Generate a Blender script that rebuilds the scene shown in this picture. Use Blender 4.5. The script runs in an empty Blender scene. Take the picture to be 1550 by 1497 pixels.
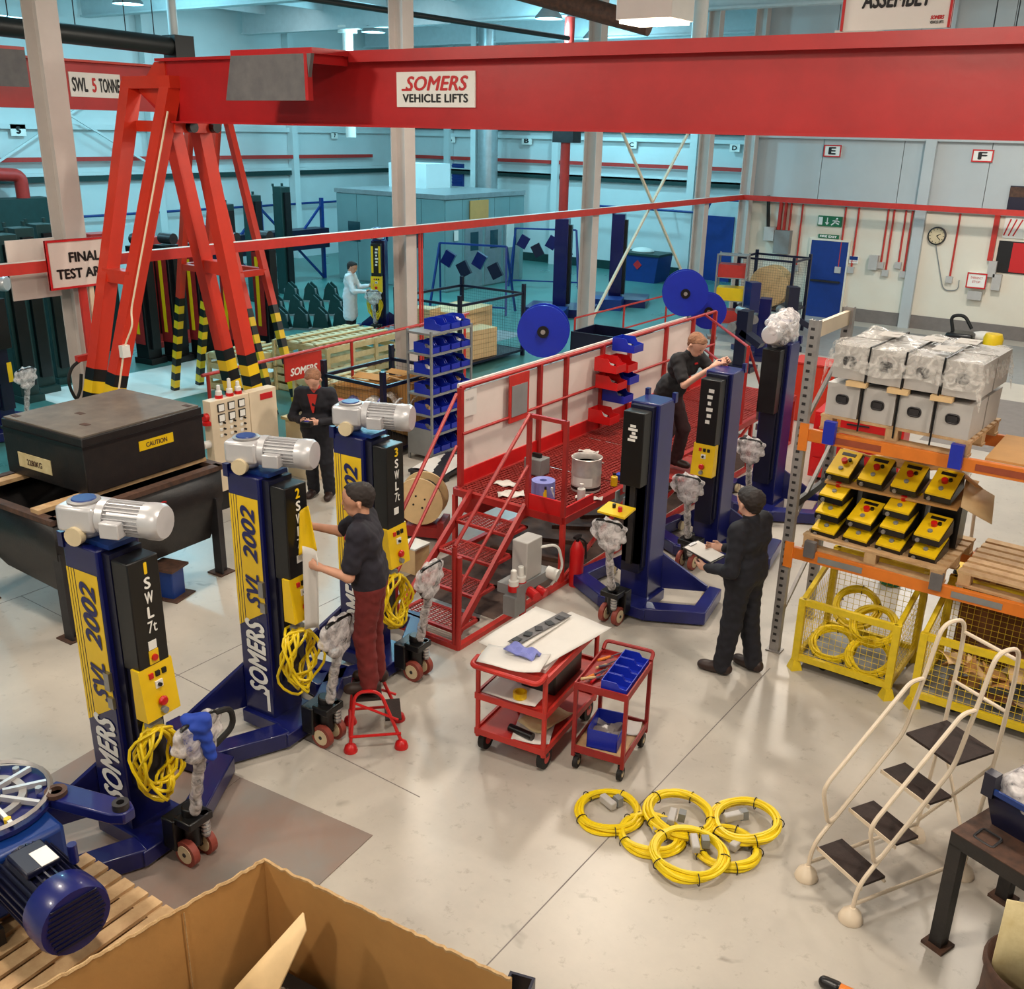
import bpy, math, random
import numpy as np
from mathutils import Vector, Matrix
random.seed(7)
PI = math.pi
scene = bpy.context.scene
COL = scene.collection

# ------------------------------------------------------------------ camera
H = 4.65                                        # the photographer stands on a gallery
YAW, PIT, ROL = [math.radians(a) for a in (35.3814, 20.2452, 1.1927)]
FPX = 1497.5
_f = Vector((-math.sin(YAW)*math.cos(PIT), math.cos(YAW)*math.cos(PIT), -math.sin(PIT)))
_r0 = Vector((math.cos(YAW), math.sin(YAW), 0)); _u0 = _r0.cross(_f)
_r = math.cos(ROL)*_r0 + math.sin(ROL)*_u0
_u = -math.sin(ROL)*_r0 + math.cos(ROL)*_u0
cam_d = bpy.data.cameras.new('camera'); cam = bpy.data.objects.new('camera', cam_d); COL.objects.link(cam)
cam.matrix_world = Matrix(((_r.x, _u.x, -_f.x, 0), (_r.y, _u.y, -_f.y, 0), (_r.z, _u.z, -_f.z, H), (0, 0, 0, 1)))
cam_d.sensor_fit = 'HORIZONTAL'; cam_d.sensor_width = 36.0; cam_d.lens = 36.0*FPX/1550.0
cam_d.clip_start = 0.05; cam_d.clip_end = 200
scene.camera = cam

# ------------------------------------------------------------------ light
world = bpy.data.worlds.new('world'); scene.world = world; world.use_nodes = True
world.node_tree.nodes['Background'].inputs[0].default_value = (0.55, 0.65, 0.7, 1)
world.node_tree.nodes['Background'].inputs[1].default_value = 0.15
scene.view_settings.view_transform = 'Standard'; scene.view_settings.look = 'None'
scene.view_settings.gamma = 1.0; scene.view_settings.use_curve_mapping = False
scene.view_settings.exposure = 0.0
WARM = (1.0, 0.885, 0.745); CYAN = (0.34, 0.82, 1.0); COOL = (1.0, 0.95, 0.87)
P_WARM = 430; P_CYAN = 960
# (x, y, z, colour, power) of the lamps of the near bay and of the test bay; each fixture is built further down
LAMPS = [(-5.42, 10.0, 5.70, WARM, P_WARM), (-1.0, 12.6, 6.1, WARM, P_WARM*.9),
         (-5.4, 16.5, 5.9, WARM, P_WARM*.9), (-4.6, 22.5, 6.2, COOL, P_WARM*1.5), (1.5, 20.0, 6.6, COOL, P_WARM*1.5), (-8.6, 3.2, 6.6, WARM, P_WARM*1.1),
         (-2.6, 3.0, 6.6, WARM, P_WARM*1.1), (2.6, 6.0, 6.6, WARM, P_WARM*1.7), (-9.4, 10.5, 6.6, WARM, P_WARM*.8),
         (-2.2, -2.5, 6.6, WARM, P_WARM*.9), (-7.5, -2.0, 6.6, WARM, P_WARM*1.2),  # the second is an unseen lamp added to light the lift faces
         (-15.5, 9.0, 7.3, CYAN, P_CYAN*.6), (-22.5, 8.0, 7.3, CYAN, P_CYAN), (-16.0, 16.5, 7.3, CYAN, P_CYAN*.8),
         (-23.0, 16.0, 7.3, CYAN, P_CYAN), (-15.5, 23.0, 7.3, CYAN, P_CYAN*.9), (-22.5, 24.0, 7.3, CYAN, P_CYAN),
         (-17.5, 28.5, 7.3, CYAN, P_CYAN*.8)]

# ------------------------------------------------------------------ survey helpers: a point of the photo on a known plane
def ray(x, y): return ((x-775)/FPX)*_r - ((y-748.5)/FPX)*_u + _f
def at(x, y, z=0.0):
    d = ray(x, y); return Vector((0, 0, H)) + d*((z-H)/d.z)
def atX(x, y, X):
    d = ray(x, y); return Vector((0, 0, H)) + d*(X/d.x)
def atY(x, y, Y):
    d = ray(x, y); return Vector((0, 0, H)) + d*(Y/d.y)

# ------------------------------------------------------------------ materials
def lin(c):
    out = []
    for v in c[:3]:
        v = v/255.0
        out.append(v/12.92 if v <= .04045 else ((v+.055)/1.055)**2.4)
    return out
MATS = {}
def mat(name, c, rough=.5, metal=0.0, var=.08, scale=6.0, bump=0.0, bscale=None, c2=None, spec=.5, alpha=1.0, emit=None, coat=0.0):
    m = bpy.data.materials.new(name); m.use_nodes = True; nt = m.node_tree; N = nt.nodes; L = nt.links
    b = N['Principled BSDF']; base = lin(c)
    tc = N.new('ShaderNodeTexCoord'); nz = N.new('ShaderNodeTexNoise')
    nz.inputs['Scale'].default_value = scale; nz.inputs['Detail'].default_value = 6; nz.inputs['Roughness'].default_value = .6
    L.new(tc.outputs['Object'], nz.inputs['Vector'])
    rp = N.new('ShaderNodeValToRGB'); rp.color_ramp.elements[0].position = .3; rp.color_ramp.elements[1].position = .7
    if c2: lo, hi = base, lin(c2)
    else: lo, hi = [max(0, v*(1-var)) for v in base], [min(1, v*(1+var)) for v in base]
    rp.color_ramp.elements[0].color = (*lo, 1); rp.color_ramp.elements[1].color = (*hi, 1)
    L.new(nz.outputs['Fac'], rp.inputs['Fac']); L.new(rp.outputs['Color'], b.inputs['Base Color'])
    b.inputs['Roughness'].default_value = rough; b.inputs['Metallic'].default_value = metal
    b.inputs['Specular IOR Level'].default_value = spec; b.inputs['Coat Weight'].default_value = coat
    if bump:
        n2 = N.new('ShaderNodeTexNoise'); n2.inputs['Scale'].default_value = bscale or scale*6; n2.inputs['Detail'].default_value = 4
        L.new(tc.outputs['Object'], n2.inputs['Vector'])
        bp = N.new('ShaderNodeBump'); bp.inputs['Strength'].default_value = bump; bp.inputs['Distance'].default_value = .02
        L.new(n2.outputs['Fac'], bp.inputs['Height']); L.new(bp.outputs['Normal'], b.inputs['Normal'])
    if alpha < 1: b.inputs['Alpha'].default_value = alpha
    if emit:
        b.inputs['Emission Color'].default_value = (*emit[0], 1); b.inputs['Emission Strength'].default_value = emit[1]
    MATS[name] = m; return m
mat('red', (182, 30, 32), .38, var=.10, scale=3, bump=.04)
mat('platform_red', (164, 36, 32), .45, var=.12, scale=5)
mat('orange_red', (205, 52, 30), .36, var=.08, scale=3, bump=.03)
mat('rail_red', (190, 48, 40), .42, var=.1, scale=8)
mat('dull_red', (150, 32, 30), .5, var=.2, scale=9)
mat('bright_red', (200, 22, 24), .35)
mat('blue', (9, 16, 80), .28, var=.12, scale=4, coat=.25)
mat('bare_blue', (22, 28, 98), .30, var=.10, scale=4, coat=.2)
mat('bin_blue', (22, 44, 170), .35, var=.06)
mat('teal_blue', (10, 50, 120), .4)
mat('door_blue', (16, 52, 128), .45)
mat('navy', (16, 18, 44), .35)
mat('black', (14, 14, 16), .35, var=.2)
mat('black_rubber', (20, 19, 19), .7)
mat('black_paint', (20, 20, 22), .42, var=.35, scale=9, bump=.08, c2=(36, 30, 28))
mat('tank_top', (98, 88, 80), .6, c2=(122, 112, 100), scale=5, bump=.05)
mat('rusty', (58, 40, 32), .7, c2=(92, 62, 46), scale=14, bump=.1)
mat('yellow', (238, 196, 20), .35, var=.05)
mat('cable_yellow', (236, 205, 22), .4, var=.05)
mat('cage_yellow', (220, 190, 30), .45, var=.12, scale=12)
mat('white', (228, 226, 220), .45, var=.03)
mat('print_white', (240, 238, 232), .5, var=.01)
mat('print_black', (12, 12, 14), .5, var=.01)
mat('print_blue', (16, 22, 90), .4, var=.01)
mat('print_red', (200, 28, 32), .5, var=.01)
mat('cream', (226, 208, 180), .45, var=.04)
mat('ladder_cream', (228, 210, 186), .38, var=.04)
mat('panel_white', (226, 214, 206), .5, var=.05, scale=2)
mat('column_paint', (200, 190, 184), .5, var=.05, scale=3)
mat('steel', (150, 150, 152), .32, metal=.9, var=.1)
mat('galv', (158, 154, 152), .42, metal=.5, var=.15, scale=12)
mat('silver_paint', (206, 204, 206), .32, metal=.35, var=.05)
mat('dark_steel', (60, 58, 60), .45, metal=.6, var=.2)
mat('grey_paint', (132, 134, 134), .5, var=.08)
mat('grey_plate', (92, 90, 92), .6, c2=(112, 108, 108), scale=6, bump=.05)
mat('box_grey', (186, 182, 178), .42, var=.05)
mat('rack_orange', (222, 122, 36), .42, var=.08, scale=8)
mat('rack_brown', (150, 70, 42), .5, var=.15, scale=10)
mat('wood', (206, 172, 128), .65, c2=(178, 140, 98), scale=9, bump=.08)
mat('wood_pale', (222, 206, 160), .65, c2=(200, 180, 130), scale=8, bump=.06)
mat('wood_ply', (222, 188, 138), .6, var=.08, scale=6)
mat('cardboard', (196, 146, 84), .75, var=.06, scale=5, bump=.05)
mat('cardboard_edge', (206, 172, 124), .8, c2=(176, 138, 92), scale=40, bump=.3)
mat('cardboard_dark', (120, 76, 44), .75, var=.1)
mat('paper', (218, 213, 207), .7, var=.03)
mat('skin', (206, 150, 122), .5, var=.06, scale=20)
mat('skin_pale', (216, 164, 140), .5, var=.06, scale=20)
mat('hair_dark', (34, 22, 18), .6, var=.3, scale=60, bump=.4)
mat('hair_fair', (142, 96, 66), .6, var=.25, scale=60, bump=.4)
mat('eye', (24, 18, 16), .3)
mat('lip', (150, 84, 76), .5)
mat('shirt_dark', (28, 24, 36), .8, var=.25, scale=10)
mat('shirt_black', (22, 20, 24), .8, var=.25, scale=10)
mat('overall_navy', (18, 18, 28), .8, var=.3, scale=10)
mat('trousers_maroon', (108, 30, 28), .8, var=.2, scale=10)
mat('trousers_plum', (52, 20, 22), .8, var=.2, scale=10)
mat('lab_coat', (226, 228, 232), .7, var=.04)
mat('shoe', (46, 28, 22), .5)
mat('tread', (44, 30, 26), .75, var=.25, scale=30, bump=.2)
mat('wall_white', (226, 218, 202), .6, var=.03, scale=1.5)
mat('clad_grey', (184, 190, 192), .55, var=.04, scale=1.0)
mat('far_wall', (206, 214, 214), .6, var=.04, scale=1.0)
mat('skirting', (120, 112, 108), .6, var=.1)
mat('ceiling_sheet', (176, 186, 190), .6, var=.05, scale=2)
mat('ceiling_steel', (190, 200, 202), .55, var=.05)
mat('heater_black', (20, 26, 26), .45)
mat('duct', (170, 176, 178), .35, metal=.7, var=.1)
mat('booth_panel', (128, 158, 160), .38, metal=.25, var=.06, scale=1)
mat('glass_dark', (40, 70, 78), .12)
mat('green_sign', (20, 110, 70), .5, var=.02)
mat('dark_green', (18, 54, 52), .45, var=.15)
mat('wheel_red', (140, 62, 50), .5)
mat('wheel_cream', (214, 196, 160), .5)
mat('bolt', (200, 200, 200), .3, metal=.8)
mat('pit_plate', (136, 132, 126), .42, metal=.15, c2=(150, 124, 112), scale=1.6, bump=.05)
mat('cloth_blue', (30, 66, 170), .7)
mat('tank_drum', (176, 172, 170), .35, metal=.3, c2=(206, 196, 188), scale=10)
mat('lid_green', (20, 110, 60), .5)
mat('roll_blue', (132, 138, 206), .7)
mat('mesh_red', (146, 40, 34), .55, var=.2, scale=14)
mat('shade_brown', (62, 46, 40), .8, c2=(92, 72, 62), scale=6)

def lamp_mat(name, col, s):
    m = bpy.data.materials.new(name); m.use_nodes = True; b = m.node_tree.nodes['Principled BSDF']
    b.inputs['Base Color'].default_value = (.9, .9, .9, 1); b.inputs['Emission Color'].default_value = (*col, 1); b.inputs['Emission Strength'].default_value = s
    MATS[name] = m
lamp_mat('glow_warm', (1.0, .86, .66), 9); lamp_mat('glow_cool', (.72, .98, 1.0), 7); lamp_mat('glow_sky', (.8, .95, 1.0), 4)

def plastic(name, tint, fac):
    m = bpy.data.materials.new(name); m.use_nodes = True; nt = m.node_tree; N = nt.nodes; L = nt.links
    b = N['Principled BSDF']; out = N['Material Output']
    b.inputs['Base Color'].default_value = (*lin(tint), 1); b.inputs['Roughness'].default_value = .22
    tr = N.new('ShaderNodeBsdfTransparent'); mx = N.new('ShaderNodeMixShader')
    nz = N.new('ShaderNodeTexNoise'); nz.inputs['Scale'].default_value = 15; nz.inputs['Detail'].default_value = 4; nz.inputs['Distortion'].default_value = 1.0
    tc = N.new('ShaderNodeTexCoord'); L.new(tc.outputs['Object'], nz.inputs['Vector'])
    mr = N.new('ShaderNodeMapRange'); mr.inputs[1].default_value = .35; mr.inputs[2].default_value = .65
    mr.inputs[3].default_value = max(0, fac-.28); mr.inputs[4].default_value = min(1, fac+.28)
    L.new(nz.outputs['Fac'], mr.inputs[0]); L.new(mr.outputs[0], mx.inputs[0])
    bp = N.new('ShaderNodeBump'); bp.inputs['Strength'].default_value = .35; bp.inputs['Distance'].default_value = .02
    L.new(nz.outputs['Fac'], bp.inputs['Height']); L.new(bp.outputs['Normal'], b.inputs['Normal'])
    L.new(tr.outputs[0], mx.inputs[1]); L.new(b.outputs[0], mx.inputs[2]); L.new(mx.outputs[0], out.inputs[0])
    MATS[name] = m
plastic('wrap', (236, 230, 230), .5); plastic('film', (242, 238, 232), .32)

def floor_mat(name, a, bcol, joint, rlo, rhi):
    m = bpy.data.materials.new(name); m.use_nodes = True; nt = m.node_tree; N = nt.nodes; L = nt.links; b = N['Principled BSDF']
    tc = N.new('ShaderNodeTexCoord')
    n1 = N.new('ShaderNodeTexNoise'); n1.inputs['Scale'].default_value = .55; n1.inputs['Detail'].default_value = 8; n1.inputs['Roughness'].default_value = .65
    n2 = N.new('ShaderNodeTexNoise'); n2.inputs['Scale'].default_value = 9; n2.inputs['Detail'].default_value = 8; n2.inputs['Roughness'].default_value = .7
    n3 = N.new('ShaderNodeTexNoise'); n3.inputs['Scale'].default_value = 3.1; n3.inputs['Detail'].default_value = 3; n3.inputs['Distortion'].default_value = .8
    for n in (n1, n2, n3): L.new(tc.outputs['Object'], n.inputs['Vector'])
    r1 = N.new('ShaderNodeValToRGB'); r1.color_ramp.elements[0].position = .32; r1.color_ramp.elements[1].position = .68
    r1.color_ramp.elements[0].color = (*lin(a), 1); r1.color_ramp.elements[1].color = (*lin(bcol), 1)
    L.new(n1.outputs['Fac'], r1.inputs[0])
    r2 = N.new('ShaderNodeValToRGB'); r2.color_ramp.elements[0].position = .30; r2.color_ramp.elements[1].position = .42
    r2.color_ramp.elements[0].color = (.72, .70, .68, 1); r2.color_ramp.elements[1].color = (1, 1, 1, 1)
    L.new(n2.outputs['Fac'], r2.inputs[0])
    r3 = N.new('ShaderNodeValToRGB'); r3.color_ramp.elements[0].position = .22; r3.color_ramp.elements[1].position = .30
    r3.color_ramp.elements[0].color = (.6, .58, .56, 1); r3.color_ramp.elements[1].color = (1, 1, 1, 1)
    L.new(n3.outputs['Fac'], r3.inputs[0])
    m1 = N.new('ShaderNodeMix'); m1.data_type = 'RGBA'; m1.blend_type = 'MULTIPLY'; m1.inputs[0].default_value = 1
    m2 = N.new('ShaderNodeMix'); m2.data_type = 'RGBA'; m2.blend_type = 'MULTIPLY'; m2.inputs[0].default_value = 1
    L.new(r1.outputs[0], m1.inputs[6]); L.new(r2.outputs[0], m1.inputs[7]); L.new(m1.outputs[2], m2.inputs[6]); L.new(r3.outputs[0], m2.inputs[7])
    L.new(m2.outputs[2], b.inputs['Base Color'])
    mr = N.new('ShaderNodeMapRange'); mr.inputs[3].default_value = rlo; mr.inputs[4].default_value = rhi
    L.new(n1.outputs['Fac'], mr.inputs[0]); L.new(mr.outputs[0], b.inputs['Roughness'])
    bp = N.new('ShaderNodeBump'); bp.inputs['Strength'].default_value = .05; bp.inputs['Distance'].default_value = .01
    L.new(n2.outputs['Fac'], bp.inputs['Height']); L.new(bp.outputs['Normal'], b.inputs['Normal'])
    MATS[name] = m
floor_mat('floor_cream', (170, 164, 156), (196, 188, 176), 0, .22, .42)
floor_mat('floor_green', (64, 116, 112), (84, 136, 130), 0, .2, .4)

# ------------------------------------------------------------------ mesh helpers
def M(m): return MATS[m] if isinstance(m, str) else m
class MB:
    def __init__(s): s.v = []; s.f = []
    def add(s, vs, fs):
        o = len(s.v); s.v += [tuple(v) for v in vs]; s.f += [tuple(i+o for i in f) for f in fs]; return s
    def box(s, c, d, rz=0, rx=0, ry=0):
        a, b, e = d[0]/2, d[1]/2, d[2]/2
        R = Matrix.Rotation(rz, 3, 'Z') @ Matrix.Rotation(ry, 3, 'Y') @ Matrix.Rotation(rx, 3, 'X'); c = Vector(c)
        vs = [c + R @ Vector((x*a, y*b, z*e)) for z in (-1, 1) for y in (-1, 1) for x in (-1, 1)]
        return s.add(vs, [(0, 2, 3, 1), (4, 5, 7, 6), (0, 1, 5, 4), (2, 6, 7, 3), (0, 4, 6, 2), (1, 3, 7, 5)])
    def b2(s, lo, hi): return s.box([(lo[i]+hi[i])/2 for i in range(3)], [abs(hi[i]-lo[i]) for i in range(3)])
    def bar(s, p, q, w, h, up=(0, 0, 1)):
        p, q = Vector(p), Vector(q); z = (q-p).normalized(); u = Vector(up)
        if abs(z.dot(u)) > .98: u = Vector((1, 0, 0))
        x = u.cross(z).normalized(); y = z.cross(x)
        vs = [c + x*(sx*w/2) + y*(sy*h/2) for c in (p, q) for sy in (-1, 1) for sx in (-1, 1)]
        return s.add(vs, [(0, 2, 3, 1), (4, 5, 7, 6), (0, 1, 5, 4), (2, 6, 7, 3), (0, 4, 6, 2), (1, 3, 7, 5)])
    def cyl(s, p, q, r, n=14, r2=None, caps=True):
        p, q = Vector(p), Vector(q); z = (q-p).normalized(); u = Vector((0, 0, 1)) if abs(z.z) < .9 else Vector((1, 0, 0))
        x = u.cross(z).normalized(); y = z.cross(x); r2 = r if r2 is None else r2
        vs = [c + (x*math.cos(2*PI*i/n) + y*math.sin(2*PI*i/n))*rr for c, rr in ((p, r), (q, r2)) for i in range(n)]
        fs = [(i, (i+1) % n, n+(i+1) % n, n+i) for i in range(n)]
        if caps: fs += [tuple(range(n-1, -1, -1)), tuple(range(n, 2*n))]
        return s.add(vs, fs)
    def tube(s, pts, r, n=8, closed=False):
        P = [Vector(p) for p in pts]; m = len(P); rings = []; prev = None
        for i in range(m):
            a = P[(i-1) % m] if (closed or i > 0) else P[i]; b = P[(i+1) % m] if (closed or i < m-1) else P[i]
            t = (b-a).normalized()
            if prev is None:
                u = Vector((0, 0, 1)) if abs(t.z) < .9 else Vector((1, 0, 0)); x = u.cross(t).normalized()
            else:
                x = prev - t*prev.dot(t)
                x = x.normalized() if x.length > 1e-6 else Vector((1, 0, 0)).cross(t).normalized()
            prev = x; y = t.cross(x)
            rings.append([P[i] + (x*math.cos(2*PI*k/n) + y*math.sin(2*PI*k/n))*r for k in range(n)])
        vs = [v for R in rings for v in R]; fs = []
        for i in range(m if closed else m-1):
            j = (i+1) % m
            fs += [(i*n+k, i*n+(k+1) % n, j*n+(k+1) % n, j*n+k) for k in range(n)]
        if not closed: fs += [tuple(range(n-1, -1, -1)), tuple((m-1)*n+k for k in range(n))]
        return s.add(vs, fs)
    def ext(s, poly, axis, a0, a1):
        n = len(poly)
        def P(p, a): return {'x': (a, p[0], p[1]), 'y': (p[0], a, p[1]), 'z': (p[0], p[1], a)}[axis]
        vs = [P(p, a0) for p in poly] + [P(p, a1) for p in poly]
        fs = [(i, (i+1) % n, n+(i+1) % n, n+i) for i in range(n)] + [tuple(range(n-1, -1, -1)), tuple(range(n, 2*n))]
        return s.add(vs, fs)
    def lathe(s, prof, n=20, c=(0, 0, 0), axis='z'):
        vs = []
        for r, z in prof:
            for i in range(n):
                a = 2*PI*i/n; p = (r*math.cos(a), r*math.sin(a), z)
                if axis == 'x': p = (p[2], p[0], p[1])
                if axis == 'y': p = (p[0], p[2], p[1])
                vs.append((c[0]+p[0], c[1]+p[1], c[2]+p[2]))
        fs = [(k*n+i, k*n+(i+1) % n, (k+1)*n+(i+1) % n, (k+1)*n+i) for k in range(len(prof)-1) for i in range(n)]
        shut = tuple(prof[0]) == tuple(prof[-1])                      # a closed ring needs no caps
        if not shut and prof[0][0] > 1e-4: fs.append(tuple(range(n-1, -1, -1)))
        if not shut and prof[-1][0] > 1e-4: fs.append(tuple((len(prof)-1)*n+i for i in range(n)))
        return s.add(vs, fs)
    def ball(s, c, r, n=12):
        r = (r, r, r) if not hasattr(r, '__len__') else r
        pr = [(math.sin(PI*k/8), -math.cos(PI*k/8)) for k in range(9)]
        vs = [(c[0]+r[0]*q*math.cos(2*PI*i/n), c[1]+r[1]*q*math.sin(2*PI*i/n), c[2]+r[2]*z) for q, z in pr for i in range(n)]
        return s.add(vs, [(k*n+i, k*n+(i+1) % n, (k+1)*n+(i+1) % n, (k+1)*n+i) for k in range(8) for i in range(n)])
    def sheet(s, fn, nu, nv):
        vs = [fn(i/nu, j/nv) for j in range(nv+1) for i in range(nu+1)]
        return s.add(vs, [(j*(nu+1)+i, j*(nu+1)+i+1, (j+1)*(nu+1)+i+1, (j+1)*(nu+1)+i) for j in range(nv) for i in range(nu)])
    def mesh(s, name, m, ang=38):
        me = bpy.data.meshes.new(name); me.from_pydata(s.v, [], s.f)
        me.polygons.foreach_set('use_smooth', [True]*len(me.polygons)); me.set_sharp_from_angle(angle=math.radians(ang))
        me.materials.append(M(m)); me.update(); return me
    def build(s, name, m, parent=None, bev=0, solid=0, loc=None, ang=38):
        o = bpy.data.objects.new(name, s.mesh(name, m, ang)); COL.objects.link(o)
        if parent: o.parent = parent
        if loc: o.location = loc
        if solid:
            k = o.modifiers.new('thickness', 'SOLIDIFY'); k.thickness = solid; k.offset = 0
        if bev:
            k = o.modifiers.new('bevel', 'BEVEL'); k.width = bev; k.segments = 2; k.limit_method = 'ANGLE'
        return o
def tag(o, label, cat, group=None):
    o['label'] = label; o['category'] = cat
    if group: o['group'] = group
    return o
def T(name, label, cat, loc=(0, 0, 0), rz=0, group=None):
    o = bpy.data.objects.new(name, None); o.empty_display_size = .2; COL.objects.link(o)
    o.location = loc; o.rotation_euler = (0, 0, rz); return tag(o, label, cat, group)
def S(o): o['kind'] = 'structure'; return o
def part(o, label): o['label'] = label; return o
def inst(src, name, parent, loc=(0, 0, 0), rz=0, rot=None):
    o = bpy.data.objects.new(name, src.data if hasattr(src, 'data') else src); COL.objects.link(o); o.parent = parent
    o.location = loc; o.rotation_euler = rot if rot else (0, 0, rz); return o
def copy_tree(o, parent=None):
    c = o.copy(); COL.objects.link(c); c.parent = parent
    for ch in list(o.children): copy_tree(ch, c)
    return c
def text(parent, body, m, o, xd, yd, w, h, bold=.0, shear=0.0, name='lettering', space=1.0, off=.003):
    cu = bpy.data.curves.new('txt', 'FONT'); cu.body = body; cu.size = 1; cu.shear = shear
    cu.align_x = 'LEFT'; cu.space_character = space; cu.resolution_u = 3; cu.fill_mode = 'FRONT'
    ob = bpy.data.objects.new('txt', cu); COL.objects.link(ob)
    dg = bpy.context.evaluated_depsgraph_get(); me = bpy.data.meshes.new_from_object(ob.evaluated_get(dg))
    bpy.data.objects.remove(ob); bpy.data.curves.remove(cu)
    n = len(me.vertices); co = np.zeros(n*3); me.vertices.foreach_get('co', co); co = co.reshape(-1, 3)
    lo = co.min(0); sz = co.max(0)-lo; xd, yd, o = Vector(xd).normalized(), Vector(yd).normalized(), Vector(o); nn = xd.cross(yd)
    fs = [tuple(p.vertices) for p in me.polygons]; bpy.data.meshes.remove(me); g2 = bold*2.8; vs, ff = [], []
    sh_ = [(0, 0)] if not bold else [(-g2, 0), (g2, 0), (0, g2*.7), (0, -g2*.7)]
    for k, (dx, dy) in enumerate(sh_):                                # a heavier stroke: the outline set a little off to each side
        b0 = len(vs)
        for c in co:
            a = (c[0]+dx-lo[0]+g2)/(sz[0]+2*g2)*w; b = (c[1]+dy-lo[1]+g2*.7)/(sz[1]+1.4*g2)*h; vs.append(tuple(o + xd*a + yd*b + nn*(off+.0003*k)))
        ff += [tuple(i+b0 for i in f) for f in fs]
    me = bpy.data.meshes.new(name); me.from_pydata(vs, [], ff); me.materials.append(M(m)); me.update()
    t = bpy.data.objects.new(name, me); COL.objects.link(t)
    if parent: t.parent = parent
    return t
def arc(c, r, a0, a1, n, ax=(1, 0, 0), ay=(0, 0, 1)):
    c, ax, ay = Vector(c), Vector(ax), Vector(ay)
    return [c + ax*(r*math.cos(a0+(a1-a0)*i/n)) + ay*(r*math.sin(a0+(a1-a0)*i/n)) for i in range(n+1)]
def rounded(pts, r=.05, n=5, closed=False):
    P = [Vector(p) for p in pts]; out = []; m = len(P)
    for i in range(m):
        if not closed and i in (0, m-1): out.append(P[i]); continue
        a, b, c = P[i-1], P[i], P[(i+1) % m]; u = (a-b); v = (c-b); rr = min(r, u.length*.45, v.length*.45)
        p0, p1 = b+u.normalized()*rr, b+v.normalized()*rr
        for k in range(n+1):
            t = k/n; out.append(p0*(1-t)**2 + b*(2*t*(1-t)) + p1*t*t)
    return out

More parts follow.
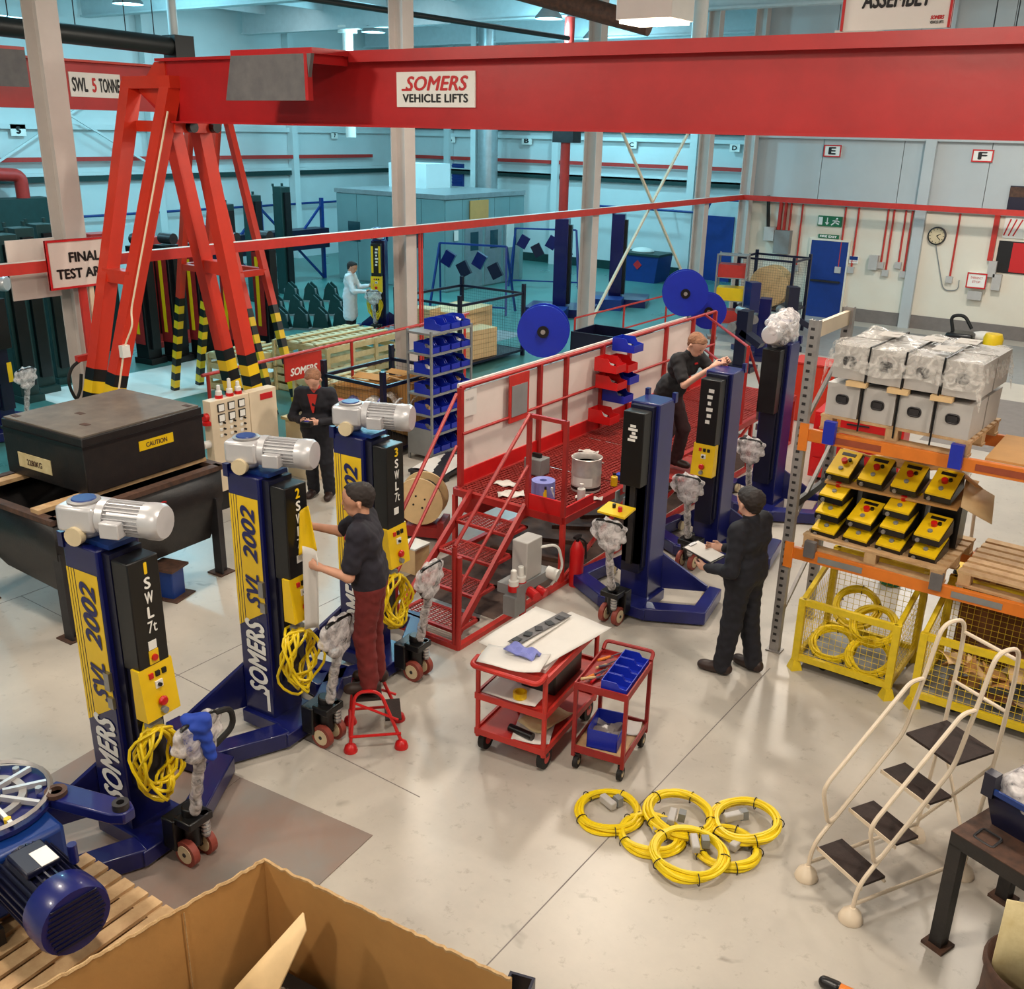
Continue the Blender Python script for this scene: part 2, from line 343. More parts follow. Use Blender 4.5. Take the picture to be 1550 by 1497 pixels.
# ------------------------------------------------------------------ smooth bodies: blended tapered limbs, surfaced as one skin
def _noise(P, amp, fr):
    x, y, z = P[..., 0]*fr, P[..., 1]*fr, P[..., 2]*fr
    return amp*(np.sin(x+1.7*np.sin(y*.9))*np.sin(y*1.1+1.3*np.sin(z))+.6*np.sin(2.1*z+1.4*np.sin(1.6*x)))*.7
def skin_mesh(name, prims, h=.012, noise=None, clip=None):
    """prims: (a, b, ra, rb, k) tapered limbs or ('e', centre, radii, k) ellipsoids"""
    lo = np.array([1e9]*3); hi = -lo
    for p in prims:
        if p[0] == 'e': c, r = np.array(p[1]), np.array(p[2]); lo = np.minimum(lo, c-r); hi = np.maximum(hi, c+r)
        else:
            for q, r in ((p[0], p[2]), (p[1], p[3])): q = np.array(q, float); lo = np.minimum(lo, q-r); hi = np.maximum(hi, q+r)
    lo -= .05; hi += .05; n = np.ceil((hi-lo)/h).astype(int)+1
    F = np.ones(n)*.5
    ax = [lo[i]+np.arange(n[i])*h for i in range(3)]
    for p in prims:
        k = p[-1]; mg = k+3*h
        if p[0] == 'e': c, r = np.array(p[1], float), np.array(p[2], float); b0, b1 = c-r-mg, c+r+mg
        else:
            a, b, ra, rb = np.array(p[0], float), np.array(p[1], float), p[2], p[3]
            b0 = np.minimum(a-ra, b-rb)-mg; b1 = np.maximum(a+ra, b+rb)+mg
        i0 = np.maximum(0, np.floor((b0-lo)/h).astype(int)); i1 = np.minimum(n, np.ceil((b1-lo)/h).astype(int)+1)
        sl = tuple(slice(i0[i], i1[i]) for i in range(3))
        X, Y, Z = np.meshgrid(ax[0][sl[0]], ax[1][sl[1]], ax[2][sl[2]], indexing='ij')
        if p[0] == 'e':
            q = np.sqrt(((X-c[0])/r[0])**2+((Y-c[1])/r[1])**2+((Z-c[2])/r[2])**2); d = (q-1)*r.min()
        else:
            ab = b-a; L2 = max(1e-9, ab@ab); t = np.clip(((X-a[0])*ab[0]+(Y-a[1])*ab[1]+(Z-a[2])*ab[2])/L2, 0, 1)
            d = np.sqrt((X-a[0]-t*ab[0])**2+(Y-a[1]-t*ab[1])**2+(Z-a[2]-t*ab[2])**2)-(ra+(rb-ra)*t)
        f = F[sl]; hh = np.maximum(k-np.abs(f-d), 0)/k; F[sl] = np.minimum(f, d)-hh*hh*k/4
    if noise or clip:
        G = np.stack(np.meshgrid(*ax, indexing='ij'), -1)
        if noise: F = F+_noise(G, *noise)
        if clip: F = np.maximum(F, clip(G))
    s = F < 0; s[0] = s[-1] = False; s[:, 0] = s[:, -1] = False; s[:, :, 0] = s[:, :, -1] = False
    F = np.where(s, np.minimum(F, -1e-5), np.maximum(F, 1e-5))
    c8 = [(i, j, k) for i in (0, 1) for j in (0, 1) for k in (0, 1)]; m = n-1
    g = lambda A, o: A[o[0]:o[0]+m[0], o[1]:o[1]+m[1], o[2]:o[2]+m[2]]
    cnt = sum(g(s, o).astype(int) for o in c8); act = (cnt > 0) & (cnt < 8)
    idx = -np.ones(m, int); I = np.argwhere(act); idx[act] = np.arange(len(I))
    acc = np.zeros((len(I), 3)); num = np.zeros(len(I)); Fi = {o: F[I[:, 0]+o[0], I[:, 1]+o[1], I[:, 2]+o[2]] for o in c8}
    for o in c8:
        for d in range(3):
            if o[d] == 0:
                e = list(o); e[d] = 1; e = tuple(e); a, b = Fi[o], Fi[e]; x = (a < 0) != (b < 0)
                t = np.where(x, a/np.where(x, a-b, 1), 0); pt = np.array(o, float)[None].repeat(len(I), 0); pt[:, d] += t
                acc += pt*x[:, None]; num += x
    V = lo+(I+acc/num[:, None])*h; Q = []
    for d in range(3):
        u, w = (d+1) % 3, (d+2) % 3; a = [slice(None)]*3; b = [slice(None)]*3; a[d] = slice(0, -1); b[d] = slice(1, None)
        sa, sb = s[tuple(a)], s[tuple(b)]; E = np.argwhere(sa != sb)
        if not len(E): continue
        E = E[(E[:, u] > 0) & (E[:, w] > 0)]; inside = sa[E[:, 0], E[:, 1], E[:, 2]]
        def cell(du, dw):
            q = E.copy(); q[:, u] -= du; q[:, w] -= dw; return idx[q[:, 0], q[:, 1], q[:, 2]]
        q = np.stack([cell(1, 1), cell(0, 1), cell(0, 0), cell(1, 0)], 1); q[~inside] = q[~inside][:, ::-1]; Q.append(q)
    Q = np.concatenate(Q); Q = Q[(Q >= 0).all(1)]
    me = bpy.data.meshes.new(name); me.from_pydata(V.tolist(), [], Q.tolist())
    me.polygons.foreach_set('use_smooth', [True]*len(me.polygons)); me.update(); return me
def skin_obj(name, m, parent, prims, **kw):
    me = skin_mesh(name, prims, **kw); me.materials.append(M(m)); o = bpy.data.objects.new(name, me); COL.objects.link(o)
    if parent: o.parent = parent
    return o
# ================================================================== THE BUILDING
XC, YW, YF, XL, ZP = -11.48, 27.0, 31.5, -28.6, 3.05      # column row, assembly wall, far wall, left wall, height of the red tray
XR, YN, ZC = 9.0, -6.0, 8.2
fl = MB(); fl.add([(XC, YN, 0), (XR, YN, 0), (XR, YW, 0), (XC, YW, 0)], [(0, 1, 2, 3)])
floor = S(fl.build('floor', 'floor_cream')); floor['label'] = 'glossy cream painted concrete floor of the assembly bay'
fl = MB(); fl.add([(XL, YN, 0), (XC, YN, 0), (XC, YF, 0), (XL, YF, 0)], [(0, 1, 2, 3)])
floor2 = S(fl.build('floor', 'floor_green')); floor2['label'] = 'green painted concrete floor of the test bay'
for p0, p1 in (((-9.5, 1.0), (-9.5, 8.0)), ((-6.9, 4.1), (-6.9, 8.3)), ((-9.5, 4.6), (-4.05, 4.6)), ((-2.7, 3.0), (-2.7, 8.0))):
    MB().b2((min(p0[0], p1[0])-.004, min(p0[1], p1[1])-.004, 0), (max(p0[0], p1[0])+.004, max(p0[1], p1[1])+.004, .0012)).build('floor_joint', 'skirting', floor)
# white painted patches on the test-bay floor
MB().b2((-17.2, 9.0, 0), (-14.9, 13.2, .002)).build('painted_patch', 'white', floor2)
MB().b2((-22.5, 14.8, 0), (-15.0, 15.6, .002)).build('painted_patch', 'white', floor2)
MB().b2((-16.6, 16.6, 0), (-13.6, 19.6, .002)).build('painted_patch', 'grey_paint', floor2)
# grey floor marking with a yellow line beyond the rack
MB().b2((-3.6, 16.6, 0), (-2.2, 20.4, .002)).build('painted_patch', 'skirting', floor)
MB().b2((-2.2, 16.6, 0), (-2.1, 20.4, .003)).build('painted_line', 'yellow', floor)
MB().b2((-11.0, 22.0, 0), (4.0, 26.25, .0015)).build('painted_patch', 'grey_paint', floor)
# steel cover plates over the pit, lower left
c0, c1 = at(195, 1103), at(565, 1265); ex = (c1-c0).normalized(); ey = Vector((ex.y, -ex.x, 0)); Lp = (c1-c0).length
pit = S(MB().b2((-.02, -.02, -.0), (.02, .02, .001)).build('floor', 'pit_plate')); pit['label'] = 'steel pit cover plates let into the floor'
pit.location = c0; pit.rotation_euler = (0, 0, math.atan2(ex.y, ex.x))
for i in range(2):
    for j in range(2):
        a0, a1 = i*Lp/2+.004, (i+1)*Lp/2-.004
        MB().b2((a0, -1.25*j-.004, .0), (a1, -1.25*(j+1)+.004, .008)).build('plate', 'pit_plate', pit)

# ---- walls
def wallbox(name, lo, hi, m, label):
    o = S(MB().b2(lo, hi).build(name, m)); o['label'] = label; return o
wE = wallbox('wall_back', (XC, YW, 0), (XR, YW+.2, 2.98), 'wall_white', 'cream painted block wall behind the assembly bay')
for k in range(10):                                                   # cladding sheets above, with joints
    x0 = XC+k*2.05; MB().b2((x0+.008, YW+.04, 2.98), (min(XR, x0+2.05)-.008, YW+.2, ZC)).build('cladding_panel', 'clad_grey', wE)
MB().b2((XC, YW+.1, 2.9), (XR, YW+.22, ZC)).build('backing', 'skirting', wE)
S(MB().b2((XC+.1, YW-.03, 0), (XR, YW, .34)).build('baseboard_back', 'skirting'))
S(MB().b2((XC, YW-.09, 2.93), (XR, YW+.05, 3.0)).build('trim_1', 'grey_paint'))
S(MB().b2((XC, YW-.14, 4.58), (XR, YW+.04, 4.72)).build('trim_2', 'clad_grey'))
wF = wallbox('wall_far', (XL, YF, 0), (XC+.3, YF+.2, ZC), 'far_wall', 'white sheeted far wall of the test bay')
S(MB().b2((XL, YF-.03, 0), (XC, YF, .3)).build('baseboard_far', 'dark_green'))
for k, (z, d, m) in enumerate(((3.0, .18, 'dark_green'), (3.12, .1, 'far_wall'), (4.35, .12, 'far_wall'), (4.6, .1, 'dark_green'))):
    S(MB().b2((XL, YF-.16, z), (XC, YF-.02, z+d)).build('trim_%d' % (3+k), m))
wL = wallbox('wall_left', (XL-.2, YN, 0), (XL, YF, ZC), 'far_wall', 'white sheeted side wall of the test bay')
for k, (z, d, m) in enumerate(((2.95, .16, 'dark_green'), (3.1, .1, 'far_wall'), (4.4, .14, 'far_wall'))):
    S(MB().b2((XL+.02, YN, z), (XL+.16, YF, z+d)).build('trim_%d' % (7+k), m))
wallbox('wall_step', (XC, YW+.2, 0), (XC+.3, YF, ZC), 'far_wall', 'short return wall between the two bays')
wallbox('wall_right', (XR, YN, 0), (XR+.2, YW, ZC), 'clad_grey', 'clad side wall of the assembly bay')
wallbox('wall_front', (XL, YN-.2, 0), (XR, YN, ZC), 'clad_grey', 'clad wall behind the gallery')
cl = S(MB().b2((XL-.2, YN-.2, ZC), (XR+.2, YF+.2, ZC+.1)).build('ceiling', 'ceiling_sheet')); cl['label'] = 'grey profiled metal roof lining'
for k in range(6):                                                    # rafters across, purlins along
    y = 6.6+5.75*(k-1)
    MB().ext([(-28.1, 7.45), (XR, 7.45), (XR, ZC), (-28.1, ZC)], 'y', y-.09, y+.09).build('rafter', 'ceiling_steel', cl)
    MB().b2((-28.1, y-.16, 7.4), (XR, y+.16, 7.45)).build('rafter_flange', 'ceiling_steel', cl)
for k in range(13):
    x = -27+k*2.6; MB().b2((x-.06, YN, 7.95), (x+.06, YF, ZC)).build('purlin', 'ceiling_steel', cl)
for x, y, lx, ly in ((-25, 12, 1.0, 4), (-20, 12, 1.0, 4), (-25, 21, 1, 4), (-20, 21, 1, 4), (-16.5, 27, 1, 3), (-14, 21, 1, 3)):
    o = S(MB().b2((x-lx/2, y-ly/2, ZC-.03), (x+lx/2, y+ly/2, ZC-.01)).build('window_%d' % (1+[(-25, 12), (-20, 12), (-25, 21), (-20, 21), (-16.5, 27), (-14, 21)].index((x, y))), 'glow_sky'))
    o['label'] = 'translucent roof light in the test bay roof'

# ---- columns
def column(y, x=XC, n=0):
    o = S(MB().b2((x-.15, y-.13, 0), (x-.133, y+.13, ZC)).b2((x+.133, y-.13, 0), (x+.15, y+.13, ZC)).b2((x-.133, y-.008, 0), (x+.133, y+.008, ZC)).build('column', 'column_paint'))
    o['label'] = 'cream painted steel H column between the bays'; return o
YCOL = [6.84, 12.88, 18.84, 24.3]
cols = [column(y) for y in YCOL]; cols.append(column(YW-.25, XC+.16))
for x in (-6.7, -1.2, 4.0):
    o = S(MB().b2((x-.13, YW-.16, 0), (x+.13, YW-.02, ZC)).build('column', 'clad_grey')); o['label'] = 'grey wall column on the assembly wall'
for y in (3.0, 8.6, 14.4, 20.2, 26.0):
    o = S(MB().b2((XL+.02, y-.13, 0), (XL+.3, y+.13, ZC)).build('column', 'far_wall')); o['label'] = 'white wall column in the test bay'
for x in (-25.6, -20.6, -15.2):
    o = S(MB().b2((x-.13, YF-.3, 0), (x+.13, YF-.02, ZC)).build('column', 'far_wall')); o['label'] = 'white wall column on the far wall'
# thin white cross bracing between third and fourth column
br = T('cross_brace', 'thin white diagonal cross bracing between two steel columns', 'brace', (XC, YCOL[2], 0))
MB().bar((0, .1, .5), (0, YCOL[3]-YCOL[2]-.1, 5.6), .05, .05).build('rod', 'cream', br)
MB().bar((.06, .1, 5.6), (.06, YCOL[3]-YCOL[2]-.1, .5), .05, .05).build('rod', 'cream', br)
br.location.z = 0
for k in range(1):
    b2 = T('cross_brace', 'thin white cross bracing high on the left wall', 'brace', (XL+.35, 14.4, 3.3))
    MB().bar((0, .2, 0), (0, 5.6, 3.0), .06, .06).build('rod', 'far_wall', b2); MB().bar((.06, .2, 3.0), (.06, 5.6, 0), .06, .06).build('rod', 'far_wall', b2)

# ---- the red cable tray along the columns and over the assembly wall
tr = T('cable_tray', 'long red steel cable tray running along the column row', 'cable tray', (XC+.21, 0, ZP))
MB().b2((-.05, 1.0, -.065), (.05, YW-.6, .065)).build('tray', 'rail_red', tr); MB().b2((-.052, 1.0, .066), (.052, YW-.6, .07)).build('tray_lip', 'panel_white', tr)
for y in YCOL[1:2]: MB().b2((-.05, y+.16, -3.06), (-.02, y+.2, -.07)).build('conduit', 'rail_red', tr); MB().b2((-.05, y+.24, -3.06), (-.03, y+.26, -.07)).build('conduit', 'rail_red', tr)
tr2 = T('cable_tray', 'red steel cable tray fixed across the assembly wall', 'cable tray', (XC+.21, YW-.6, ZP))
MB().b2((0, -.1, -.065), (12, -.02, .065)).build('tray', 'rail_red', tr2); MB().bar((0, -.06, 0), (0, .6, 0), .1, .1).build('bracket', 'rail_red', tr2)
tr3 = T('cable_tray', 'thin red cable tray along the far white wall', 'cable tray', (XL+1, YF-.2, 3.58))
MB().b2((0, 0, -.06), (16.5, .08, .06)).build('tray', 'rail_red', tr3)
tr4 = T('cable_tray', 'thin red cable tray along the left white wall', 'cable tray', (XL+.2, YN+1, 3.58))
MB().b2((0, 0, -.06), (.08, 35, .06)).build('tray', 'rail_red', tr4)
bp = T('air_pipe', 'blue compressed air pipe along the far wall', 'pipe', (XL+.5, YF-.25, 2.2))
MB().b2((9.2, -.2, -.02), (9.25, .2, .02)).b2((12.2, -.2, -.02), (12.25, .2, .02)).b2((15.2, -.2, .43), (15.25, .2, .47)).cyl((9.0, -.2, 0), (13.6, -.2, 0), .04).cyl((13.6, -.2, 0), (13.8, -.2, .45), .04).cyl((13.8, -.2, .45), (16.2, -.2, .45), .04).cyl((16.2, -.2, .45), (16.2, -.2, -1.8), .04).build('pipe_run', 'teal_blue', bp)
bp2 = T('air_pipe', 'blue compressed air pipe along the left wall', 'pipe', (XL+.25, 0, 1.95))
MB().cyl((0, -3, 0), (0, 30, 0), .04).build('pipe_run', 'teal_blue', bp2)

# ---- things on the assembly wall
def conduit(x0, y0, y1, label, lab2='red', w=.03):
    a = atY(x0, y0, YW-.04); b = atY(x0, y1, YW-.04)
    o = T('conduit', label, 'conduit', (a.x, YW-.03, 0)); MB().cyl((0, 0, b.z), (0, 0, ZP-.05), w, 8).build('pipe', 'rail_red', o)
    MB().b2((-.08, -.06, b.z-.16), (.08, .03, b.z)).build('switch_box', 'box_grey', o); return o
for i, (x, y1) in enumerate(((1216, 402), (1282, 405), (1302, 405), (1347, 398), (1356, 410), (1374, 398), (1384, 412), (1457, 420))):
    conduit(x, 305, y1, ['thin red conduit left of the blue door ending in a socket', 'red conduit just right of the blue fire door', 'red conduit beside the grey box right of the fire door',
        'red conduit left of the clock, first of four', 'red conduit left of the clock, second of four', 'red conduit left of the clock, third of four', 'red conduit left of the clock, nearest the clock', 'red conduit right of the clock ending in a fused spur'][i], w=.025)
def wplate(name, label, cat, x0, y0, x1, y1, m, Y=YW, th=.05, frame=None):
    a, b = atY(x0, y0, Y-th), atY(x1, y1, Y-th); w, h = abs(b.x-a.x), abs(a.z-b.z)
    o = T(name, label, cat, ((a.x+b.x)/2, Y, min(a.z, b.z)))
    MB().b2((-w/2, -th, 0), (w/2, 0, h)).build('board', m, o)
    if frame:
        f = .03*max(1, w/.5)
        MB().b2((-w/2, -th-.012, 0), (w/2, -th+.01, f)).b2((-w/2, -th-.012, h-f), (w/2, -th+.01, h)).b2((-w/2, -th-.012, f), (-w/2+f, -th+.01, h-f)).b2((w/2-f, -th-.012, f), (w/2, -th+.01, h-f)).build('frame', frame, o)
    return o, w, h, th
def wtext(q, s, m, fx, fz, fw, fh, **k):
    o, w, h, th = q; return text(o, s, m, (-w/2+w*fx, -th, h*fz), (1, 0, 0), (0, 0, 1), w*fw, h*fh, off=.006, **k)
for ch, x0, y0, x1, y1 in (('E', 1248, 219, 1272, 238), ('F', 1473, 226, 1502, 246)):
    q = wplate('bay_sign', 'small white bay plate lettered %s with red border' % ch, 'sign', x0, y0, x1, y1, 'print_white', Y=YW+.03, frame='print_red')
    wtext(q, ch, 'print_black', .28, .2, .44, .62, bold=.016)
for ch, x, y in (('A', 681, 210), ('B', 797, 213), ('C', 956, 219), ('D', 1112, 224)):
    q = wplate('bay_sign', 'small white bay plate lettered %s on the far wall' % ch, 'sign', x-7, y-6, x+7, y+6, 'print_white', Y=YF-.1)
    wtext(q, ch, 'print_black', .25, .2, .5, .62, bold=.016)
for ch, x, y, s in (('5', 26, 197, 10), ('7', 505, 205, 7)):
    p = atX(x, y, XL+.1); w = s*2*abs(p.x)/1497*1.15
    o = T('bay_sign', 'small white bay plate numbered %s on the left wall' % {'5': 'five', '7': 'seven'}[ch], 'sign', (XL+.16, p.y, p.z-w*.35)); MB().b2((-.03, -w/2, 0), (0, w/2, w*.7)).build('board', 'print_white', o)
    text(o, ch, 'print_black', (0, -w*.17, w*.12), (0, 1, 0), (0, 0, 1), w*.34, w*.46, bold=.03, off=.006)
# fire door
a, b = atY(1224, 362, YW), atY(1280, 486, YW)
dr = S(MB().b2((0, -.05, 0), (1.0, .0, a.z)).build('door_1', 'door_blue')); dr.location = (atY(1223, 420, YW).x, YW, 0); dr['label'] = 'blue fire exit door'
MB().b2((-.05, -.06, 0), (0, 0, a.z+.05)).b2((1.0, -.06, 0), (1.05, 0, a.z+.05)).b2((0, -.06, a.z), (1.0, 0, a.z+.05)).build('door_frame', 'wall_white', dr)
MB().b2((.1, -.1, .95), (.9, -.06, 1.0)).build('push_bar', 'dark_steel', dr)
q = wplate('exit_sign', 'green and white running man emergency exit sign over the door', 'sign', 1239, 326, 1273, 344, 'green_sign')
o, w, h, th = q
MB().b2((-w*.47, -th-.01, h*.12), (-w*.3, -th, h*.88)).build('door_symbol', 'print_white', o)
MB().b2((-w*.12, -th-.01, h*.35), (-w*.08, -th, h*.85)).ext([(-w*.19, h*.38), (-w*.01, h*.38), (-w*.1, h*.12)], 'y', -th-.01, -th).build('arrow', 'print_white', o)
MB().ball((w*.3, -th-.005, h*.78), (w*.045, .008, h*.09)).bar((w*.28, -th-.006, h*.66), (w*.22, -th-.006, h*.4), w*.09, .01, (0, 1, 0)).bar((w*.24, -th-.006, h*.42), (w*.4, -th-.006, h*.26), w*.05, .01, (0, 1, 0)).bar((w*.22, -th-.006, h*.42), (w*.08, -th-.006, h*.14), w*.05, .01, (0, 1, 0)).bar((w*.28, -th-.006, h*.62), (w*.42, -th-.006, h*.48), w*.04, .01, (0, 1, 0)).bar((w*.26, -th-.006, h*.62), (w*.12, -th-.006, h*.55), w*.04, .01, (0, 1, 0)).build('running_figure', 'print_white', o)
q = wplate('exit_sign', 'narrow green fire exit name strip directly above the blue door', 'sign', 1239, 354, 1269, 362, 'green_sign'); wtext(q, 'FIRE EXIT', 'print_white', .08, .2, .84, .6, bold=.02)
q = wplate('notice', 'small blue and white safety notice beside the fire door', 'notice', 1286, 387, 1298, 399, 'print_white')
o, w, h, th = q; MB().b2((-w*.45, -th-.006, h*.45), (w*.45, -th, h*.95)).build('header', 'teal_blue', o); wtext(q, 'SAFETY', 'print_red', .1, .15, .8, .18)
wplate('switch_box', 'grey electrical switch box right of the fire door', 'switch box', 1316, 386, 1326, 409, 'box_grey', th=.15)
# clock
p = atY(1418, 357, YW-.05); ck = T('wall_clock', 'round wall clock with a pale face on the assembly wall', 'clock', (p.x, YW-.0, p.z)); rr = .22
MB().lathe([(rr, 0), (rr, -.07), (rr*.86, -.08), (rr*.86, -.06)], 28, axis='y').build('rim', 'dark_steel', ck)
MB().lathe([(rr*.86, -.062), (.001, -.063)], 28, axis='y').build('dial', 'wheel_cream', ck)
MB().bar((0, -.07, 0), (.09, -.07, .05), .02, .006, (0, 1, 0)).build('hour_hand', 'print_black', ck); MB().bar((0, -.072, 0), (.1, -.072, -.1), .014, .006, (0, 1, 0)).build('minute_hand', 'print_black', ck)
for k in range(12): MB().box((rr*.74*math.sin(k*PI/6), -.068, rr*.74*math.cos(k*PI/6)), (.014, .006, .03), ry=k*PI/6).build('hour_mark', 'print_black', ck)
q0 = atY(1420, 430, YW-.02); q1 = atY(1452, 424, YW-.02)
tag(MB().tube(rounded([(p.x, YW-.03, p.z-.2), (q0.x, YW-.03, q0.z+.3), (q0.x+.15, YW-.03, q0.z-.15), (q0.x+.5, YW-.03, q0.z-.1), (q1.x, YW-.03, q1.z)], .2), .012, 6).build('cord', 'grey_paint'), 'thin grey cord hanging below the wall clock', 'cord')
q = wplate('notice', 'white notice in a red frame on a wall cabinet', 'notice', 1465, 412, 1491, 438, 'print_white', th=.14, frame='print_red')
wtext(q, 'EMERGENCY', 'print_red', .2, .62, .6, .14); wtext(q, 'STOP', 'print_red', .3, .36, .4, .14)
for n, (x0, y0, x1, y1) in enumerate(((1497, 395, 1505, 420), (1503, 415, 1512, 440), (1465, 440, 1484, 455))):
    wplate('switch_box', ['tall grey isolator above the framed notice cabinet', 'grey isolator right of the framed notice', 'grey socket box under the framed notice'][n], 'switch box', x0, y0, x1, y1, 'box_grey', th=.15)
p = atY(1510, 330, YW-.06); o = T('conduit', 'thick red conduit beside the wall posters', 'conduit', (p.x, YW-.06, 0)); MB().b2((-.06, -.04, atY(1503, 395, YW-.06).z), (.06, .04, ZP)).build('pipe', 'rail_red', o)
q = wplate('poster', 'dark photographic poster at the right end of the wall, upper', 'poster', 1530, 281, 1552, 320, 'navy', Y=YW-.01, th=.02); o, w, h, th = q
MB().b2((-w*.5, -th-.004, h*.55), (w*.5, -th, h*.95)).build('dark_band', 'rusty', o)
q = wplate('poster', 'poster with a red gantry picture on white, middle of three', 'poster', 1523, 326, 1552, 362, 'print_white', Y=YW-.01, th=.02); o, w, h, th = q
for k in range(3): MB().bar((-w*.45+k*w*.2, -th-.004, h*.1), (-w*.25+k*w*.25, -th-.004, h*.85), w*.06, .006, (0, 1, 0)).build('red_figure', 'print_red', o)
q = wplate('poster', 'black and red poster at the right end of the wall, lower', 'poster', 1513, 364, 1552, 416, 'print_black', Y=YW-.01, th=.02); o, w, h, th = q
MB().b2((-w*.05, -th-.004, h*.04), (w*.5, -th, h*.96)).build('red_field', 'print_red', o)
# electrical cabinets, red trunking and hoses in the corner
for n, (x0, y0, x1, y1) in enumerate(((1173, 348, 1192, 385), (1157, 343, 1170, 365))):
    wplate('electrical_cabinet', ['tall grey electrical cabinet in the wall corner', 'small grey electrical cabinet in the wall corner'][n], 'cabinet', x0, y0, x1, y1, 'grey_paint' if n == 0 else 'box_grey', th=.2)
p = atY(1186, 330, YW-.06); o = T('conduit', 'broad red cable trunking above the corner cabinet', 'conduit', (p.x, YW-.06, 0)); z1 = atY(1186, 348, YW-.06).z
for k in range(3): MB().b2((-.14+k*.16, -.05, z1), (-.06+k*.13, .05, ZP)).build('trunk', 'rail_red', o)
p = atY(1163, 300, YW-.1); tag(MB().tube(rounded([(p.x, YW-.1, 3.1), (p.x+.05, YW-.1, 2.6), (p.x+.1, YW-.1, 2.1)], .1), .05, 8).build('cable', 'black_rubber'), 'thick black cable dropping beside the corner cabinets', 'cable')
# ---- duct, red drop pipe, far door
p = atY(738, 240, 29.6); o = T('round_duct', 'round galvanised duct rising from the spray booth', 'duct', (p.x, 29.6, 0)); sec = MB()
for k in range(12): sec = MB().cyl((0, 0, 2.3+k*.5), (0, 0, 2.3+k*.5+.47), .36, 20).cyl((0, 0, 2.3+k*.5+.47), (0, 0, 2.3+k*.5+.5), .375, 20); sec.build('section', 'duct', o)
MB().b2((-.62, -.2, 2.2), (-.4, .1, 8.2)).build('support', 'far_wall', o)
p = atX(857, 195, -15.3); o = T('drop_pipe', 'thick red vertical service pipe in the test bay', 'pipe', (p.x, p.y, 0)); MB().cyl((0, 0, 0), (0, 0, 7.4), .13, 14).build('pipe_run', 'rail_red', o)
MB().b2((-.3, -.2, 4.35), (.35, .2, 4.75)).build('junction', 'dark_steel', o)
dr2 = S(MB().b2((0, -.05, 0), (.95, 0, 2.1)).build('door_2', 'door_blue')); dr2.location = (-14.6, YF, 0); dr2['label'] = 'blue door in the far wall'
dr3 = S(MB().b2((0, -.1, 0), (2.2, 0, 1.0)).build('door_3', 'teal_blue')); dr3['label'] = 'blue louvred shutter high on the far wall'; p = atY(635, 285, YF-.1); dr3.location = (p.x, YF, p.z)
for k in range(8): MB().box((1.1, -.11, .06+.12*k), (2.1, .02, .08), rx=.4).build('louvre', 'door_blue', dr3)

# ---- lamps
LLAB = ['glowing white box lamp hanging above the long red beam', 'white box lamp above the pallet rack', 'white box lamp beyond the beam over the platform end', 'white box lamp near the assembly wall', 'white box lamp at the right end of the assembly wall',
    'white box lamp above the black hopper', 'white box lamp above the cable coils', 'white box lamp over the right side of the bay', 'white box lamp over the bin shelving', 'white box lamp right of the gallery', 'unseen lamp added left of the gallery to light the lift faces',
    'round roof lamp nearest the second gantry', 'round roof lamp by the left wall, nearest', 'round roof lamp above the man in white', 'round roof lamp by the left wall, middle', 'round roof lamp above the blue lift columns', 'round roof lamp above the spray booth', 'round roof lamp at the far wall']
def lamp(i, x, y, z, col, power):
    warm = col is not CYAN
    lab = LLAB[i]
    o = T('high_bay_lamp', lab, 'lamp', (x, y, z), 0, 'lamps over the assembly bay' if warm else 'lamps over the test bay')
    if warm:
        MB().b2((-.32, -.25, .03), (.32, .25, .26)).build('housing', 'white', o, bev=.01); MB().b2((-.29, -.22, 0), (.29, .22, .03)).build('diffuser', 'glow_warm', o)
        MB().cyl((-.2, 0, .26), (-.2, 0, ZC-z), .012, 6).cyl((.2, 0, .26), (.2, 0, ZC-z), .012, 6).build('hanger', 'dark_steel', o)
    else:
        MB().lathe([(.1, .42), (.13, .3), (.34, .06), (.36, 0)], 20).build('reflector', 'grey_paint', o); MB().lathe([(.33, .02), (.001, .0)], 20).build('diffuser', 'glow_cool', o)
        MB().cyl((0, 0, .42), (0, 0, ZC-z), .012, 6).build('hanger', 'dark_steel', o)
    for kind, share, dz in (('AREA', .29, -.03), ('POINT', .24, -.26)) if warm else (('AREA', .24, -.03), ('POINT', .30, -.26)):        # direct beam of the reflector, and an added point light filling walls and ceiling
        L = bpy.data.lights.new('lamp_light', kind); L.energy = power*share; L.color = col
        if kind == 'AREA': L.shape = 'DISK'; L.size = .55
        else: L.shadow_soft_size = .22
        lo = bpy.data.objects.new('lamp_light', L); COL.objects.link(lo); lo.parent = o; lo.location = (0, 0, dz)
for i, l in enumerate(LAMPS): lamp(i, *l)
# black radiant heater tubes and pipes under the roof
def tube_between(name, label, cat, p, q, r, m, extra=None):
    c = (Vector(p)+Vector(q))/2; o = T(name, label, cat, c); MB().cyl(Vector(p)-c, Vector(q)-c, r, 14).build('tube', m, o); return o
p, q = atX(-60, 32, -13.6), atX(262, 70, -13.6)
o = tube_between('radiant_heater', 'black radiant heater tube under the roof at left', 'heater', p, q, .13, 'heater_black'); e = (q-p)/2
MB().box(e+Vector((0, .1, -.02)), (.3, .34, .34)).build('burner', 'black', o)
for t in (-.6, .0, .5, .8): MB().cyl(e*t, e*t+Vector((0, 0, 3.0)), .008, 5).build('hanger', 'dark_steel', o)
MB().cyl(e*1.02, e*1.02+Vector((0, 0, 2.6)), .07, 10).build('flue', 'ceiling_steel', o)
p, q = atX(430, -8, -13), atX(860, 68, -13); q = Vector((q.x, q.y, p.z)); o = tube_between('gas_pipe', 'thin black gas pipe slanting under the roof', 'pipe', p, q, .05, 'heater_black')
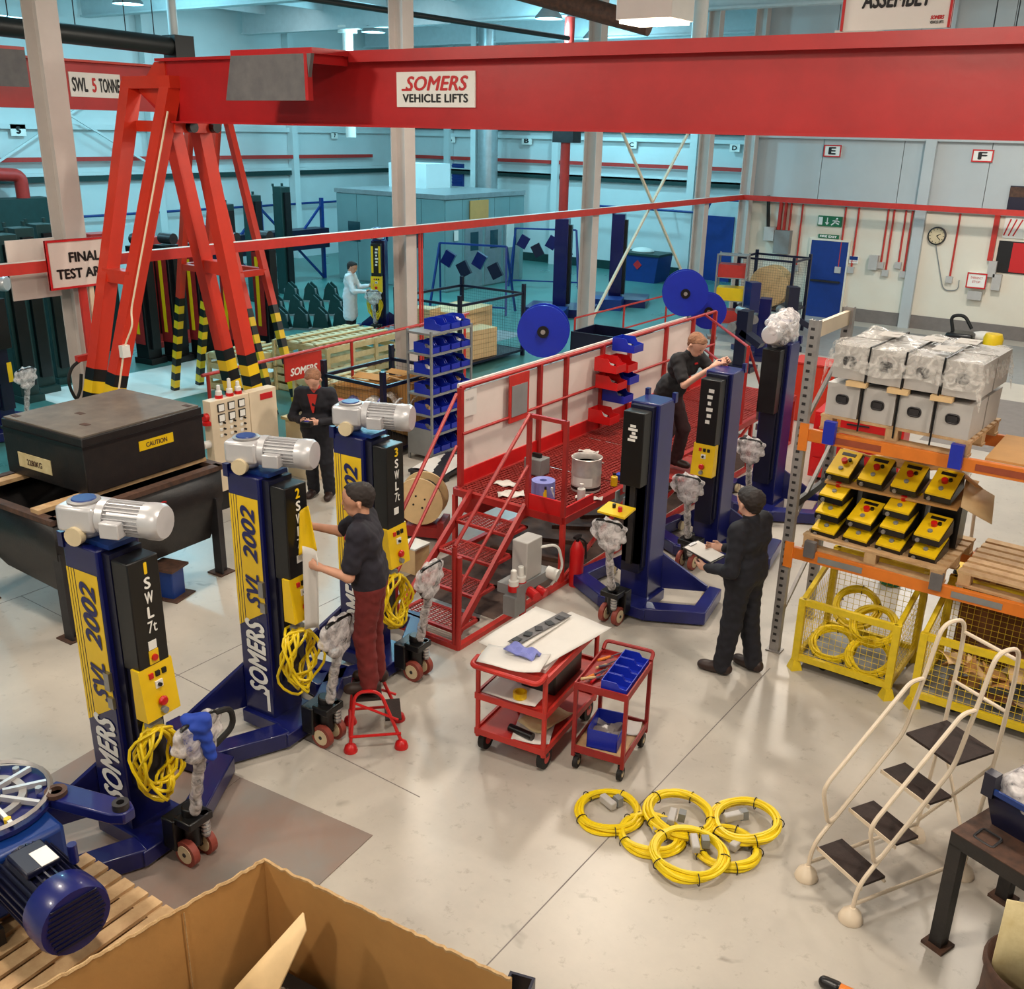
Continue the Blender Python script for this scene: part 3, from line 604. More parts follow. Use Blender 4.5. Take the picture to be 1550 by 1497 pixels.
p, q = atY(760, -22, 14.5), atY(960, 34, 14.5); o = tube_between('radiant_heater', 'brown black radiant heater hood beside the glowing lamp', 'heater', p, Vector((q.x, q.y+.5, q.z)), .16, 'rusty')
MB().cyl((1.0, 0, 0), (1.0, 0, 3), .08, 10).build('flue', 'ceiling_steel', o)
for x, y, Y in ((526, 50, 24), ):
    p = atY(x, y, Y); o = T('roof_vent', 'white flue pipe with a cap under the roof', 'flue', (p.x, Y, p.z)); MB().cyl((0, 0, -3), (0, 0, .0), .16, 14).cyl((0, 0, 0), (0, 0, .2), .3, 14).build('pipe', 'white', o)
p = atY(1062, 0, 20); o = T('drop_pipe', 'white vertical drop pipe behind the long beam', 'pipe', (p.x, 20, 0)); MB().cyl((0, 0, 5.9), (0, 0, 8.2), .15, 12).cyl((0, 0, 4.9), (0, 0, 5.9), .09, 10).build('pipe_run', 'white', o)
# hanging ASSEMBLY sign
a, b = atY(1272, 47, 10.4), atY(1438, 42, 10.4); o = T('hanging_sign', 'white hanging sign reading ASSEMBLY in a red frame', 'sign', ((a.x+b.x)/2, 10.4, (a.z+b.z)/2)); w = b.x-a.x
MB().b2((-w/2, -.01, 0), (w/2, .02, .7)).build('board', 'print_white', o)
MB().b2((-w/2, -.02, 0), (-w/2+.025, .03, .7)).b2((w/2-.025, -.02, 0), (w/2, .03, .7)).b2((-w/2, -.02, .68), (w/2, .03, .7)).build('frame', 'print_red', o)
text(o, 'ASSEMBLY', 'print_black', (-w*.32, -.012, .185), (1, 0, 0), (0, 0, 1), w*.64, .15, bold=.015, shear=.15)
text(o, 'SOMERS', 'print_red', (w*.32, -.012, .07), (1, 0, 0), (0, 0, 1), w*.12, .035, bold=.03, shear=.2); text(o, 'VEHICLE LIFTS', 'print_black', (w*.32, -.012, .035), (1, 0, 0), (0, 0, 1), w*.12, .025, bold=.02)
for s in (-.4, .4): MB().cyl((w*s, 0, .7), (w*s, 0, ZC-o.location.z), .008, 5).build('hanger', 'dark_steel', o)
# FINAL TEST AREA sign on the first column
a, b, c = atX(67, 365, XC+.30), atX(162, 353, XC+.30), atX(80, 440, XC+.30)
o = T('area_sign', 'white FINAL TEST AREA sign with red border on the first column', 'sign', (XC+.30, a.y, c.z)); w, h = b.y-a.y+.12, a.z-c.z
MB().b2((-.02, 0, 0), (0, w, h)).build('board', 'panel_white', o)
MB().b2((-.03, 0, 0), (.008, w, .025)).b2((-.03, 0, h-.025), (.008, w, h)).b2((-.03, 0, .025), (.008, .025, h-.025)).b2((-.03, w-.025, .025), (.008, w, h-.025)).build('frame', 'print_red', o)
text(o, 'FINAL', 'print_black', (.002, w*.29, h*.53), (0, 1, 0), (0, 0, 1), w*.44, h*.21, bold=.016); text(o, 'TEST AREA', 'print_black', (.002, w*.1, h*.2), (0, 1, 0), (0, 0, 1), w*.8, h*.21, bold=.016)
MB().b2((-.06, w*.4, -c.z), (-.02, w*.5, 0)).build('post', 'rail_red', o); MB().b2((-.06, w*.54, -c.z), (-.02, w*.6, 0)).build('post', 'cream', o)
MB().b2((-.32, -.3, -.12), (-.3, .3, h-.0)).build('back_board', 'panel_white', o)

# ================================================================== GANTRIES
YG = 7.5
zb, hb = 4.665, .62
g = T('gantry_crane', 'long red gantry beam across the whole bay on an A-frame with striped feet', 'gantry crane', (0, YG, 0))
x0 = atY(262, 185, YG).x; xr = 2.4
xs = atY(545, 90, YG).x
MB().ext([(x0-.55, zb+.3), (x0-.1, zb), (xr, zb), (xr, zb+hb), (x0-.1, zb+hb)], 'y', -.012, .012).build('beam_web', 'red', g)
MB().b2((x0-.1, -.14, zb-.02), (xr, .14, zb)).build('bottom_flange', 'red', g)
MB().b2((xs, -.16, zb+hb), (xr, .16, zb+hb+.03)).b2((xs, -.16, zb+hb-.07), (xr, -.15, zb+hb)).build('top_flange', 'red', g)
MB().b2((x0-.1, -.1, zb+hb), (xs, .16, zb+hb+.03)).build('top_flange', 'red', g)
xa, xb = atY(345, 110, YG-.6).x, atY(463, 110, YG-.6).x
MB().add([(xa+.08, -.62, zb+hb-.02), (xb+.1, -.62, zb+hb-.02), (xb-.02, -.6, zb+.2), (xa-.06, -.6, zb+.2), (xa+.08, -.58, zb+hb-.02), (xb+.1, -.58, zb+hb-.02), (xb-.02, -.56, zb+.2), (xa-.06, -.56, zb+.2)],
    [(0, 1, 2, 3)[::-1], (4, 5, 6, 7), (0, 4, 5, 1), (1, 5, 6, 2), (2, 6, 7, 3), (3, 7, 4, 0)]).build('end_board', 'grey_plate', g)
MB().b2((xa+.08, -.62, zb+hb-.02), (xs, -.1, zb+hb+.03)).build('bracket_top', 'red', g)
MB().ext([(-.62, zb+hb-.02), (-.62, zb+.2), (-.56, zb+.2), (-.56, zb+hb-.1), (-.1, zb+hb-.1), (-.1, zb+hb-.02)], 'x', xb+.0, xb+.04).build('bracket_side', 'red', g)
sg = MB().b2((0, -.012, 0), (1, 0, 1)); a, b = atY(602, 162, YG-.02), atY(720, 107, YG-.02); w, h = b.x-a.x, b.z-a.z
bd = MB().b2((a.x, -.03, a.z), (b.x, -.012, b.z)).build('name_board', 'print_white', g); part(bd, 'white board reading SOMERS VEHICLE LIFTS')
text(bd, 'SOMERS', 'print_red', (a.x+w*.12, -.03, a.z+h*.46), (1, 0, 0), (0, 0, 1), w*.8, h*.42, bold=.012, shear=.25, space=1.02)
MB().b2((a.x+w*.07, -.034, a.z+h*.46), (a.x+w*.2, -.031, a.z+h*.52)).build('lettering', 'print_red', bd)
text(bd, 'VEHICLE LIFTS', 'print_black', (a.x+w*.08, -.03, a.z+h*.13), (1, 0, 0), (0, 0, 1), w*.84, h*.25, bold=.014, space=1.04)
def aframe(parent, rails, top, feet, along, w=.13, stripe_z=1.86, rungs=(2.95,), xs=None):
    """two legs splayed in the frame's plane, each a ladder of two box rails; along = vector from rail to rail"""
    al = Vector(along)
    for li, (tp, ft) in enumerate(zip(top, feet)):
        leg = []
        for s in (0, 1):
            p, q = Vector(tp)+al*s, Vector(ft)+al*s
            if xs: p.x, q.x = xs[li][s]
            def onz(z): return q+(p-q)*((z-q.z)/(p.z-q.z))
            r = MB().bar(onz(stripe_z), p, w, w, (1, 0, 0)).build('leg_rail', 'orange_red', parent)
            z = stripe_z; k = 0
            while z > q.z+.02:
                z2 = max(q.z, z-.14); MB().bar(onz(z2), onz(z), w+.004, w+.004, (1, 0, 0)).build('hazard_stripe', 'yellow' if k % 2 else 'black', r); z = z2; k += 1
            leg.append((p, q))
        for z in rungs:
            c, d = [q+(p-q)*((z-q.z)/(p.z-q.z)) for p, q in leg]; MB().bar(c, d, w*.9, w*.9).build('rung', 'orange_red', parent)
X1, X2 = -10.80, -10.06
for dx in (0, xr-X2-.3):
    tops = [(X1+dx, -.05, zb+.40), (X1+dx, .42, zb+.05)]; fts = [(X1+dx, -1.42, .0), (X1+dx, 1.05, .0)]
    aframe(g, 2, tops, fts, (X2-X1, 0, 0), w=.17, xs=[[(X1+dx, X1+dx-.05), (X2+dx, X2+dx-.54)], [(X1+dx, X1+dx+.3), (X2+dx-.2, X2+dx-.06)]])
    MB().b2((X1+dx-.03, -.15, zb+.34), (X2+dx+.1, .06, zb+.47)).b2((X1+dx-.06, -.1, zb-.12), (X2+dx+.06, .52, zb+.0)).build('head_frame', 'orange_red', g)
    for y in (.1, .42):
        MB().cyl((X2+dx+.02, y, zb-.06), (X2+dx+.14, y, zb-.06), .06, 12).build('bolt_boss', 'black', g)
MB().add([(x0-.55, -.03, zb+.32), (x0-.02, -.03, zb+.04), (x0-.02, -.03, zb+hb), (x0-.2, -.03, zb+hb), (x0-.55, .03, zb+.32), (x0-.02, .03, zb+.04), (x0-.02, .03, zb+hb), (x0-.2, .03, zb+hb)], [(0, 1, 2, 3)[::-1], (4, 5, 6, 7)[::-1], (0, 1, 5, 4), (1, 2, 6, 5), (2, 3, 7, 6), (3, 0, 4, 7)]).build('gusset', 'orange_red', g)
def cz(z, a=.0): f_ = 1-z/(zb+.4); return (X2-.54*f_+.11+a, -.05-1.37*f_-.06, z)
MB().tube(rounded([cz(zb+.1), cz(3.2), cz(2.6), cz(2.45, .08), cz(2.2, .0), cz(1.5, .06)], .1), .012, 6).build('control_cable', 'cream', g)
MB().box(cz(2.15, .02), (.07, .1, .14)).build('pendant', 'white', g)

XG2 = -14.2
g2 = T('gantry_crane', 'second red gantry behind the first column with an SWL 5 TONNE board', 'gantry crane', (XG2, 0, 0))
zb2, hb2 = 4.82, .62; ye = 11.2
MB().b2((-.012, 2.0, zb2), (.012, ye, zb2+hb2)).build('beam_web', 'red', g2); MB().b2((-.14, 2.0, zb2-.02), (.14, ye, zb2)).build('bottom_flange', 'red', g2); MB().b2((-.16, 2.0, zb2+hb2), (.16, ye+.1, zb2+hb2+.03)).build('top_flange', 'orange_red', g2)
a, b = atX(108, 146, XG2+.03), atX(181, 113, XG2+.03)
bd = MB().b2((.012, a.y, a.z), (.03, b.y, b.z)).build('name_board', 'print_white', g2); w, h = b.y-a.y, b.z-a.z
text(bd, 'SWL', 'print_black', (.03, a.y+w*.04, a.z+h*.2), (0, 1, 0), (0, 0, 1), w*.3, h*.6, bold=.016); text(bd, '5', 'print_red', (.03, a.y+w*.42, a.z+h*.2), (0, 1, 0), (0, 0, 1), w*.09, h*.6, bold=.016); text(bd, 'TONNE', 'print_black', (.03, a.y+w*.56, a.z+h*.2), (0, 1, 0), (0, 0, 1), w*.42, h*.6, bold=.016)
a, b = atX(0, 130, XG2+.5), atX(36, 76, XG2+.5); MB().b2((.48, a.y-1, a.z), (.52, b.y, b.z)).build('end_board', 'grey_plate', g2); MB().b2((0, a.y-1, b.z), (.52, b.y, b.z+.04)).build('bracket_top', 'red', g2)
aframe(g2, 2, [(-.1, ye-.3, zb2), (.1, ye-.3, zb2)], [(-1.25, ye-.3, 0), (1.45, ye-.3, 0)], (0, .55, 0), w=.11, stripe_z=1.75, rungs=(2.3,))
MB().bar((-.62, ye-.3, 2.3), (.78, ye-.3, 2.3), .1, .1).bar((-.62, ye+.25, 2.3), (.78, ye+.25, 2.3), .1, .1).build('cross_tie', 'orange_red', g2)
MB().b2((-.2, ye-.4, zb2-.12), (.2, ye+.35, zb2)).build('head_frame', 'orange_red', g2)

hz_ = T('air_hose', 'black air hose looped below a red valve on the first column', 'hose', (XC+.45, 6.75, 0))
P_ = [atX(x, y, XC+.45)-Vector((XC+.45, 6.75, 0)) for x, y in ((122, 545), (108, 556), (103, 575), (108, 592), (116, 606), (122, 590), (123, 566))]
MB().tube(rounded(P_, .08), .02, 8).build('hose', 'black_rubber', hz_); MB().bar(P_[0]+Vector((0, -.05, .02)), P_[0]+Vector((0, .35, .03)), .07, .07).build('valve', 'rail_red', hz_); MB().bar(P_[0]+Vector((0, .2, 0)), (0, P_[0].y+.2, 0), .05, .05).build('stand_pipe', 'rail_red', hz_)
# ================================================================== MOBILE COLUMN LIFTS
def gearmotor(parent, z, rz=0, wrap=False):
    """bevel gearbox with a horizontal finned motor, on top of a lift; x towards the motor"""
    R = Matrix.Rotation(rz, 4, 'Z')
    gb = MB().box((-.16, 0, z+.15), (.26, .24, .17)).cyl((-.16, 0, z+.01), (-.16, 0, z+.08), .085, 18, .11)
    gb.v = [tuple(R @ Vector(v)) for v in gb.v]; o = gb.build('gearbox', 'silver_paint', parent, bev=.025)
    cp = MB().lathe([(.1, 0), (.1, .012), (.085, .016), (.001, .016)], 22, (-.16, 0, z+.235)); cp.v = [tuple(R @ Vector(v)) for v in cp.v]; cp.build('cover_plate', 'galv', o)
    rg = MB().lathe([(.075, 0), (.07, .008), (.001, .008)], 22, (-.16, 0, z+.251)); rg.v = [tuple(R @ Vector(v)) for v in rg.v]; rg.build('badge', 'teal_blue', o)
    bo = MB().cyl((-.16, -.15, z+.05), (-.16, -.10, z+.05), .06, 16); bo.v = [tuple(R @ Vector(v)) for v in bo.v]; bo.build('shaft_boss', 'wheel_cream', o)
    mb = MB().cyl((-.03, 0, z+.15), (.02, 0, z+.15), .115, 20).cyl((.02, 0, z+.15), (.27, 0, z+.15), .092, 20); mb.v = [tuple(R @ Vector(v)) for v in mb.v]
    mo = mb.build('motor', 'silver_paint', parent)
    fn = MB()
    for k in range(26):
        a = 2*PI*k/26
        c = Vector((.145, .1*math.cos(a), z+.15+.1*math.sin(a))); fn.box(c, (.24, .022, .006), rx=a)
    fn.v = [tuple(R @ Vector(v)) for v in fn.v]; f = fn.build('cooling_fins', 'silver_paint', mo); f['kind'] = 'stuff'
    cv = MB().lathe([(.112, .26), (.116, .3), (.116, .36), (.1, .385), (.001, .39)], 22, (0, 0, 0), axis='x')
    cv.v = [tuple(R @ Vector((v[0], v[1], v[2]+z+.15))) for v in cv.v]; cv.build('fan_cover', 'silver_paint', mo)
    tb = MB().box((.1, -.12, z+.12), (.13, .09, .1)); tb.v = [tuple(R @ Vector(v)) for v in tb.v]; tb.build('terminal_box', 'silver_paint', mo, bev=.008)

def lift(label, x, y, rz, num=None, decals=True, motor=True, blue='blue', panel=True, coil=True, wrapped='wrap', group='mobile column lifts', zt=2.2, black_top=True, panel_low=False):
    o = T('column_lift', label, 'vehicle lift', (x, y, 0), rz, group)
    # post: rounded blue channel at the back, black service box in front
    prof = [(-.29, -.11), (-.27, -.16), (.05, -.16), (.05, .16), (-.27, .16), (-.29, .11)]
    post = MB().ext(prof, 'z', .1, zt).build('post', blue, o, bev=.012)
    MB().b2((.05, -.12, .5), (.12, .12, zt-.02)).build('inner_track', 'navy', o)
    MB().b2((.12, -.115, 1.40), (.27, .115, zt-.05)).build('service_box', 'black', o, bev=.008)
    MB().b2((.05, -.1, .45), (.16, .1, 1.40)).build('lower_housing', 'navy', o)
    for yy in (-.15, .15): MB().b2((-.3, yy-.02, zt-.04), (-.25, yy+.02, zt+.06)).build('lifting_lug', blue, post)
    if decals:
        # striped yellow SVL 2002 band and SOMERS lettering, on the -y face
        z1, z0 = zt-.17, .98
        dec = MB().add([(-.185, -.162, z0-.015), (.035, -.162, z0+.12), (.035, -.162, z1), (-.185, -.162, z1)], [(0, 1, 2, 3)]).build('decal', 'yellow', post); part(dec, 'yellow panel reading SVL 2002')
        for k in range(3):
            xx = -.265+k*.026; MB().add([(xx, -.162, z0-.065+k*.016), (xx+.02, -.162, z0-.052+k*.016), (xx+.02, -.162, z1), (xx, -.162, z1)], [(0, 1, 2, 3)]).build('stripe', 'yellow', post)
        text(dec, '2002', 'print_blue', (-.005, -.163, 1.50), (0, 0, 1), (-1, 0, 0), .46, .15, bold=.014, shear=.3)
        text(dec, 'SVL', 'print_blue', (-.005, -.163, 1.12), (0, 0, 1), (-1, 0, 0), .29, .15, bold=.014, shear=.3)
        text(post, 'SOMERS', 'print_white', (.01, -.162, .34), (0, 0, 1), (-1, 0, 0), .66, .21, bold=.016, shear=.22, space=1.03)
        MB().b2((-.02, -.1632, .20), (.012, -.162, .40)).build('lettering', 'print_white', post)
    if num:
        for k, (ch, c) in enumerate(((num, 'yellow'), ('S', 'print_white'), ('W', 'print_white'), ('L', 'print_white'), ('7t', 'print_white'))):
            wd = {'1': .02, 'W': .055, '7t': .06}.get(ch, .042); text(o, ch, c, (.271, -wd/2+.01, 2.045-.1*k), (0, 1, 0), (0, 0, 1), wd*1.15, .08, bold=.014 if len(ch) == 1 else .004)
        MB().b2((.27, -.03, 1.53), (.274, .03, 1.59)).build('warning_label', 'print_white', o)
        if num == '1': MB().b2((.27, -.035, 1.43), (.276, .035, 1.525)).build('isolator', 'yellow', o); MB().cyl((.276, 0, 1.475), (.29, 0, 1.475), .022, 12).build('isolator_knob', 'bright_red', o)
    elif panel:
        for k in range(6): MB().b2((.27, -.02+.012*(k % 2), 1.66+.07*k), (.275, .03+.012*(k % 3), 1.70+.07*k)).build('torn_label', 'print_white', o)
    if panel:
        pz0, pz1 = 1.06, 1.42
        pn = MB().add([(.2, -.13, pz0), (.31, -.13, pz0), (.27, -.13, pz1), (.2, -.13, pz1), (.2, .13, pz0), (.31, .13, pz0), (.27, .13, pz1), (.2, .13, pz1)], [(0, 1, 2, 3), (4, 7, 6, 5), (0, 4, 5, 1), (1, 5, 6, 2), (2, 6, 7, 3), (3, 7, 4, 0)]).build('control_panel', 'yellow', o)
        for k in range(3): MB().b2((.272, -.06+.05*k, 1.34), (.289, -.03+.05*k, 1.375)).build('label_plate', ['print_red', 'print_black', 'print_black'][k], pn)
        MB().b2((.278, -.025, 1.26), (.294, .03, 1.31)).build('label_plate', 'print_white', pn); MB().cyl((.285, .0, 1.285), (.31, .0, 1.285), .013, 10).build('selector', 'black', pn)
        MB().lathe([(.03, .0), (.034, .012), (.026, .026), (.001, .03)], 14, (.305, .0, 1.17), 'x').build('stop_button', 'bright_red', pn); MB().cyl((.3, 0, 1.105), (.335, 0, 1.105), .022, 12).build('socket', 'grey_paint', pn)
    for zz, s in ((1.3, .04), (1.14, .025)):
        MB().b2((.0, -.17-s*.5, zz-s*1.6), (.05, -.16, zz+s*1.6)).build('latch', 'steel', post)
    # base: boxed legs splayed round the wheel of the vehicle
    bs = MB().ext([(.12, -.2), (.3, -.28), (.3, .28), (.12, .2), (-.28, .2), (-.28, -.2)], 'z', .03, .15).build('base', blue, o, bev=.01)
    for s in (-1, 1):
        pts = [(.22, s*.22), (-.06, s*.72), (-.62, s*.62)]
        lg = MB(); w = .07
        poly = [(.3, s*.24), (-.0, s*.8), (-.63, s*.69), (-.62, s*.55), (-.1, s*.63), (.12, s*.2)]
        if s > 0: poly = poly[::-1]
        lg.ext(poly, 'z', .02, .16); lg.build('base_leg', blue, o, bev=.012)
        MB().add([(-.27, s*.12, .55), (-.27, s*.12, .14), (-.50, s*.58, .14), (-.50, s*.57, .2), (-.3, s*.12, .55), (-.3, s*.12, .14), (-.53, s*.58, .14), (-.53, s*.57, .2)], [(0, 1, 2, 3), (7, 6, 5, 4), (0, 4, 5, 1), (1, 5, 6, 2), (2, 6, 7, 3), (3, 7, 4, 0)]).build('gusset', blue, o)
        MB().cyl((-.5, s*.62, .07), (-.5, s*.54, .07), .06, 12).build('roller', 'wheel_cream', o)
    # steering unit: black yoke, pump and two wheels
    st = MB().b2((.3, -.12, .1), (.42, .12, .34)).cyl((.46, 0, .12), (.46, 0, .42), .06, 14).b2((.4, -.1, .3), (.56, .1, .36)).build('steering_unit', 'black', o, bev=.01)
    MB().cyl((.53, .05, .18), (.53, .05, .36), .028, 12).build('pump_ram', 'steel', st)
    for k in range(4): MB().lathe([(.034, 0), (.034, .015)], 12, (.53, .05, .2+.03*k)).build('pump_ring', 'bolt', st)
    for s in (-1, 1):
        wl = MB().cyl((.48, s*.05, .095), (.48, s*.1, .095), .095, 22).build('wheel', 'wheel_red', o)
        MB().cyl((.48, s*.045, .095), (.48, s*.104, .095), .066, 18).build('hub', 'wheel_cream', wl); MB().cyl((.48, s*.03, .095), (.48, s*.108, .095), .016, 10).build('axle', 'dark_steel', wl)
    # draw bar with loop handle, wrapped in film
    hx = .60
    hd = MB().cyl((.5, 0, .36), (hx, 0, .82), .022, 10).tube(rounded([(hx, -.0, .8), (hx+.01, -.13, .92), (hx+.03, -.15, 1.14), (hx+.03, .15, 1.14), (hx+.01, .13, .92), (hx, 0, .8)], .06, 5, True), .016, 8, True).build('draw_bar', 'black', o)
    if wrapped:
        pr = [((.505, 0, .4), (hx, 0, .82), .042, .036, .03), ('e', (hx+.02, 0, 1.03), (.045, .19, .15), .05), ((hx+.01, -.06, .9), (hx+.01, .06, .9), .035, .035, .05)]
        skin_obj('plastic_wrap', wrapped, hd, pr, h=.014, noise=(.008, 26))
    if coil:
        cb = MB(); rnd = random.Random(int(x*100+y*10))
        for k in range(9):
            r1, r2 = .14+rnd.uniform(-.02, .03), .24+rnd.uniform(-.04, .05); cy = rnd.uniform(-.03, .03)
            pts = [(.22+.05*math.sin(3*a+k)+.012*k, cy-.06+r1*math.cos(a), .98-r2+r2*math.sin(a)) for a in [2*PI*i/22 for i in range(22)]]; cb.tube(pts, .011, 6, True)
        c = cb.build('cable_coil', 'cable_yellow', o); c['kind'] = 'stuff'
        MB().b2((.2, -.08, .9), (.26, .02, 1.0)).build('cable_plug', 'grey_paint', o)
    if motor: gearmotor(o, zt+.02, rz=math.radians(19)); MB().ext([(-.3, -.1), (.1, -.1), (.1, .1), (-.3, .1)], 'z', zt, zt+.03).build('motor_mount', 'teal_blue', o)
    return o
l1 = lift('yellow striped SVL 2002 lift numbered 1, nearest the camera', -5.29, 3.17, math.radians(4), '1')
l2 = lift('yellow striped SVL 2002 lift numbered 2, left of the man on the stool', -5.56, 4.66, math.radians(4), '2')
l3 = lift('yellow striped SVL 2002 lift numbered 3, behind the man on the stool', -5.66, 5.86, math.radians(4), '3')
skin_obj('cloth', 'cloth_blue', l1, [((.6, -.06, 1.16), (.66, .02, 1.14), .04, .05, .03), ((.65, .0, 1.1), (.68, .03, .88), .05, .035, .04), ((.62, -.05, 1.1), (.62, -.08, .98), .05, .03, .04)], h=.012, noise=(.008, 40))
MB().tube(rounded([(.62, .08, 1.12), (.64, .26, 1.1), (.64, .27, .95), (.62, .12, .88)], .1), .02, 8).build('grip', 'black_rubber', l1)
b1 = lift('unmarked blue lift with a hanging yellow control plate, beside the red extinguisher', -4.34, 8.36, math.radians(-90), None, False, False, 'bare_blue', False, False)
MB().b2((.12, -.03, .55), (.2, .03, 2.0)).build('channel', 'dark_steel', b1); MB().b2((.12, -.1, .55), (.16, .1, 1.4)).build('channel_back', 'black', b1)
pl = MB().box((.5, .0, 1.22), (.22, .3, .02), ry=.15).build('control_plate', 'yellow', b1); MB().cyl((.48, -.04, 1.22), (.48, -.04, 1.27), .018, 10).build('button', 'black', pl); MB().cyl((.52, .05, 1.22), (.52, .05, 1.27), .022, 10).build('button', 'bright_red', pl)
for k in range(5): MB().b2((.27, -.05+.02*(k % 3), 1.86+.035*k), (.274, .03+.02*(k % 2), 1.885+.035*k)).build('torn_label', 'print_white', b1)
MB().b2((.16, -.17, 1.2), (.24, -.16, 1.3)).build('latch_plate', 'grey_paint', b1)
b2_ = lift('unmarked blue lift with a yellow control panel that a man is working on', -4.34, 10.05, math.radians(-90), None, False, False, 'bare_blue', True, False)
b3 = lift('unmarked blue lift with its motor wrapped in crumpled film, by the rack', -4.36, 11.8, math.radians(-90), None, False, False, 'bare_blue', False, False, zt=2.25)
skin_obj('plastic_wrap', 'wrap', b3, [((-.2, 0, 2.33), (.1, 0, 2.33), .13, .13, .05), ((-.16, 0, 2.5), (.16, .0, 2.48), .15, .14, .06), ((.2, .02, 2.5), (.3, .02, 2.46), .1, .1, .05)], h=.016, noise=(.022, 22))
gearmotor(b3, 2.24)
# ================================================================== RED WORK PLATFORM
XA, XB, Y0, YD, YE, ZD = -6.68, -5.21, 6.5, 8.28, 15.0, .80
pf = T('work_platform', 'long red steel work platform with mesh deck, stairs and white side panels', 'platform', (0, 0, 0))
fr = MB()
for x in (XA, XB): fr.b2((x-.03, YD, ZD-.08), (x+.03, YE, ZD-.0))
fr.b2((XA, YD-.03, ZD-.08), (XB, YD+.03, ZD)).b2((XA, YE-.03, ZD-.08), (XB, YE+.03, ZD)); fr.build('deck_frame', 'platform_red', pf)
MB().b2((XB-.03, Y0, 0), (XB+.03, YE, .05)).build('base_rail', 'rail_red', pf); MB().b2((XA-.03, YD, 0), (XA+.03, YE, .05)).build('base_rail', 'rail_red', pf); MB().b2((XA+.3, Y0-.03, 0), (XB, Y0+.03, .05)).build('base_rail', 'rail_red', pf)
for k in range(5):                                                   # open mesh deck panels
    a, b = YD+.03+k*(YE-YD)/5, YD-.03+(k+1)*(YE-YD)/5
    dk = MB(); x = XA+.03
    n = 26
    for i in range(n+1): xx = XA+.04+(XB-XA-.08)*i/n; dk.b2((xx-.006, a, ZD-.025), (xx+.006, b, ZD-.003))
    m = 24
    for i in range(m+1): yy = a+.006+(b-a-.012)*i/m; dk.b2((XA+.04, yy-.008, ZD-.02), (XB-.04, yy+.008, ZD-.004))
    o = dk.build('deck_mesh', 'mesh_red', pf); o['kind'] = 'stuff'
for x in (XA, XB):
    for y in (YD, 9.95, 11.6, 13.3, YE): MB().b2((x-.025, y-.025, 0), (x+.025, y+.025, ZD-.08)).build('leg', 'rail_red', pf)
for y in (YD, 11.6): MB().bar((XB, y, .05), (XB, y+1.6, ZD-.1), .035, .035).build('diagonal', 'rail_red', pf)
MB().b2((XA, 7.2, -.0), (XB-.1, YE, .003)).build('shade_sheet', 'shade_brown', pf)  # dark brown sheet standing in for the shade under the deck
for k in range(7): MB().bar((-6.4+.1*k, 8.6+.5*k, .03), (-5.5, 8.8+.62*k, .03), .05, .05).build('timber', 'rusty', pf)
# stairs
def sx(i): return (-5.25-.113*i*1.0, -5.25-.113*i-.74)
for i in range(4):
    xr_, xl_ = sx(i); y = Y0+.03+.43*i; z = .16*(i+1); tdm = MB()
    tdm.b2((xl_, y, z-.03), (xr_, y+.03, z)).b2((xl_, y+.33, z-.03), (xr_, y+.36, z)).b2((xl_, y, z-.03), (xl_+.03, y+.36, z)).b2((xr_-.03, y, z-.03), (xr_, y+.36, z)).build('tread_frame', 'platform_red', pf)
    g_ = MB()
    for k in range(13): g_.b2((xl_+.03+k*.056, y+.03, z-.014), (xl_+.04+k*.056, y+.33, z-.004))
    for k in range(9): g_.b2((xl_+.03, y+.04+k*.034, z-.013), (xr_-.03, y+.048+k*.034, z-.005))
    o = g_.build('tread_mesh', 'mesh_red', pf); o['kind'] = 'stuff'
for s in (0, 1):
    MB().bar((sx(0)[s], Y0, .1), (sx(4)[s], YD, ZD), .04, .1).build('stringer', 'platform_red', pf)
    MB().cyl((sx(0)[s], Y0, 0), (sx(0)[s], Y0, 1.05), .028, 10).build('stair_post', 'platform_red', pf)
    q = (XB-.46, YD, 1.85) if s == 0 else (XA+.02, YD, 1.9)
    MB().cyl((sx(0)[s], Y0, 1.05), q, .02, 10).build('handrail', 'platform_red', pf); MB().cyl((sx(0)[s], Y0, .55), (q[0], YD, 1.3), .018, 10).build('handrail', 'platform_red', pf)
MB().cyl((XB, Y0, 0), (XB, Y0+.02, .95), .03, 10).build('corner_post', 'platform_red', pf)
# guard frame at the head of the stairs
for x in (XB, XB-.46): MB().b2((x-.022, YD-.022, ZD), (x+.022, YD+.022, 1.86)).build('guard_post', 'platform_red', pf)
MB().b2((XB-.46, YD-.02, 1.82), (XB, YD+.02, 1.86)).build('guard_rail', 'platform_red', pf); MB().b2((XB-.46, YD-.012, ZD), (XB, YD+.012, ZD+.17)).build('kick_plate', 'bright_red', pf)
MB().b2((XB-.012, YD, ZD), (XB+.012, YD+.6, ZD+.1)).build('kick_plate', 'bright_red', pf)
# back wall of the platform: white panels between red posts
ys = [YD+.1, 9.95, 10.55, 11.45, 12.2, 13.3, 14.2, YE]
for i, y in enumerate(ys): MB().b2((XA-.03, y-.025, ZD), (XA+.03, y+.025, 1.95)).build('panel_post', 'platform_red', pf)
for i in range(len(ys)-1):
    if i == 6: continue
    MB().b2((XA-.035, ys[i]+.03, ZD+.17), (XA-.02, ys[i+1]-.03, 1.9)).build('side_panel', 'panel_white', pf)
MB().b2((XA-.03, ys[0], ZD+.0), (XA-.0, YE, ZD+.17)).build('kick_plate', 'bright_red', pf)
MB().cyl((XA, ys[0], 1.95), (XA, YE, 1.95), .024, 10).build('top_rail', 'platform_red', pf); MB().cyl((XA+.03, ys[0], 1.42), (XA+.03, YE, 1.42), .018, 10).build('mid_rail', 'platform_red', pf)
MB().b2((XA-.05, ys[0], 1.93), (XA-.02, YE-1, 1.99)).build('top_capping', 'panel_white', pf)
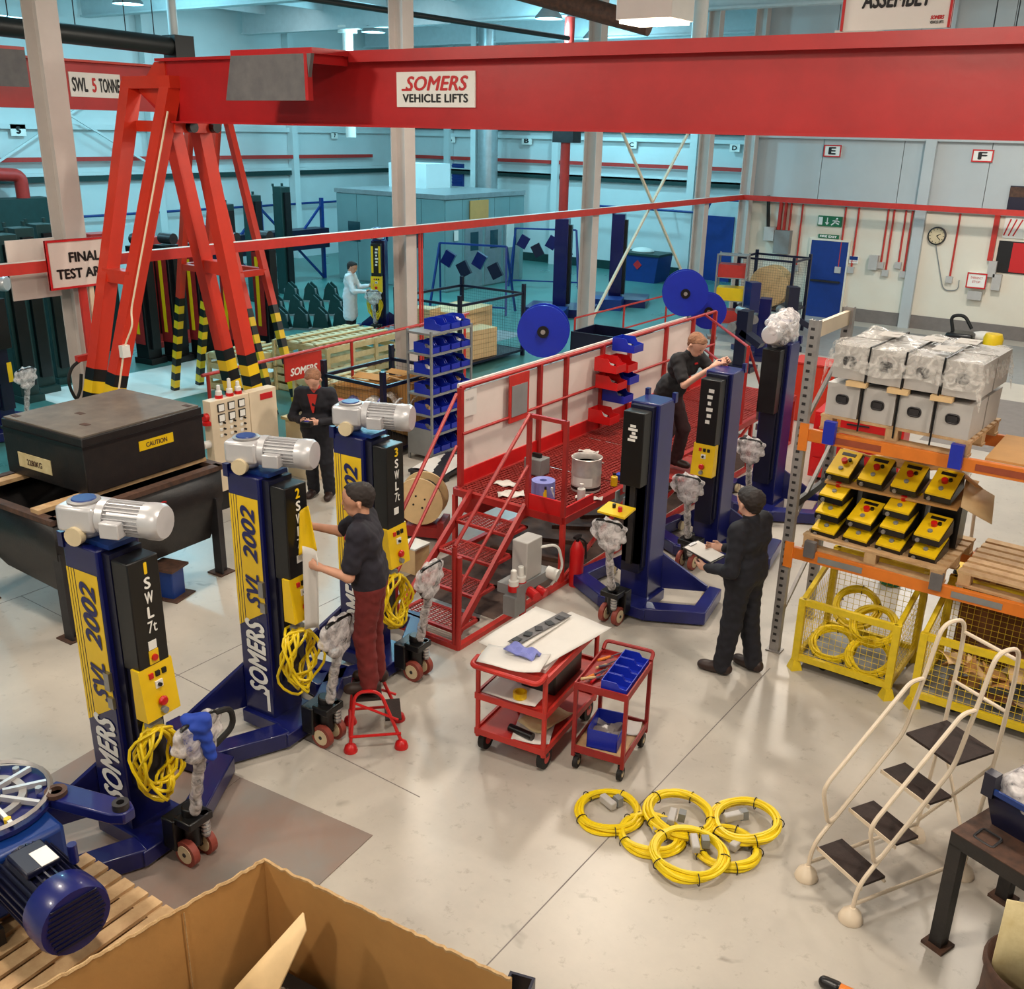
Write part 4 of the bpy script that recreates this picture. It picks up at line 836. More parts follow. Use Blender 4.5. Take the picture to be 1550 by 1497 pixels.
MB().b2((XA+.03, 9.25, 1.35), (XA+.05, 9.65, 1.93)).build('document_holder', 'rail_red', pf); MB().b2((XA+.05, 9.29, 1.42), (XA+.055, 9.61, 1.8)).build('document_pocket', 'grey_paint', pf)
MB().b2((XA+.0, 8.42, 1.6), (XA+.01, 8.66, 1.9)).build('paper_notice', 'paper', pf); text(pf, 'MAX LOAD', 'grey_paint', (XA+.012, 8.46, 1.78), (0, 1, 0), (0, 0, 1), .14, .03)
# rail at the far right end
for x, z in ((XB, 1.9),): MB().cyl((XB, 12.9, ZD), (XB, 12.9, z), .024, 10).build('end_post', 'platform_red', pf)
MB().cyl((XA, 14.6, 1.95), (XB, 12.9, 1.9), .02, 10).build('end_rail', 'platform_red', pf); MB().cyl((XA, 14.6, 1.42), (XB, 12.9, 1.42), .02, 10).build('end_rail', 'platform_red', pf); MB().cyl((XB, 12.9, 1.9), (XB, 13.9, ZD), .02, 10).build('end_rail', 'platform_red', pf)
MB().b2((XB+.03, 10.2, ZD-.06), (XB+.45, 11.2, ZD-.03)).build('side_step', 'mesh_red', pf); MB().bar((XB+.42, 10.2, ZD-.05), (XB+.42, 11.2, ZD-.05), .05, .05).build('side_step_frame', 'platform_red', pf)
for y in (10.22, 11.18): MB().bar((XB+.42, y, ZD-.05), (XB+.03, y, ZD-.55), .04, .04).build('side_step_brace', 'platform_red', pf); MB().bar((XB, y, ZD-.05), (XB+.42, y, ZD-.05), .05, .05).build('side_step_frame', 'platform_red', pf)
# ---- things on and around the platform
def drum(label, x, y, z):
    o = T('paint_drum', label, 'drum', (x, y, z)); MB().lathe([(.17, 0), (.175, .02), (.17, .04), (.17, .18), (.176, .2), (.17, .22), (.17, .37), (.18, .385), (.17, .39), (.155, .37), (.155, .3)], 24).build('shell', 'tank_drum', o)
    MB().lathe([(.172, .02), (.174, .03), (.172, .06)], 24).build('dark_band', 'black', o); MB().lathe([(.155, .31), (.001, .31)], 24).build('contents', 'rusty', o)
    lb = MB(); lb.sheet(lambda u, v: (.174*math.cos(-2.1+1.5*u), .174*math.sin(-2.1+1.5*u), .08+.1*v), 8, 1).build('label_sheet', 'paper', o); return o
drum('open grey paint drum standing on the mesh deck', -5.5, 9.2, ZD)
def roll(label, x, y, z):
    o = T('paper_roll', label, 'paper roll', (x, y, z)); MB().lathe([(.13, 0), (.13, .27), (.04, .27), (.04, .2), (.001, .2)], 24).build('roll', 'roll_blue', o)
    MB().sheet(lambda u, v: (.13*math.cos(.3)+u*.16, -.13*math.sin(.9)-.02*u-.02*v, .01+v*.26*(1-.55*u)+.02*math.sin(6*u)), 6, 3).build('loose_end', 'roll_blue', o); return o
roll('blue paper wiping roll standing on the deck behind the guard', -5.62, 8.5, ZD)
def bottle(label, x, y, z, m, c, h=.2, r=.032):
    o = T('bottle', label, 'bottle', (x, y, z)); MB().lathe([(r, 0), (r, h*.7), (r*.5, h*.8), (r*.5, h*.9)], 14).build('body', m, o); MB().lathe([(r*.55, h*.88), (r*.5, h), (.001, h)], 12).build('cap', c, o); return o
bottle('yellow sealant tube in front of the blue paper roll', -5.52, 8.40, ZD, 'yellow', 'black', .24, .028)
bottle('white sealant tube in front of the blue paper roll', -5.46, 8.43, ZD, 'paper', 'white', .24, .026)
bottle('white plastic bottle on the deck corner', -5.33, 8.83, ZD, 'white', 'white', .2, .045)
bottle('small yellow spray can lying by the drum', -5.3, 9.5, ZD, 'yellow', 'black', .15, .04)
for i, (x, y, w, d, rz, lab) in enumerate(((-5.3, 8.95, .3, .14, .4, 'white paper sheet on the deck beside the drum'), (-6.3, 8.75, .24, .18, .2, 'crumpled pale rag on the deck by the panels'), (-6.05, 8.5, .3, .2, .7, 'flat pale cardboard piece at the deck front'), (-6.4, 9.6, .2, .1, 1.2, 'small white paper scrap by the kick plate'), (-5.9, 10.0, .3, .04, .9, 'short pale offcut lying on the mesh deck'), (-6.2, 10.4, .25, .1, .3, 'white paper scrap further along the deck'))):
    tag(MB().sheet(lambda u, v: ((u-.5)*w, (v-.5)*d, .01+.015*math.sin(9*u+4*v)), 6, 4).build('paper_sheet', 'paper', None, solid=.004, loc=(x, y, ZD)), lab, 'paper').rotation_euler = (0, 0, rz)
tag(MB().b2((-.06, -.05, 0), (.06, .05, .06)).ball((.05, .0, .06), (.04, .04, .03)).build('rag', 'cloth_blue', None, loc=(-5.35, 9.75, ZD)), 'small blue rag on the deck near the drum', 'rag')
sn = T('cable_reel_stand', 'small grey power box on the deck edge', 'box', (-6.25, 9.3, ZD)); MB().b2((-.12, -.1, 0), (.12, .1, .2)).build('casing', 'grey_paint', sn, bev=.01); MB().b2((-.06, -.02, .2), (.06, .02, .25)).build('handle', 'black', sn)
# louvred bin panel on the back wall of the platform: red and blue bins
def bin_mesh(w, d, h):
    b = MB(); t = .006
    b.ext([(0, 0), (d, 0), (d, h*.55), (d*.72, h*.62), (d*.60, h), (0, h)], 'x', -w/2, -w/2+t).ext([(0, 0), (d, 0), (d, h*.55), (d*.72, h*.62), (d*.60, h), (0, h)], 'x', w/2-t, w/2)
    b.b2((-w/2, 0, 0), (w/2, d, t)).b2((-w/2, 0, 0), (w/2, t, h)).b2((-w/2, d-t, 0), (w/2, d, h*.55)); return b
BIN_R = bin_mesh(.26, .34, .18).mesh('storage_bin', 'bright_red'); BIN_B = bin_mesh(.26, .34, .18).mesh('storage_bin', 'bin_blue'); BIN_S = bin_mesh(.2, .32, .15).mesh('storage_bin', 'bin_blue')
def a_bin(me, label, loc, rz, group, fill=None):
    o = bpy.data.objects.new('storage_bin', me); COL.objects.link(o); o.location = loc; o.rotation_euler = (0, 0, rz); tag(o, label, 'bin', group)
    if fill: MB().sheet(lambda u, v: ((u-.5)*.17, .02+v*.2, .07+.03*math.sin(9*u+5*v)), 5, 5).build('contents', fill, o)
    return o
lb = ['blue bin at the top of the platform bin panel', 'red bin in the top row of the platform bin panel', 'red bin in the second row of the platform bin panel', 'blue bin in the third row of the platform bin panel', 'red bin at the foot of the platform bin panel']
for k, (me, y, z) in enumerate(((BIN_B, 11.75, 1.86), (BIN_R, 11.3, 1.66), (BIN_R, 11.35, 1.42), (BIN_B, 11.55, 1.2), (BIN_R, 11.2, .98))): a_bin(me, lb[k], (XA+.045, y, z), -PI/2, 'bins on the platform panel', 'grey_paint')
for k, (me, y, z) in enumerate(((BIN_R, 11.62, 1.62), (BIN_B, 11.68, 1.44))): a_bin(me, ['red bin beside another in the top row of the platform panel', 'blue bin tucked behind the red bins of the platform panel'][k], (XA+.045, y, z), -PI/2, 'bins on the platform panel')
# blue hose reels on posts behind the platform
def reel(label, px, py, X, r=.28, post=True):
    p = atX(px, py, X); o = T('hose_reel', label, 'hose reel', (p.x, p.y, 0), math.radians(30))
    for s in (-.09, .09): MB().lathe([(r, s-.008), (r, s+.008), (.06, s+.012), (.06, s-.012), (r, s-.008)], 32, (0, 0, p.z), 'y').build('disc', 'bin_blue', o)
    MB().cyl((0, -.09, p.z), (0, .09, p.z), r*.6, 20).build('hose', 'black_rubber', o); MB().lathe([(.075, -.125), (.075, -.1)], 18, (0, 0, p.z), 'y').build('hub', 'black', o); MB().cyl((0, -.14, p.z), (0, -.12, p.z), .03, 12).build('hub_cap', 'galv', o)
    MB().bar((.0, .14, p.z), (.1, .14, p.z-r-.15), .05, .03).b2((.02, -.1, p.z-r-.17), (.18, .17, p.z-r-.12)).build('bracket', 'galv', o)
    if post: MB().b2((.08, .0, 0), (.14, .06, p.z-r-.12)).build('post', 'dark_green', o)
    return o
reel('large blue hose reel on a post behind the near end of the platform', 823, 500, -6.95, .33)
reel('large blue hose reel on a post above the working man', 1037, 443, -7.0, .36)
reel('blue hose reel partly hidden behind the one above the man', 1072, 470, -7.1, .3)
# fire extinguisher, power box, cable drum below
fe = T('fire_extinguisher', 'red fire extinguisher standing beside the platform leg', 'extinguisher', (-5.09, 8.40, 0)); MB().lathe([(.075, 0), (.078, .02), (.078, .42), (.05, .49), (.03, .52)], 20).build('cylinder', 'bright_red', fe); MB().cyl((0, 0, .52), (0, 0, .57), .02, 10).b2((-.02, -.06, .56), (.02, .05, .585)).build('valve', 'black', fe); MB().tube(rounded([(0, .03, .55), (.05, .09, .5), (.06, .09, .3)], .04), .012, 6).build('hose', 'black_rubber', fe)
pb = T('power_box', 'grey power distribution box with red sockets beside the stairs', 'power box', (-5.06, 7.35, 0))
MB().b2((-.06, -.12, .52), (.12, .14, .92)).build('casing', 'box_grey', pb, bev=.01); MB().b2((-.1, -.3, .42), (.14, .3, .52)).build('shelf', 'grey_paint', pb); MB().bar((0, 0, 0), (0, 0, .44), .05, .05).build('stand', 'rail_red', pb)
for k, y in enumerate((-.28, -.16)): MB().lathe([(.05, 0), (.05, .06), (.035, .07), (.03, .16), (.02, .17), (.001, .17)], 14, (.08, y, .52)).build('plug', 'white', pb); MB().lathe([(.055, -.05), (.055, .01)], 14, (.08, y, .52)).build('plug_ring', 'bright_red', pb)
MB().cyl((.14, -.1, .42), (.26, -.14, .40), .05, 14).cyl((.14, .05, .38), (.24, .05, .36), .045, 14).build('socket', 'bright_red', pb); MB().cyl((.12, .24, .5), (.24, .26, .48), .06, 16).build('inlet', 'white', pb); MB().b2((.0, -.34, .22), (.14, -.16, .42)).build('isolator', 'grey_paint', pb)
MB().tube(rounded([(.1, .1, .8), (.2, .3, .8), (.2, .42, .5), (.1, .36, .3)], .12), .014, 6).build('cable', 'white', pb)
cd = T('cable_drum', 'plywood cable drum standing behind the stairs', 'cable drum', tuple(at(640, 812)), math.radians(25))
for s in (-.13, .13): MB().lathe([(.001, s-.012), (.29, s-.012), (.29, s+.012), (.001, s+.012)], 30, (0, 0, .50), 'y').build('flange', 'wood_ply', cd)
MB().cyl((0, -.12, .50), (0, .12, .50), .2, 24).build('cable', 'black_rubber', cd)
for k in range(4): MB().cyl((.08*math.cos(k*PI/2+.5), -.15, .5+.08*math.sin(k*PI/2+.5)), (.08*math.cos(k*PI/2+.5), -.14, .5+.08*math.sin(k*PI/2+.5)), .012, 8).build('bolt', 'black', cd)
MB().b2((-.3, -.16, 0), (-.22, .16, .26)).b2((.22, -.16, 0), (.3, .16, .26)).b2((-.22, -.16, .06), (.22, .16, .19)).build('cradle', 'dull_red', cd)
MB().b2((-6.95, 8.75, .3), (-6.72, 9.4, .72)).build('end_panel', 'platform_red', pf)
wb = T('wooden_box', 'small wooden box with a white lid between lift and stairs', 'box', tuple(at(627, 862))); MB().b2((-.12, -.12, 0), (.12, .12, .3)).build('body', 'wood_ply', wb); MB().b2((-.13, -.13, .3), (.13, .13, .32)).build('lid', 'white', wb)
# ================================================================== PALLET RACK AND ITS LOADS (right)
RX0, RX1, RY0, RY1, RH = -2.80, -.02, 8.36, 9.26, 3.18
Z1, Z2 = 1.10, 2.23                                                   # beam tops
rk = T('pallet_rack', 'grey and orange steel pallet rack with two beam levels', 'rack', (0, 0, 0))
for X in (RX0, RX1):
    for Y in (RY0, RY1):
        u = MB().b2((X-.045, Y-.035, 0), (X-.037, Y+.035, RH)).b2((X+.037, Y-.035, 0), (X+.045, Y+.035, RH)).b2((X-.037, Y-.035, 0), (X+.037, Y-.027, RH)).build('upright', 'galv', rk)
        sl = MB()
        for k in range(42): sl.b2((X-.022, Y-.0365, .1+k*.073), (X+.012, Y-.034, .125+k*.073))
        s_ = sl.build('slots', 'dark_steel', u); s_['kind'] = 'stuff'
        MB().b2((X-.07, Y-.06, 0), (X+.07, Y+.06, .012)).build('foot_plate', 'galv', u)
    for k, z in enumerate((.35, 1.3, 2.25)): MB().bar((X, RY0+.03, z), (X, RY1-.03, z+.55), .03, .04).build('brace', 'galv', rk)
    MB().b2((X-.02, RY0+.03, RH-.16), (X+.02, RY1-.03, RH-.03)).build('brace', 'cream', rk); MB().b2((X-.02, RY0+.03, 1.45), (X+.02, RY1-.03, 1.52)).build('brace', 'dark_steel', rk)
for z in (Z1, Z2):
    for Y, s in ((RY0, -1), (RY1, 1)):
        b = MB().b2((RX0+.05, Y-.025, z-.11), (RX1-.05, Y+.025, z)).build('beam', 'rack_orange', rk, bev=.004)
        for X in (RX0+.03, RX1-.03): MB().b2((X-.04, Y-.045, z-.2), (X+.04, Y-.028, z+.05)).build('beam_bracket', 'rack_orange', b)
    for k, x in enumerate((-2.3, -1.15)): MB().b2((x-.2, RY0-.03, z-.085), (x+.2, RY0-.026, z-.03)).build('beam_label', 'grey_paint' if z == Z1 else 'rack_brown', rk)
def pallet(label, c, rz, L=1.2, W=1.0, m='wood', group='wooden pallets on the rack'):
    o = T('wooden_pallet', label, 'pallet', c, rz, group)
    for k in range(7): y = -W/2+.05+k*(W-.1)/6; inst(PB(L, m), 'top_board', o, (0, y, .128))
    for x in (-L/2+.06, 0, L/2-.06): MB().b2((x-.05, -W/2, .1), (x+.05, W/2, .117)).build('stringer_board', m, o)
    for x in (-L/2+.06, 0, L/2-.06):
        for y in (-W/2+.06, 0, W/2-.06): MB().b2((x-.05, y-.06, .02), (x+.05, y+.06, .1)).build('block', m, o)
    for y in (-W/2+.06, 0, W/2-.06): MB().b2((-L/2, y-.05, 0), (L/2, y+.05, .02)).build('bottom_board', m, o)
    return o
_pb = {}
def PB(L, m):
    if (L, m) not in _pb: _pb[(L, m)] = MB().box((0, 0, 0), (L, .095, .02)).mesh('top_board', m)
    return _pb[(L, m)]
pc = (-2.02, 8.84, Z2+.001); pz = math.radians(-3)
pallet('wooden pallet under the shrink wrapped grey cases', pc, pz, 1.25, .95)
for s, lab in ((-.52, 'left'), (.52, 'right')):
    a = Vector(pc)+Vector((s, -.53, -.09)); tag(MB().b2((-.05, -.03, 0), (.05, .03, .2)).build('pallet_stop', 'bin_blue', None, loc=tuple(a)), '%s blue rubber stop on the upper rack beam' % lab, 'stop', 'blue stops on the beam')
# grey cases
CB = MB().b2((-.14, -.21, 0), (.14, .21, .27)).mesh('case_body', 'box_grey'); CL = MB().tube(rounded([(-.05, -.215, .12), (.05, -.215, .12), (.05, -.215, .19), (-.05, -.215, .19)], .03, 4, True), .008, 6, True).b2((-.04, -.225, .13), (.04, -.212, .18)).mesh('latch', 'dark_steel'); CD = MB().b2((-.142, -.212, .24), (.142, .212, .285)).mesh('case_lid', 'box_grey')
Rz = Matrix.Rotation(pz, 3, 'Z')
def case(label, lx, ly, lz):
    p = Vector(pc)+Rz @ Vector((lx, ly, .139+lz)); o = T('steel_case', label, 'case', tuple(p), pz, 'grey cases on the upper pallet')
    inst(CB, 'case_body', o); inst(CD, 'case_lid', o); inst(CL, 'latch', o)
for row, nm in enumerate(('lower', 'upper')):
    for d, dn in enumerate(('front', 'back')):
        for k in range(4):
            lx = -.46+.305*k+(.02 if row else 0); case('grey case, %s layer, %s row, %s from the rack upright' % (nm, dn, ('first', 'second', 'third', 'fourth')[k]), lx, -.24+.46*d, row*.335)
for k in range(3):
    for y in (-.45, .44):
        p = Vector(pc)+Rz @ Vector((-.35+.35*k, y, .139+.287)); tag(MB().box((0, 0, .022), (.17, .1, .042)).build('spacer_block', 'wood_ply', None, loc=tuple(p)), 'wooden spacer between the case layers, %s, number %s along' % ('front edge' if y < 0 else 'back edge', ('one', 'two', 'three')[k]), 'spacer', 'spacers between the cases')
for k in range(3):
    x = -.28+.3*k; p = Vector(pc)
    pts = [Rz @ Vector(q)+p for q in ((x, -.49, .05), (x, -.475, .5), (x+.01, -.475, .775), (x+.01, .475, .775), (x, .49, .05))]; tag(MB().tube(pts, .008, 6).build('strap', 'black'), 'black strap round the grey cases, %s from the left' % ('first', 'second', 'third')[k], 'strap', 'straps round the cases')
def fm(u, v):
    a, z = (u-.5)*1.3, .772+.02*math.sin(13*u+7*v)+.012*math.sin(31*u*v)
    y = (v-.5)*1.0; e = max(0, abs(v-.5)-.46)*6; z -= e*.9; z -= max(0, abs(u-.5)-.46)*4.5
    return tuple(Rz @ Vector((a, y, z)) + Vector(pc))
tag(MB().sheet(fm, 26, 22).build('stretch_film', 'film'), 'crumpled clear film over the top of the grey cases', 'film')
for k, (x, y, c) in enumerate(((-.3, .1, 'orange_red'), (.05, .15, 'orange_red'), (.25, -.2, 'orange_red'), (.3, .25, 'orange_red'))):
    p = Vector(pc)+Rz @ Vector((x, y, .80)); tag(MB().b2((-.09, -.12, 0), (.09, .12, .004)).cyl((.03, .02, .004), (.03, .02, .008), .035, 12).build('packing_note', 'paper', None, loc=tuple(p)), ['white packing note on the cases, far left', 'white packing note on the cases, rear middle', 'white packing note on the cases, front', 'white packing note on the cases, rear right'][k], 'paper', 'notes on the cases')
# right half of the upper level: chipboard deck
dk = T('chipboard_deck', 'bare chipboard shelf deck at the right of the upper beam', 'shelf board', (-.7, 8.81, Z2)); MB().b2((-.6, -.42, 0), (.62, .42, .02)).build('board', 'cardboard', dk)
# ---- level one: tray of yellow control boxes
p1 = (-2.03, 8.82, Z1+.001)
pallet('wooden pallet under the yellow control boxes', p1, math.radians(-3), 1.25, .95)
def cbox_meshes():
    base = MB().ext([(-.13, 0), (.13, 0), (.13, .11), (-.13, .045)], 'x', -.1, .1).mesh('base', 'black')
    face = MB().ext([(-.125, .047), (.125, .112), (.125, .127), (-.125, .062)], 'x', -.095, .095).mesh('face', 'yellow')
    knob = MB().cyl((0, .01, .085), (0, .0, .125), .024, 12).mesh('stop_button', 'bright_red'); lab = MB().box((0, .085, .117), (.11, .03, .006), rx=.25).mesh('label_plate', 'print_black'); soc = MB().cyl((.0, -.06, .06), (0, -.065, .09), .018, 10).mesh('socket', 'grey_paint'); sel = MB().cyl((.035, .03, .09), (.035, .025, .12), .014, 10).mesh('selector', 'black')
    eye = MB().cyl((-.06, -.131, .022), (-.06, -.145, .022), .016, 12).mesh('gland', 'galv')
    return (('base', base), ('face', face), ('stop_button', knob), ('label_plate', lab), ('socket', soc), ('selector', sel), ('gland', eye))
CM = cbox_meshes()
SCB = 1.15
def cbox(label, x, y, z, rz=-.1, tilt=.0):
    o = T('control_box', label, 'control box', (x, y, z), rz, 'yellow control boxes on the rack'); o.rotation_euler = (tilt, 0, rz)
    for n, me in CM: inst(me, n, o)
    o.scale = (SCB, SCB, SCB)
tray = T('tray_stand', 'black tiered frame carrying the yellow control boxes', 'stand', (-2.05, 8.86, Z1+.15))
for k, x in enumerate((-.45, -.15, .15, .45)): MB().b2((x-.13, -.02, 0), (x+.13, .26, .42)).build('tier', 'black', tray)
MB().box((0, .02, .46), (1.15, .5, .02), rx=.12).build('cardboard_layer', 'cardboard', tray)
order = ('first', 'second', 'third', 'fourth')
for k in range(4):
    cbox('yellow control box on the top tier, %s from the rack upright' % order[k], -2.50+.29*k, 8.78, Z1+.66, -.12, .32)
for k, rows in enumerate(((0, 1, 2), (0, 1), (0, 1, 2), (0, 1))):
    for r in rows:
        cbox('yellow control box in the %s column of the lower tiers, %s from the bottom' % (order[k], order[r]), -2.50+.29*k, 8.58+.045*r, Z1+.142+.155*r, -.12, .16)
def wrapf(u, v): return (-2.65+u*1.25+.05*math.sin(5*v), 8.86+v*.42, Z1+.72+.1*math.sin(PI*(.1+.7*u))+.05*math.sin(9*u+3*v)-.22*max(0, u-.75)-.03*v)
tag(MB().sheet(wrapf, 14, 8).build('cardboard_sheet', 'cardboard', None, solid=.006), 'bent cardboard sheet draped behind the yellow control boxes', 'cardboard')
tag(MB().cyl((-2.5, 9.14, Z1+.86), (-1.5, 9.12, Z1+.80), .06, 14).build('film_roll', 'film'), 'roll of clear film lying over the cardboard sheet', 'roll')
tag(MB().add([(-1.45, 8.62, Z1+.62), (-1.2, 8.7, Z1+.5), (-1.26, 8.98, Z1+.66), (-1.5, 8.92, Z1+.78)], [(0, 1, 2, 3)]).build('cardboard_flap', 'wood_ply', None, solid=.006), 'pale cardboard flap at the right of the control boxes', 'cardboard')
for s in (-1, 1): tag(MB().b2((-.05, -.03, 0), (.05, .03, .15)).build('pallet_stop', 'grey_plate', None, loc=(p1[0]+.55*s, 8.33, Z1-.05)), '%s grey rubber stop on the lower rack beam' % ('left' if s < 0 else 'right'), 'stop', 'grey stops on the beam')
pallet('empty wooden pallet at the right of the lower beam', (-.72, 8.84, Z1+.001), math.radians(-3), 1.2, .95)
# yellow frame and trolley seen through the rack
yt = T('platform_trolley', 'yellow platform trolley with cream tubular handle seen through the rack', 'trolley', (-1.25, 11.0, 0), math.radians(20))
MB().b2((-.5, -.35, .2), (.5, .35, .28)).build('deck', 'yellow', yt); MB().tube(rounded([(-.48, -.3, .28), (-.52, -.3, 1.1), (-.52, .3, 1.1), (-.48, .3, .28)], .12), .018, 8).build('handle', 'ladder_cream', yt); MB().b2((.1, -.36, .2), (.5, -.3, .9)).build('side_bar', 'yellow', yt)
for x in (-.4, .4):
    for y in (-.28, .28): MB().cyl((x, y-.03, .1), (x, y+.03, .1), .1, 14).build('wheel', 'black_rubber', yt)
# ---- yellow stillages on the floor
def cage(label, x0, x1, y0, y1, hf, hb):
    o = T('stillage_cage', label, 'cage', ((x0+x1)/2, (y0+y1)/2, 0)); w, d = x1-x0, y1-y0
    for sx_ in (-1, 1):
        for sy in (-1, 1):
            h = hf if sy < 0 else hb; X, Y = sx_*w/2, sy*d/2; MB().b2((X-.03, Y-.03, .1), (X+.03, Y+.03, h)).build('post', 'cage_yellow', o)
            MB().lathe([(.075, 0), (.07, .02), (.042, .1)], 4, (X, Y, 0)).build('foot', 'cage_yellow', o)
    for z in (.13, hf-.03): MB().b2((-w/2, -d/2-.02, z-.03), (w/2, -d/2+.02, z+.03)).build('front_rail', 'cage_yellow', o)
    for s in (-1, 1): MB().b2((s*w/2-.02, -d/2, .1), (s*w/2+.02, d/2, .16)).build('side_rail', 'cage_yellow', o); MB().bar((s*w/2, -d/2, hf-.03), (s*w/2, d/2, hb-.03), .04, .05).build('side_rail', 'cage_yellow', o)
    MB().b2((-w/2, d/2-.02, .1), (w/2, d/2+.02, .16)).build('back_rail', 'cage_yellow', o); MB().b2((-w/2, d/2-.02, hb-.06), (w/2, d/2+.02, hb)).build('back_rail', 'cage_yellow', o)
    MB().b2((-w/2, -d/2, .1), (w/2, d/2, .115)).build('base_plate', 'grey_paint', o)
    ms = MB(); st = .055
    def grid(fx, L, z0, z1):
        n = int(L/st)
        for i in range(1, n): ms.cyl(fx(i*L/n, z0), fx(i*L/n, z1), .0022, 4, caps=False)
        for k in range(1, int((z1-z0)/st)): ms.cyl(fx(0, z0+k*st), fx(L, z0+k*st), .0022, 4, caps=False)
    grid(lambda a, z: (-w/2+a, -d/2, z), w, .13, hf-.03); grid(lambda a, z: (-w/2+a, d/2, z), w, .13, hb)
    grid(lambda a, z: (-w/2, -d/2+a, z), d, .13, hf); grid(lambda a, z: (w/2, -d/2+a, z), d, .13, hf)
    m_ = ms.build('wire_mesh', 'cage_yellow', o); m_['kind'] = 'stuff'
    for x in (-.2, .2): MB().cyl((x, -.3, .04), (x, -.26, .04), .04, 12).build('caster', 'black_rubber', o)
    return o
cage('yellow mesh cage holding coils of yellow cable under the rack', -2.52, -1.68, 8.14, 8.98, .72, .95)
cage('yellow mesh cage full of cardboard scraps under the rack', -1.46, -.45, 8.14, 8.98, .72, .95)
def coil(label, loc, R, n=8, tilt=(0, 0, 0), r=.011, plug=True, group='yellow cable coils'):
    o = T('cable_coil', label, 'cable coil', loc, 0, group); o.rotation_euler = tilt; rnd = random.Random(int(abs(loc[0])*1000+abs(loc[1])*100)); c = MB()
    for k in range(n):
        rr = R*(.86+.05*(k % 4))+rnd.uniform(-.006, .006); z = r+.018*(k//4)+.004; e = rnd.uniform(-.04, .04); ph = rnd.uniform(0, 6)
        c.tube([(rr*(1+e)*math.cos(a)+.01*math.sin(2*a+ph), rr*(1-e)*math.sin(a)+.008*math.cos(3*a+ph), z+.006*math.sin(2*a+ph)) for a in [2*PI*i/30 for i in range(30)]], r, 6, True)
    b = c.build('cable', 'cable_yellow', o); b['kind'] = 'stuff'
    for k in range(5):
        a = 2*PI*k/5+.4; cx, cy = R*.94*math.cos(a), R*.94*math.sin(a); MB().tube(arc((cx, cy, .024), .042, 0, 2*PI, 12, (math.cos(a), math.sin(a), 0), (0, 0, 1))[:-1], .004, 5, True).build('cable_tie', 'black', o)
    if plug:
        a = rnd.uniform(0, 6); pl = MB().box((R*.35*math.cos(a), R*.35*math.sin(a), .05), (.14, .055, .06), rz=a+.6).build('plug', 'box_grey', o, bev=.01); MB().box((R*.35*math.cos(a)+.05, R*.35*math.sin(a)+.06, .045), (.06, .05, .07), rz=a+.6).build('plug_collar', 'grey_paint', pl)
    return o
for k, (x, y, z, tx, ty) in enumerate(((-2.28, 8.45, .16, .5, 0), (-1.93, 8.4, .16, .55, .05), (-1.98, 8.62, .38, .75, 0), (-2.2, 8.76, .45, .8, .1))):
    coil('yellow cable coil in the cage, %s' % ('front left', 'front right', 'middle right', 'rear left')[k], (x, y, z+.02), .2, 14, (tx, ty, 0), r=.013, group='coils in the yellow cage', plug=False)
rnd = random.Random(3)
for k in range(16):
    x, y, z = rnd.uniform(-1.32, -.6), rnd.uniform(8.26, 8.85), .16+.026*k; a, b = rnd.uniform(.16, .4), rnd.uniform(.1, .25)
    o = MB().sheet(lambda u, v: ((u-.5)*a, (v-.5)*b, .02*math.sin(4*u+3*v)), 4, 3).build('scrap', ('cardboard', 'wood_ply', 'cardboard_dark')[k % 3], None, solid=.006, loc=(x, y, z)); o.rotation_euler = (rnd.uniform(-.5, .5), rnd.uniform(-.4, .4), rnd.uniform(0, 3))
    tag(o, 'torn cardboard scrap lying in the yellow cage', 'cardboard', 'cardboard scraps in the cage')
db = T('cardboard_carton', 'dark brown cardboard carton standing behind the scrap cage', 'carton', (-1.0, 9.47, 0), .0); MB().b2((-.42, -.12, 0), (.42, .2, 1.0)).build('body', 'cardboard_dark', db)
for k in range(2): MB().box((-.2+.25*k, -.123, .75), (.05, .004, .4), ry=.3).build('tape', 'cardboard', db)

# ================================================================== MOBILE STEPS (right foreground)
Af, Bf = at(1220, 1328), at(1287, 1392)
e2 = (Bf-Af).normalized(); e1 = Vector((-e2.y, e2.x, 0)); wl_ = (Bf-Af).length
if e1.y < 0: e1 = -e1
sp = T('mobile_steps', 'cream tubular mobile steps with dark treads and handrails', 'step ladder', tuple(Af))
def L_(a, b, z): return e1*a + e2*b + Vector((0, 0, z))
for s, b in ((0, 0.0), (1, wl_)):
    MB().tube(rounded([L_(0, b, .06), L_(.02, b, .26), L_(.68, b, .95), L_(.80, b, 1.45), L_(.86, b, 1.72), L_(1.06, b, 1.72), L_(1.08, b, 1.5), L_(1.06, b, .93)], .09), .0145, 8).build('side_frame', 'ladder_cream', sp)
    MB().tube(rounded([L_(.77, b, 1.34), L_(.66, b, 1.34), L_(.03, b, .70), L_(.12, b, .40), L_(.2, b, .44)], .08), .0145, 8).build('handrail', 'ladder_cream', sp)
    MB().tube([L_(1.06, b, .93), L_(.98, b, .06)], .0125, 8).build('back_leg', 'ladder_cream', sp); MB().tube([L_(.0, b, .12), L_(.98, b, .12)], .0125, 8).build('base_tube', 'ladder_cream', sp)
    for a in (0, .98): MB().lathe([(.075, 0), (.078, .012), (.06, .06), (.03, .085), (.02, .1)], 18, tuple(L_(a, b, 0))).build('foot_cup', 'ladder_cream', sp)
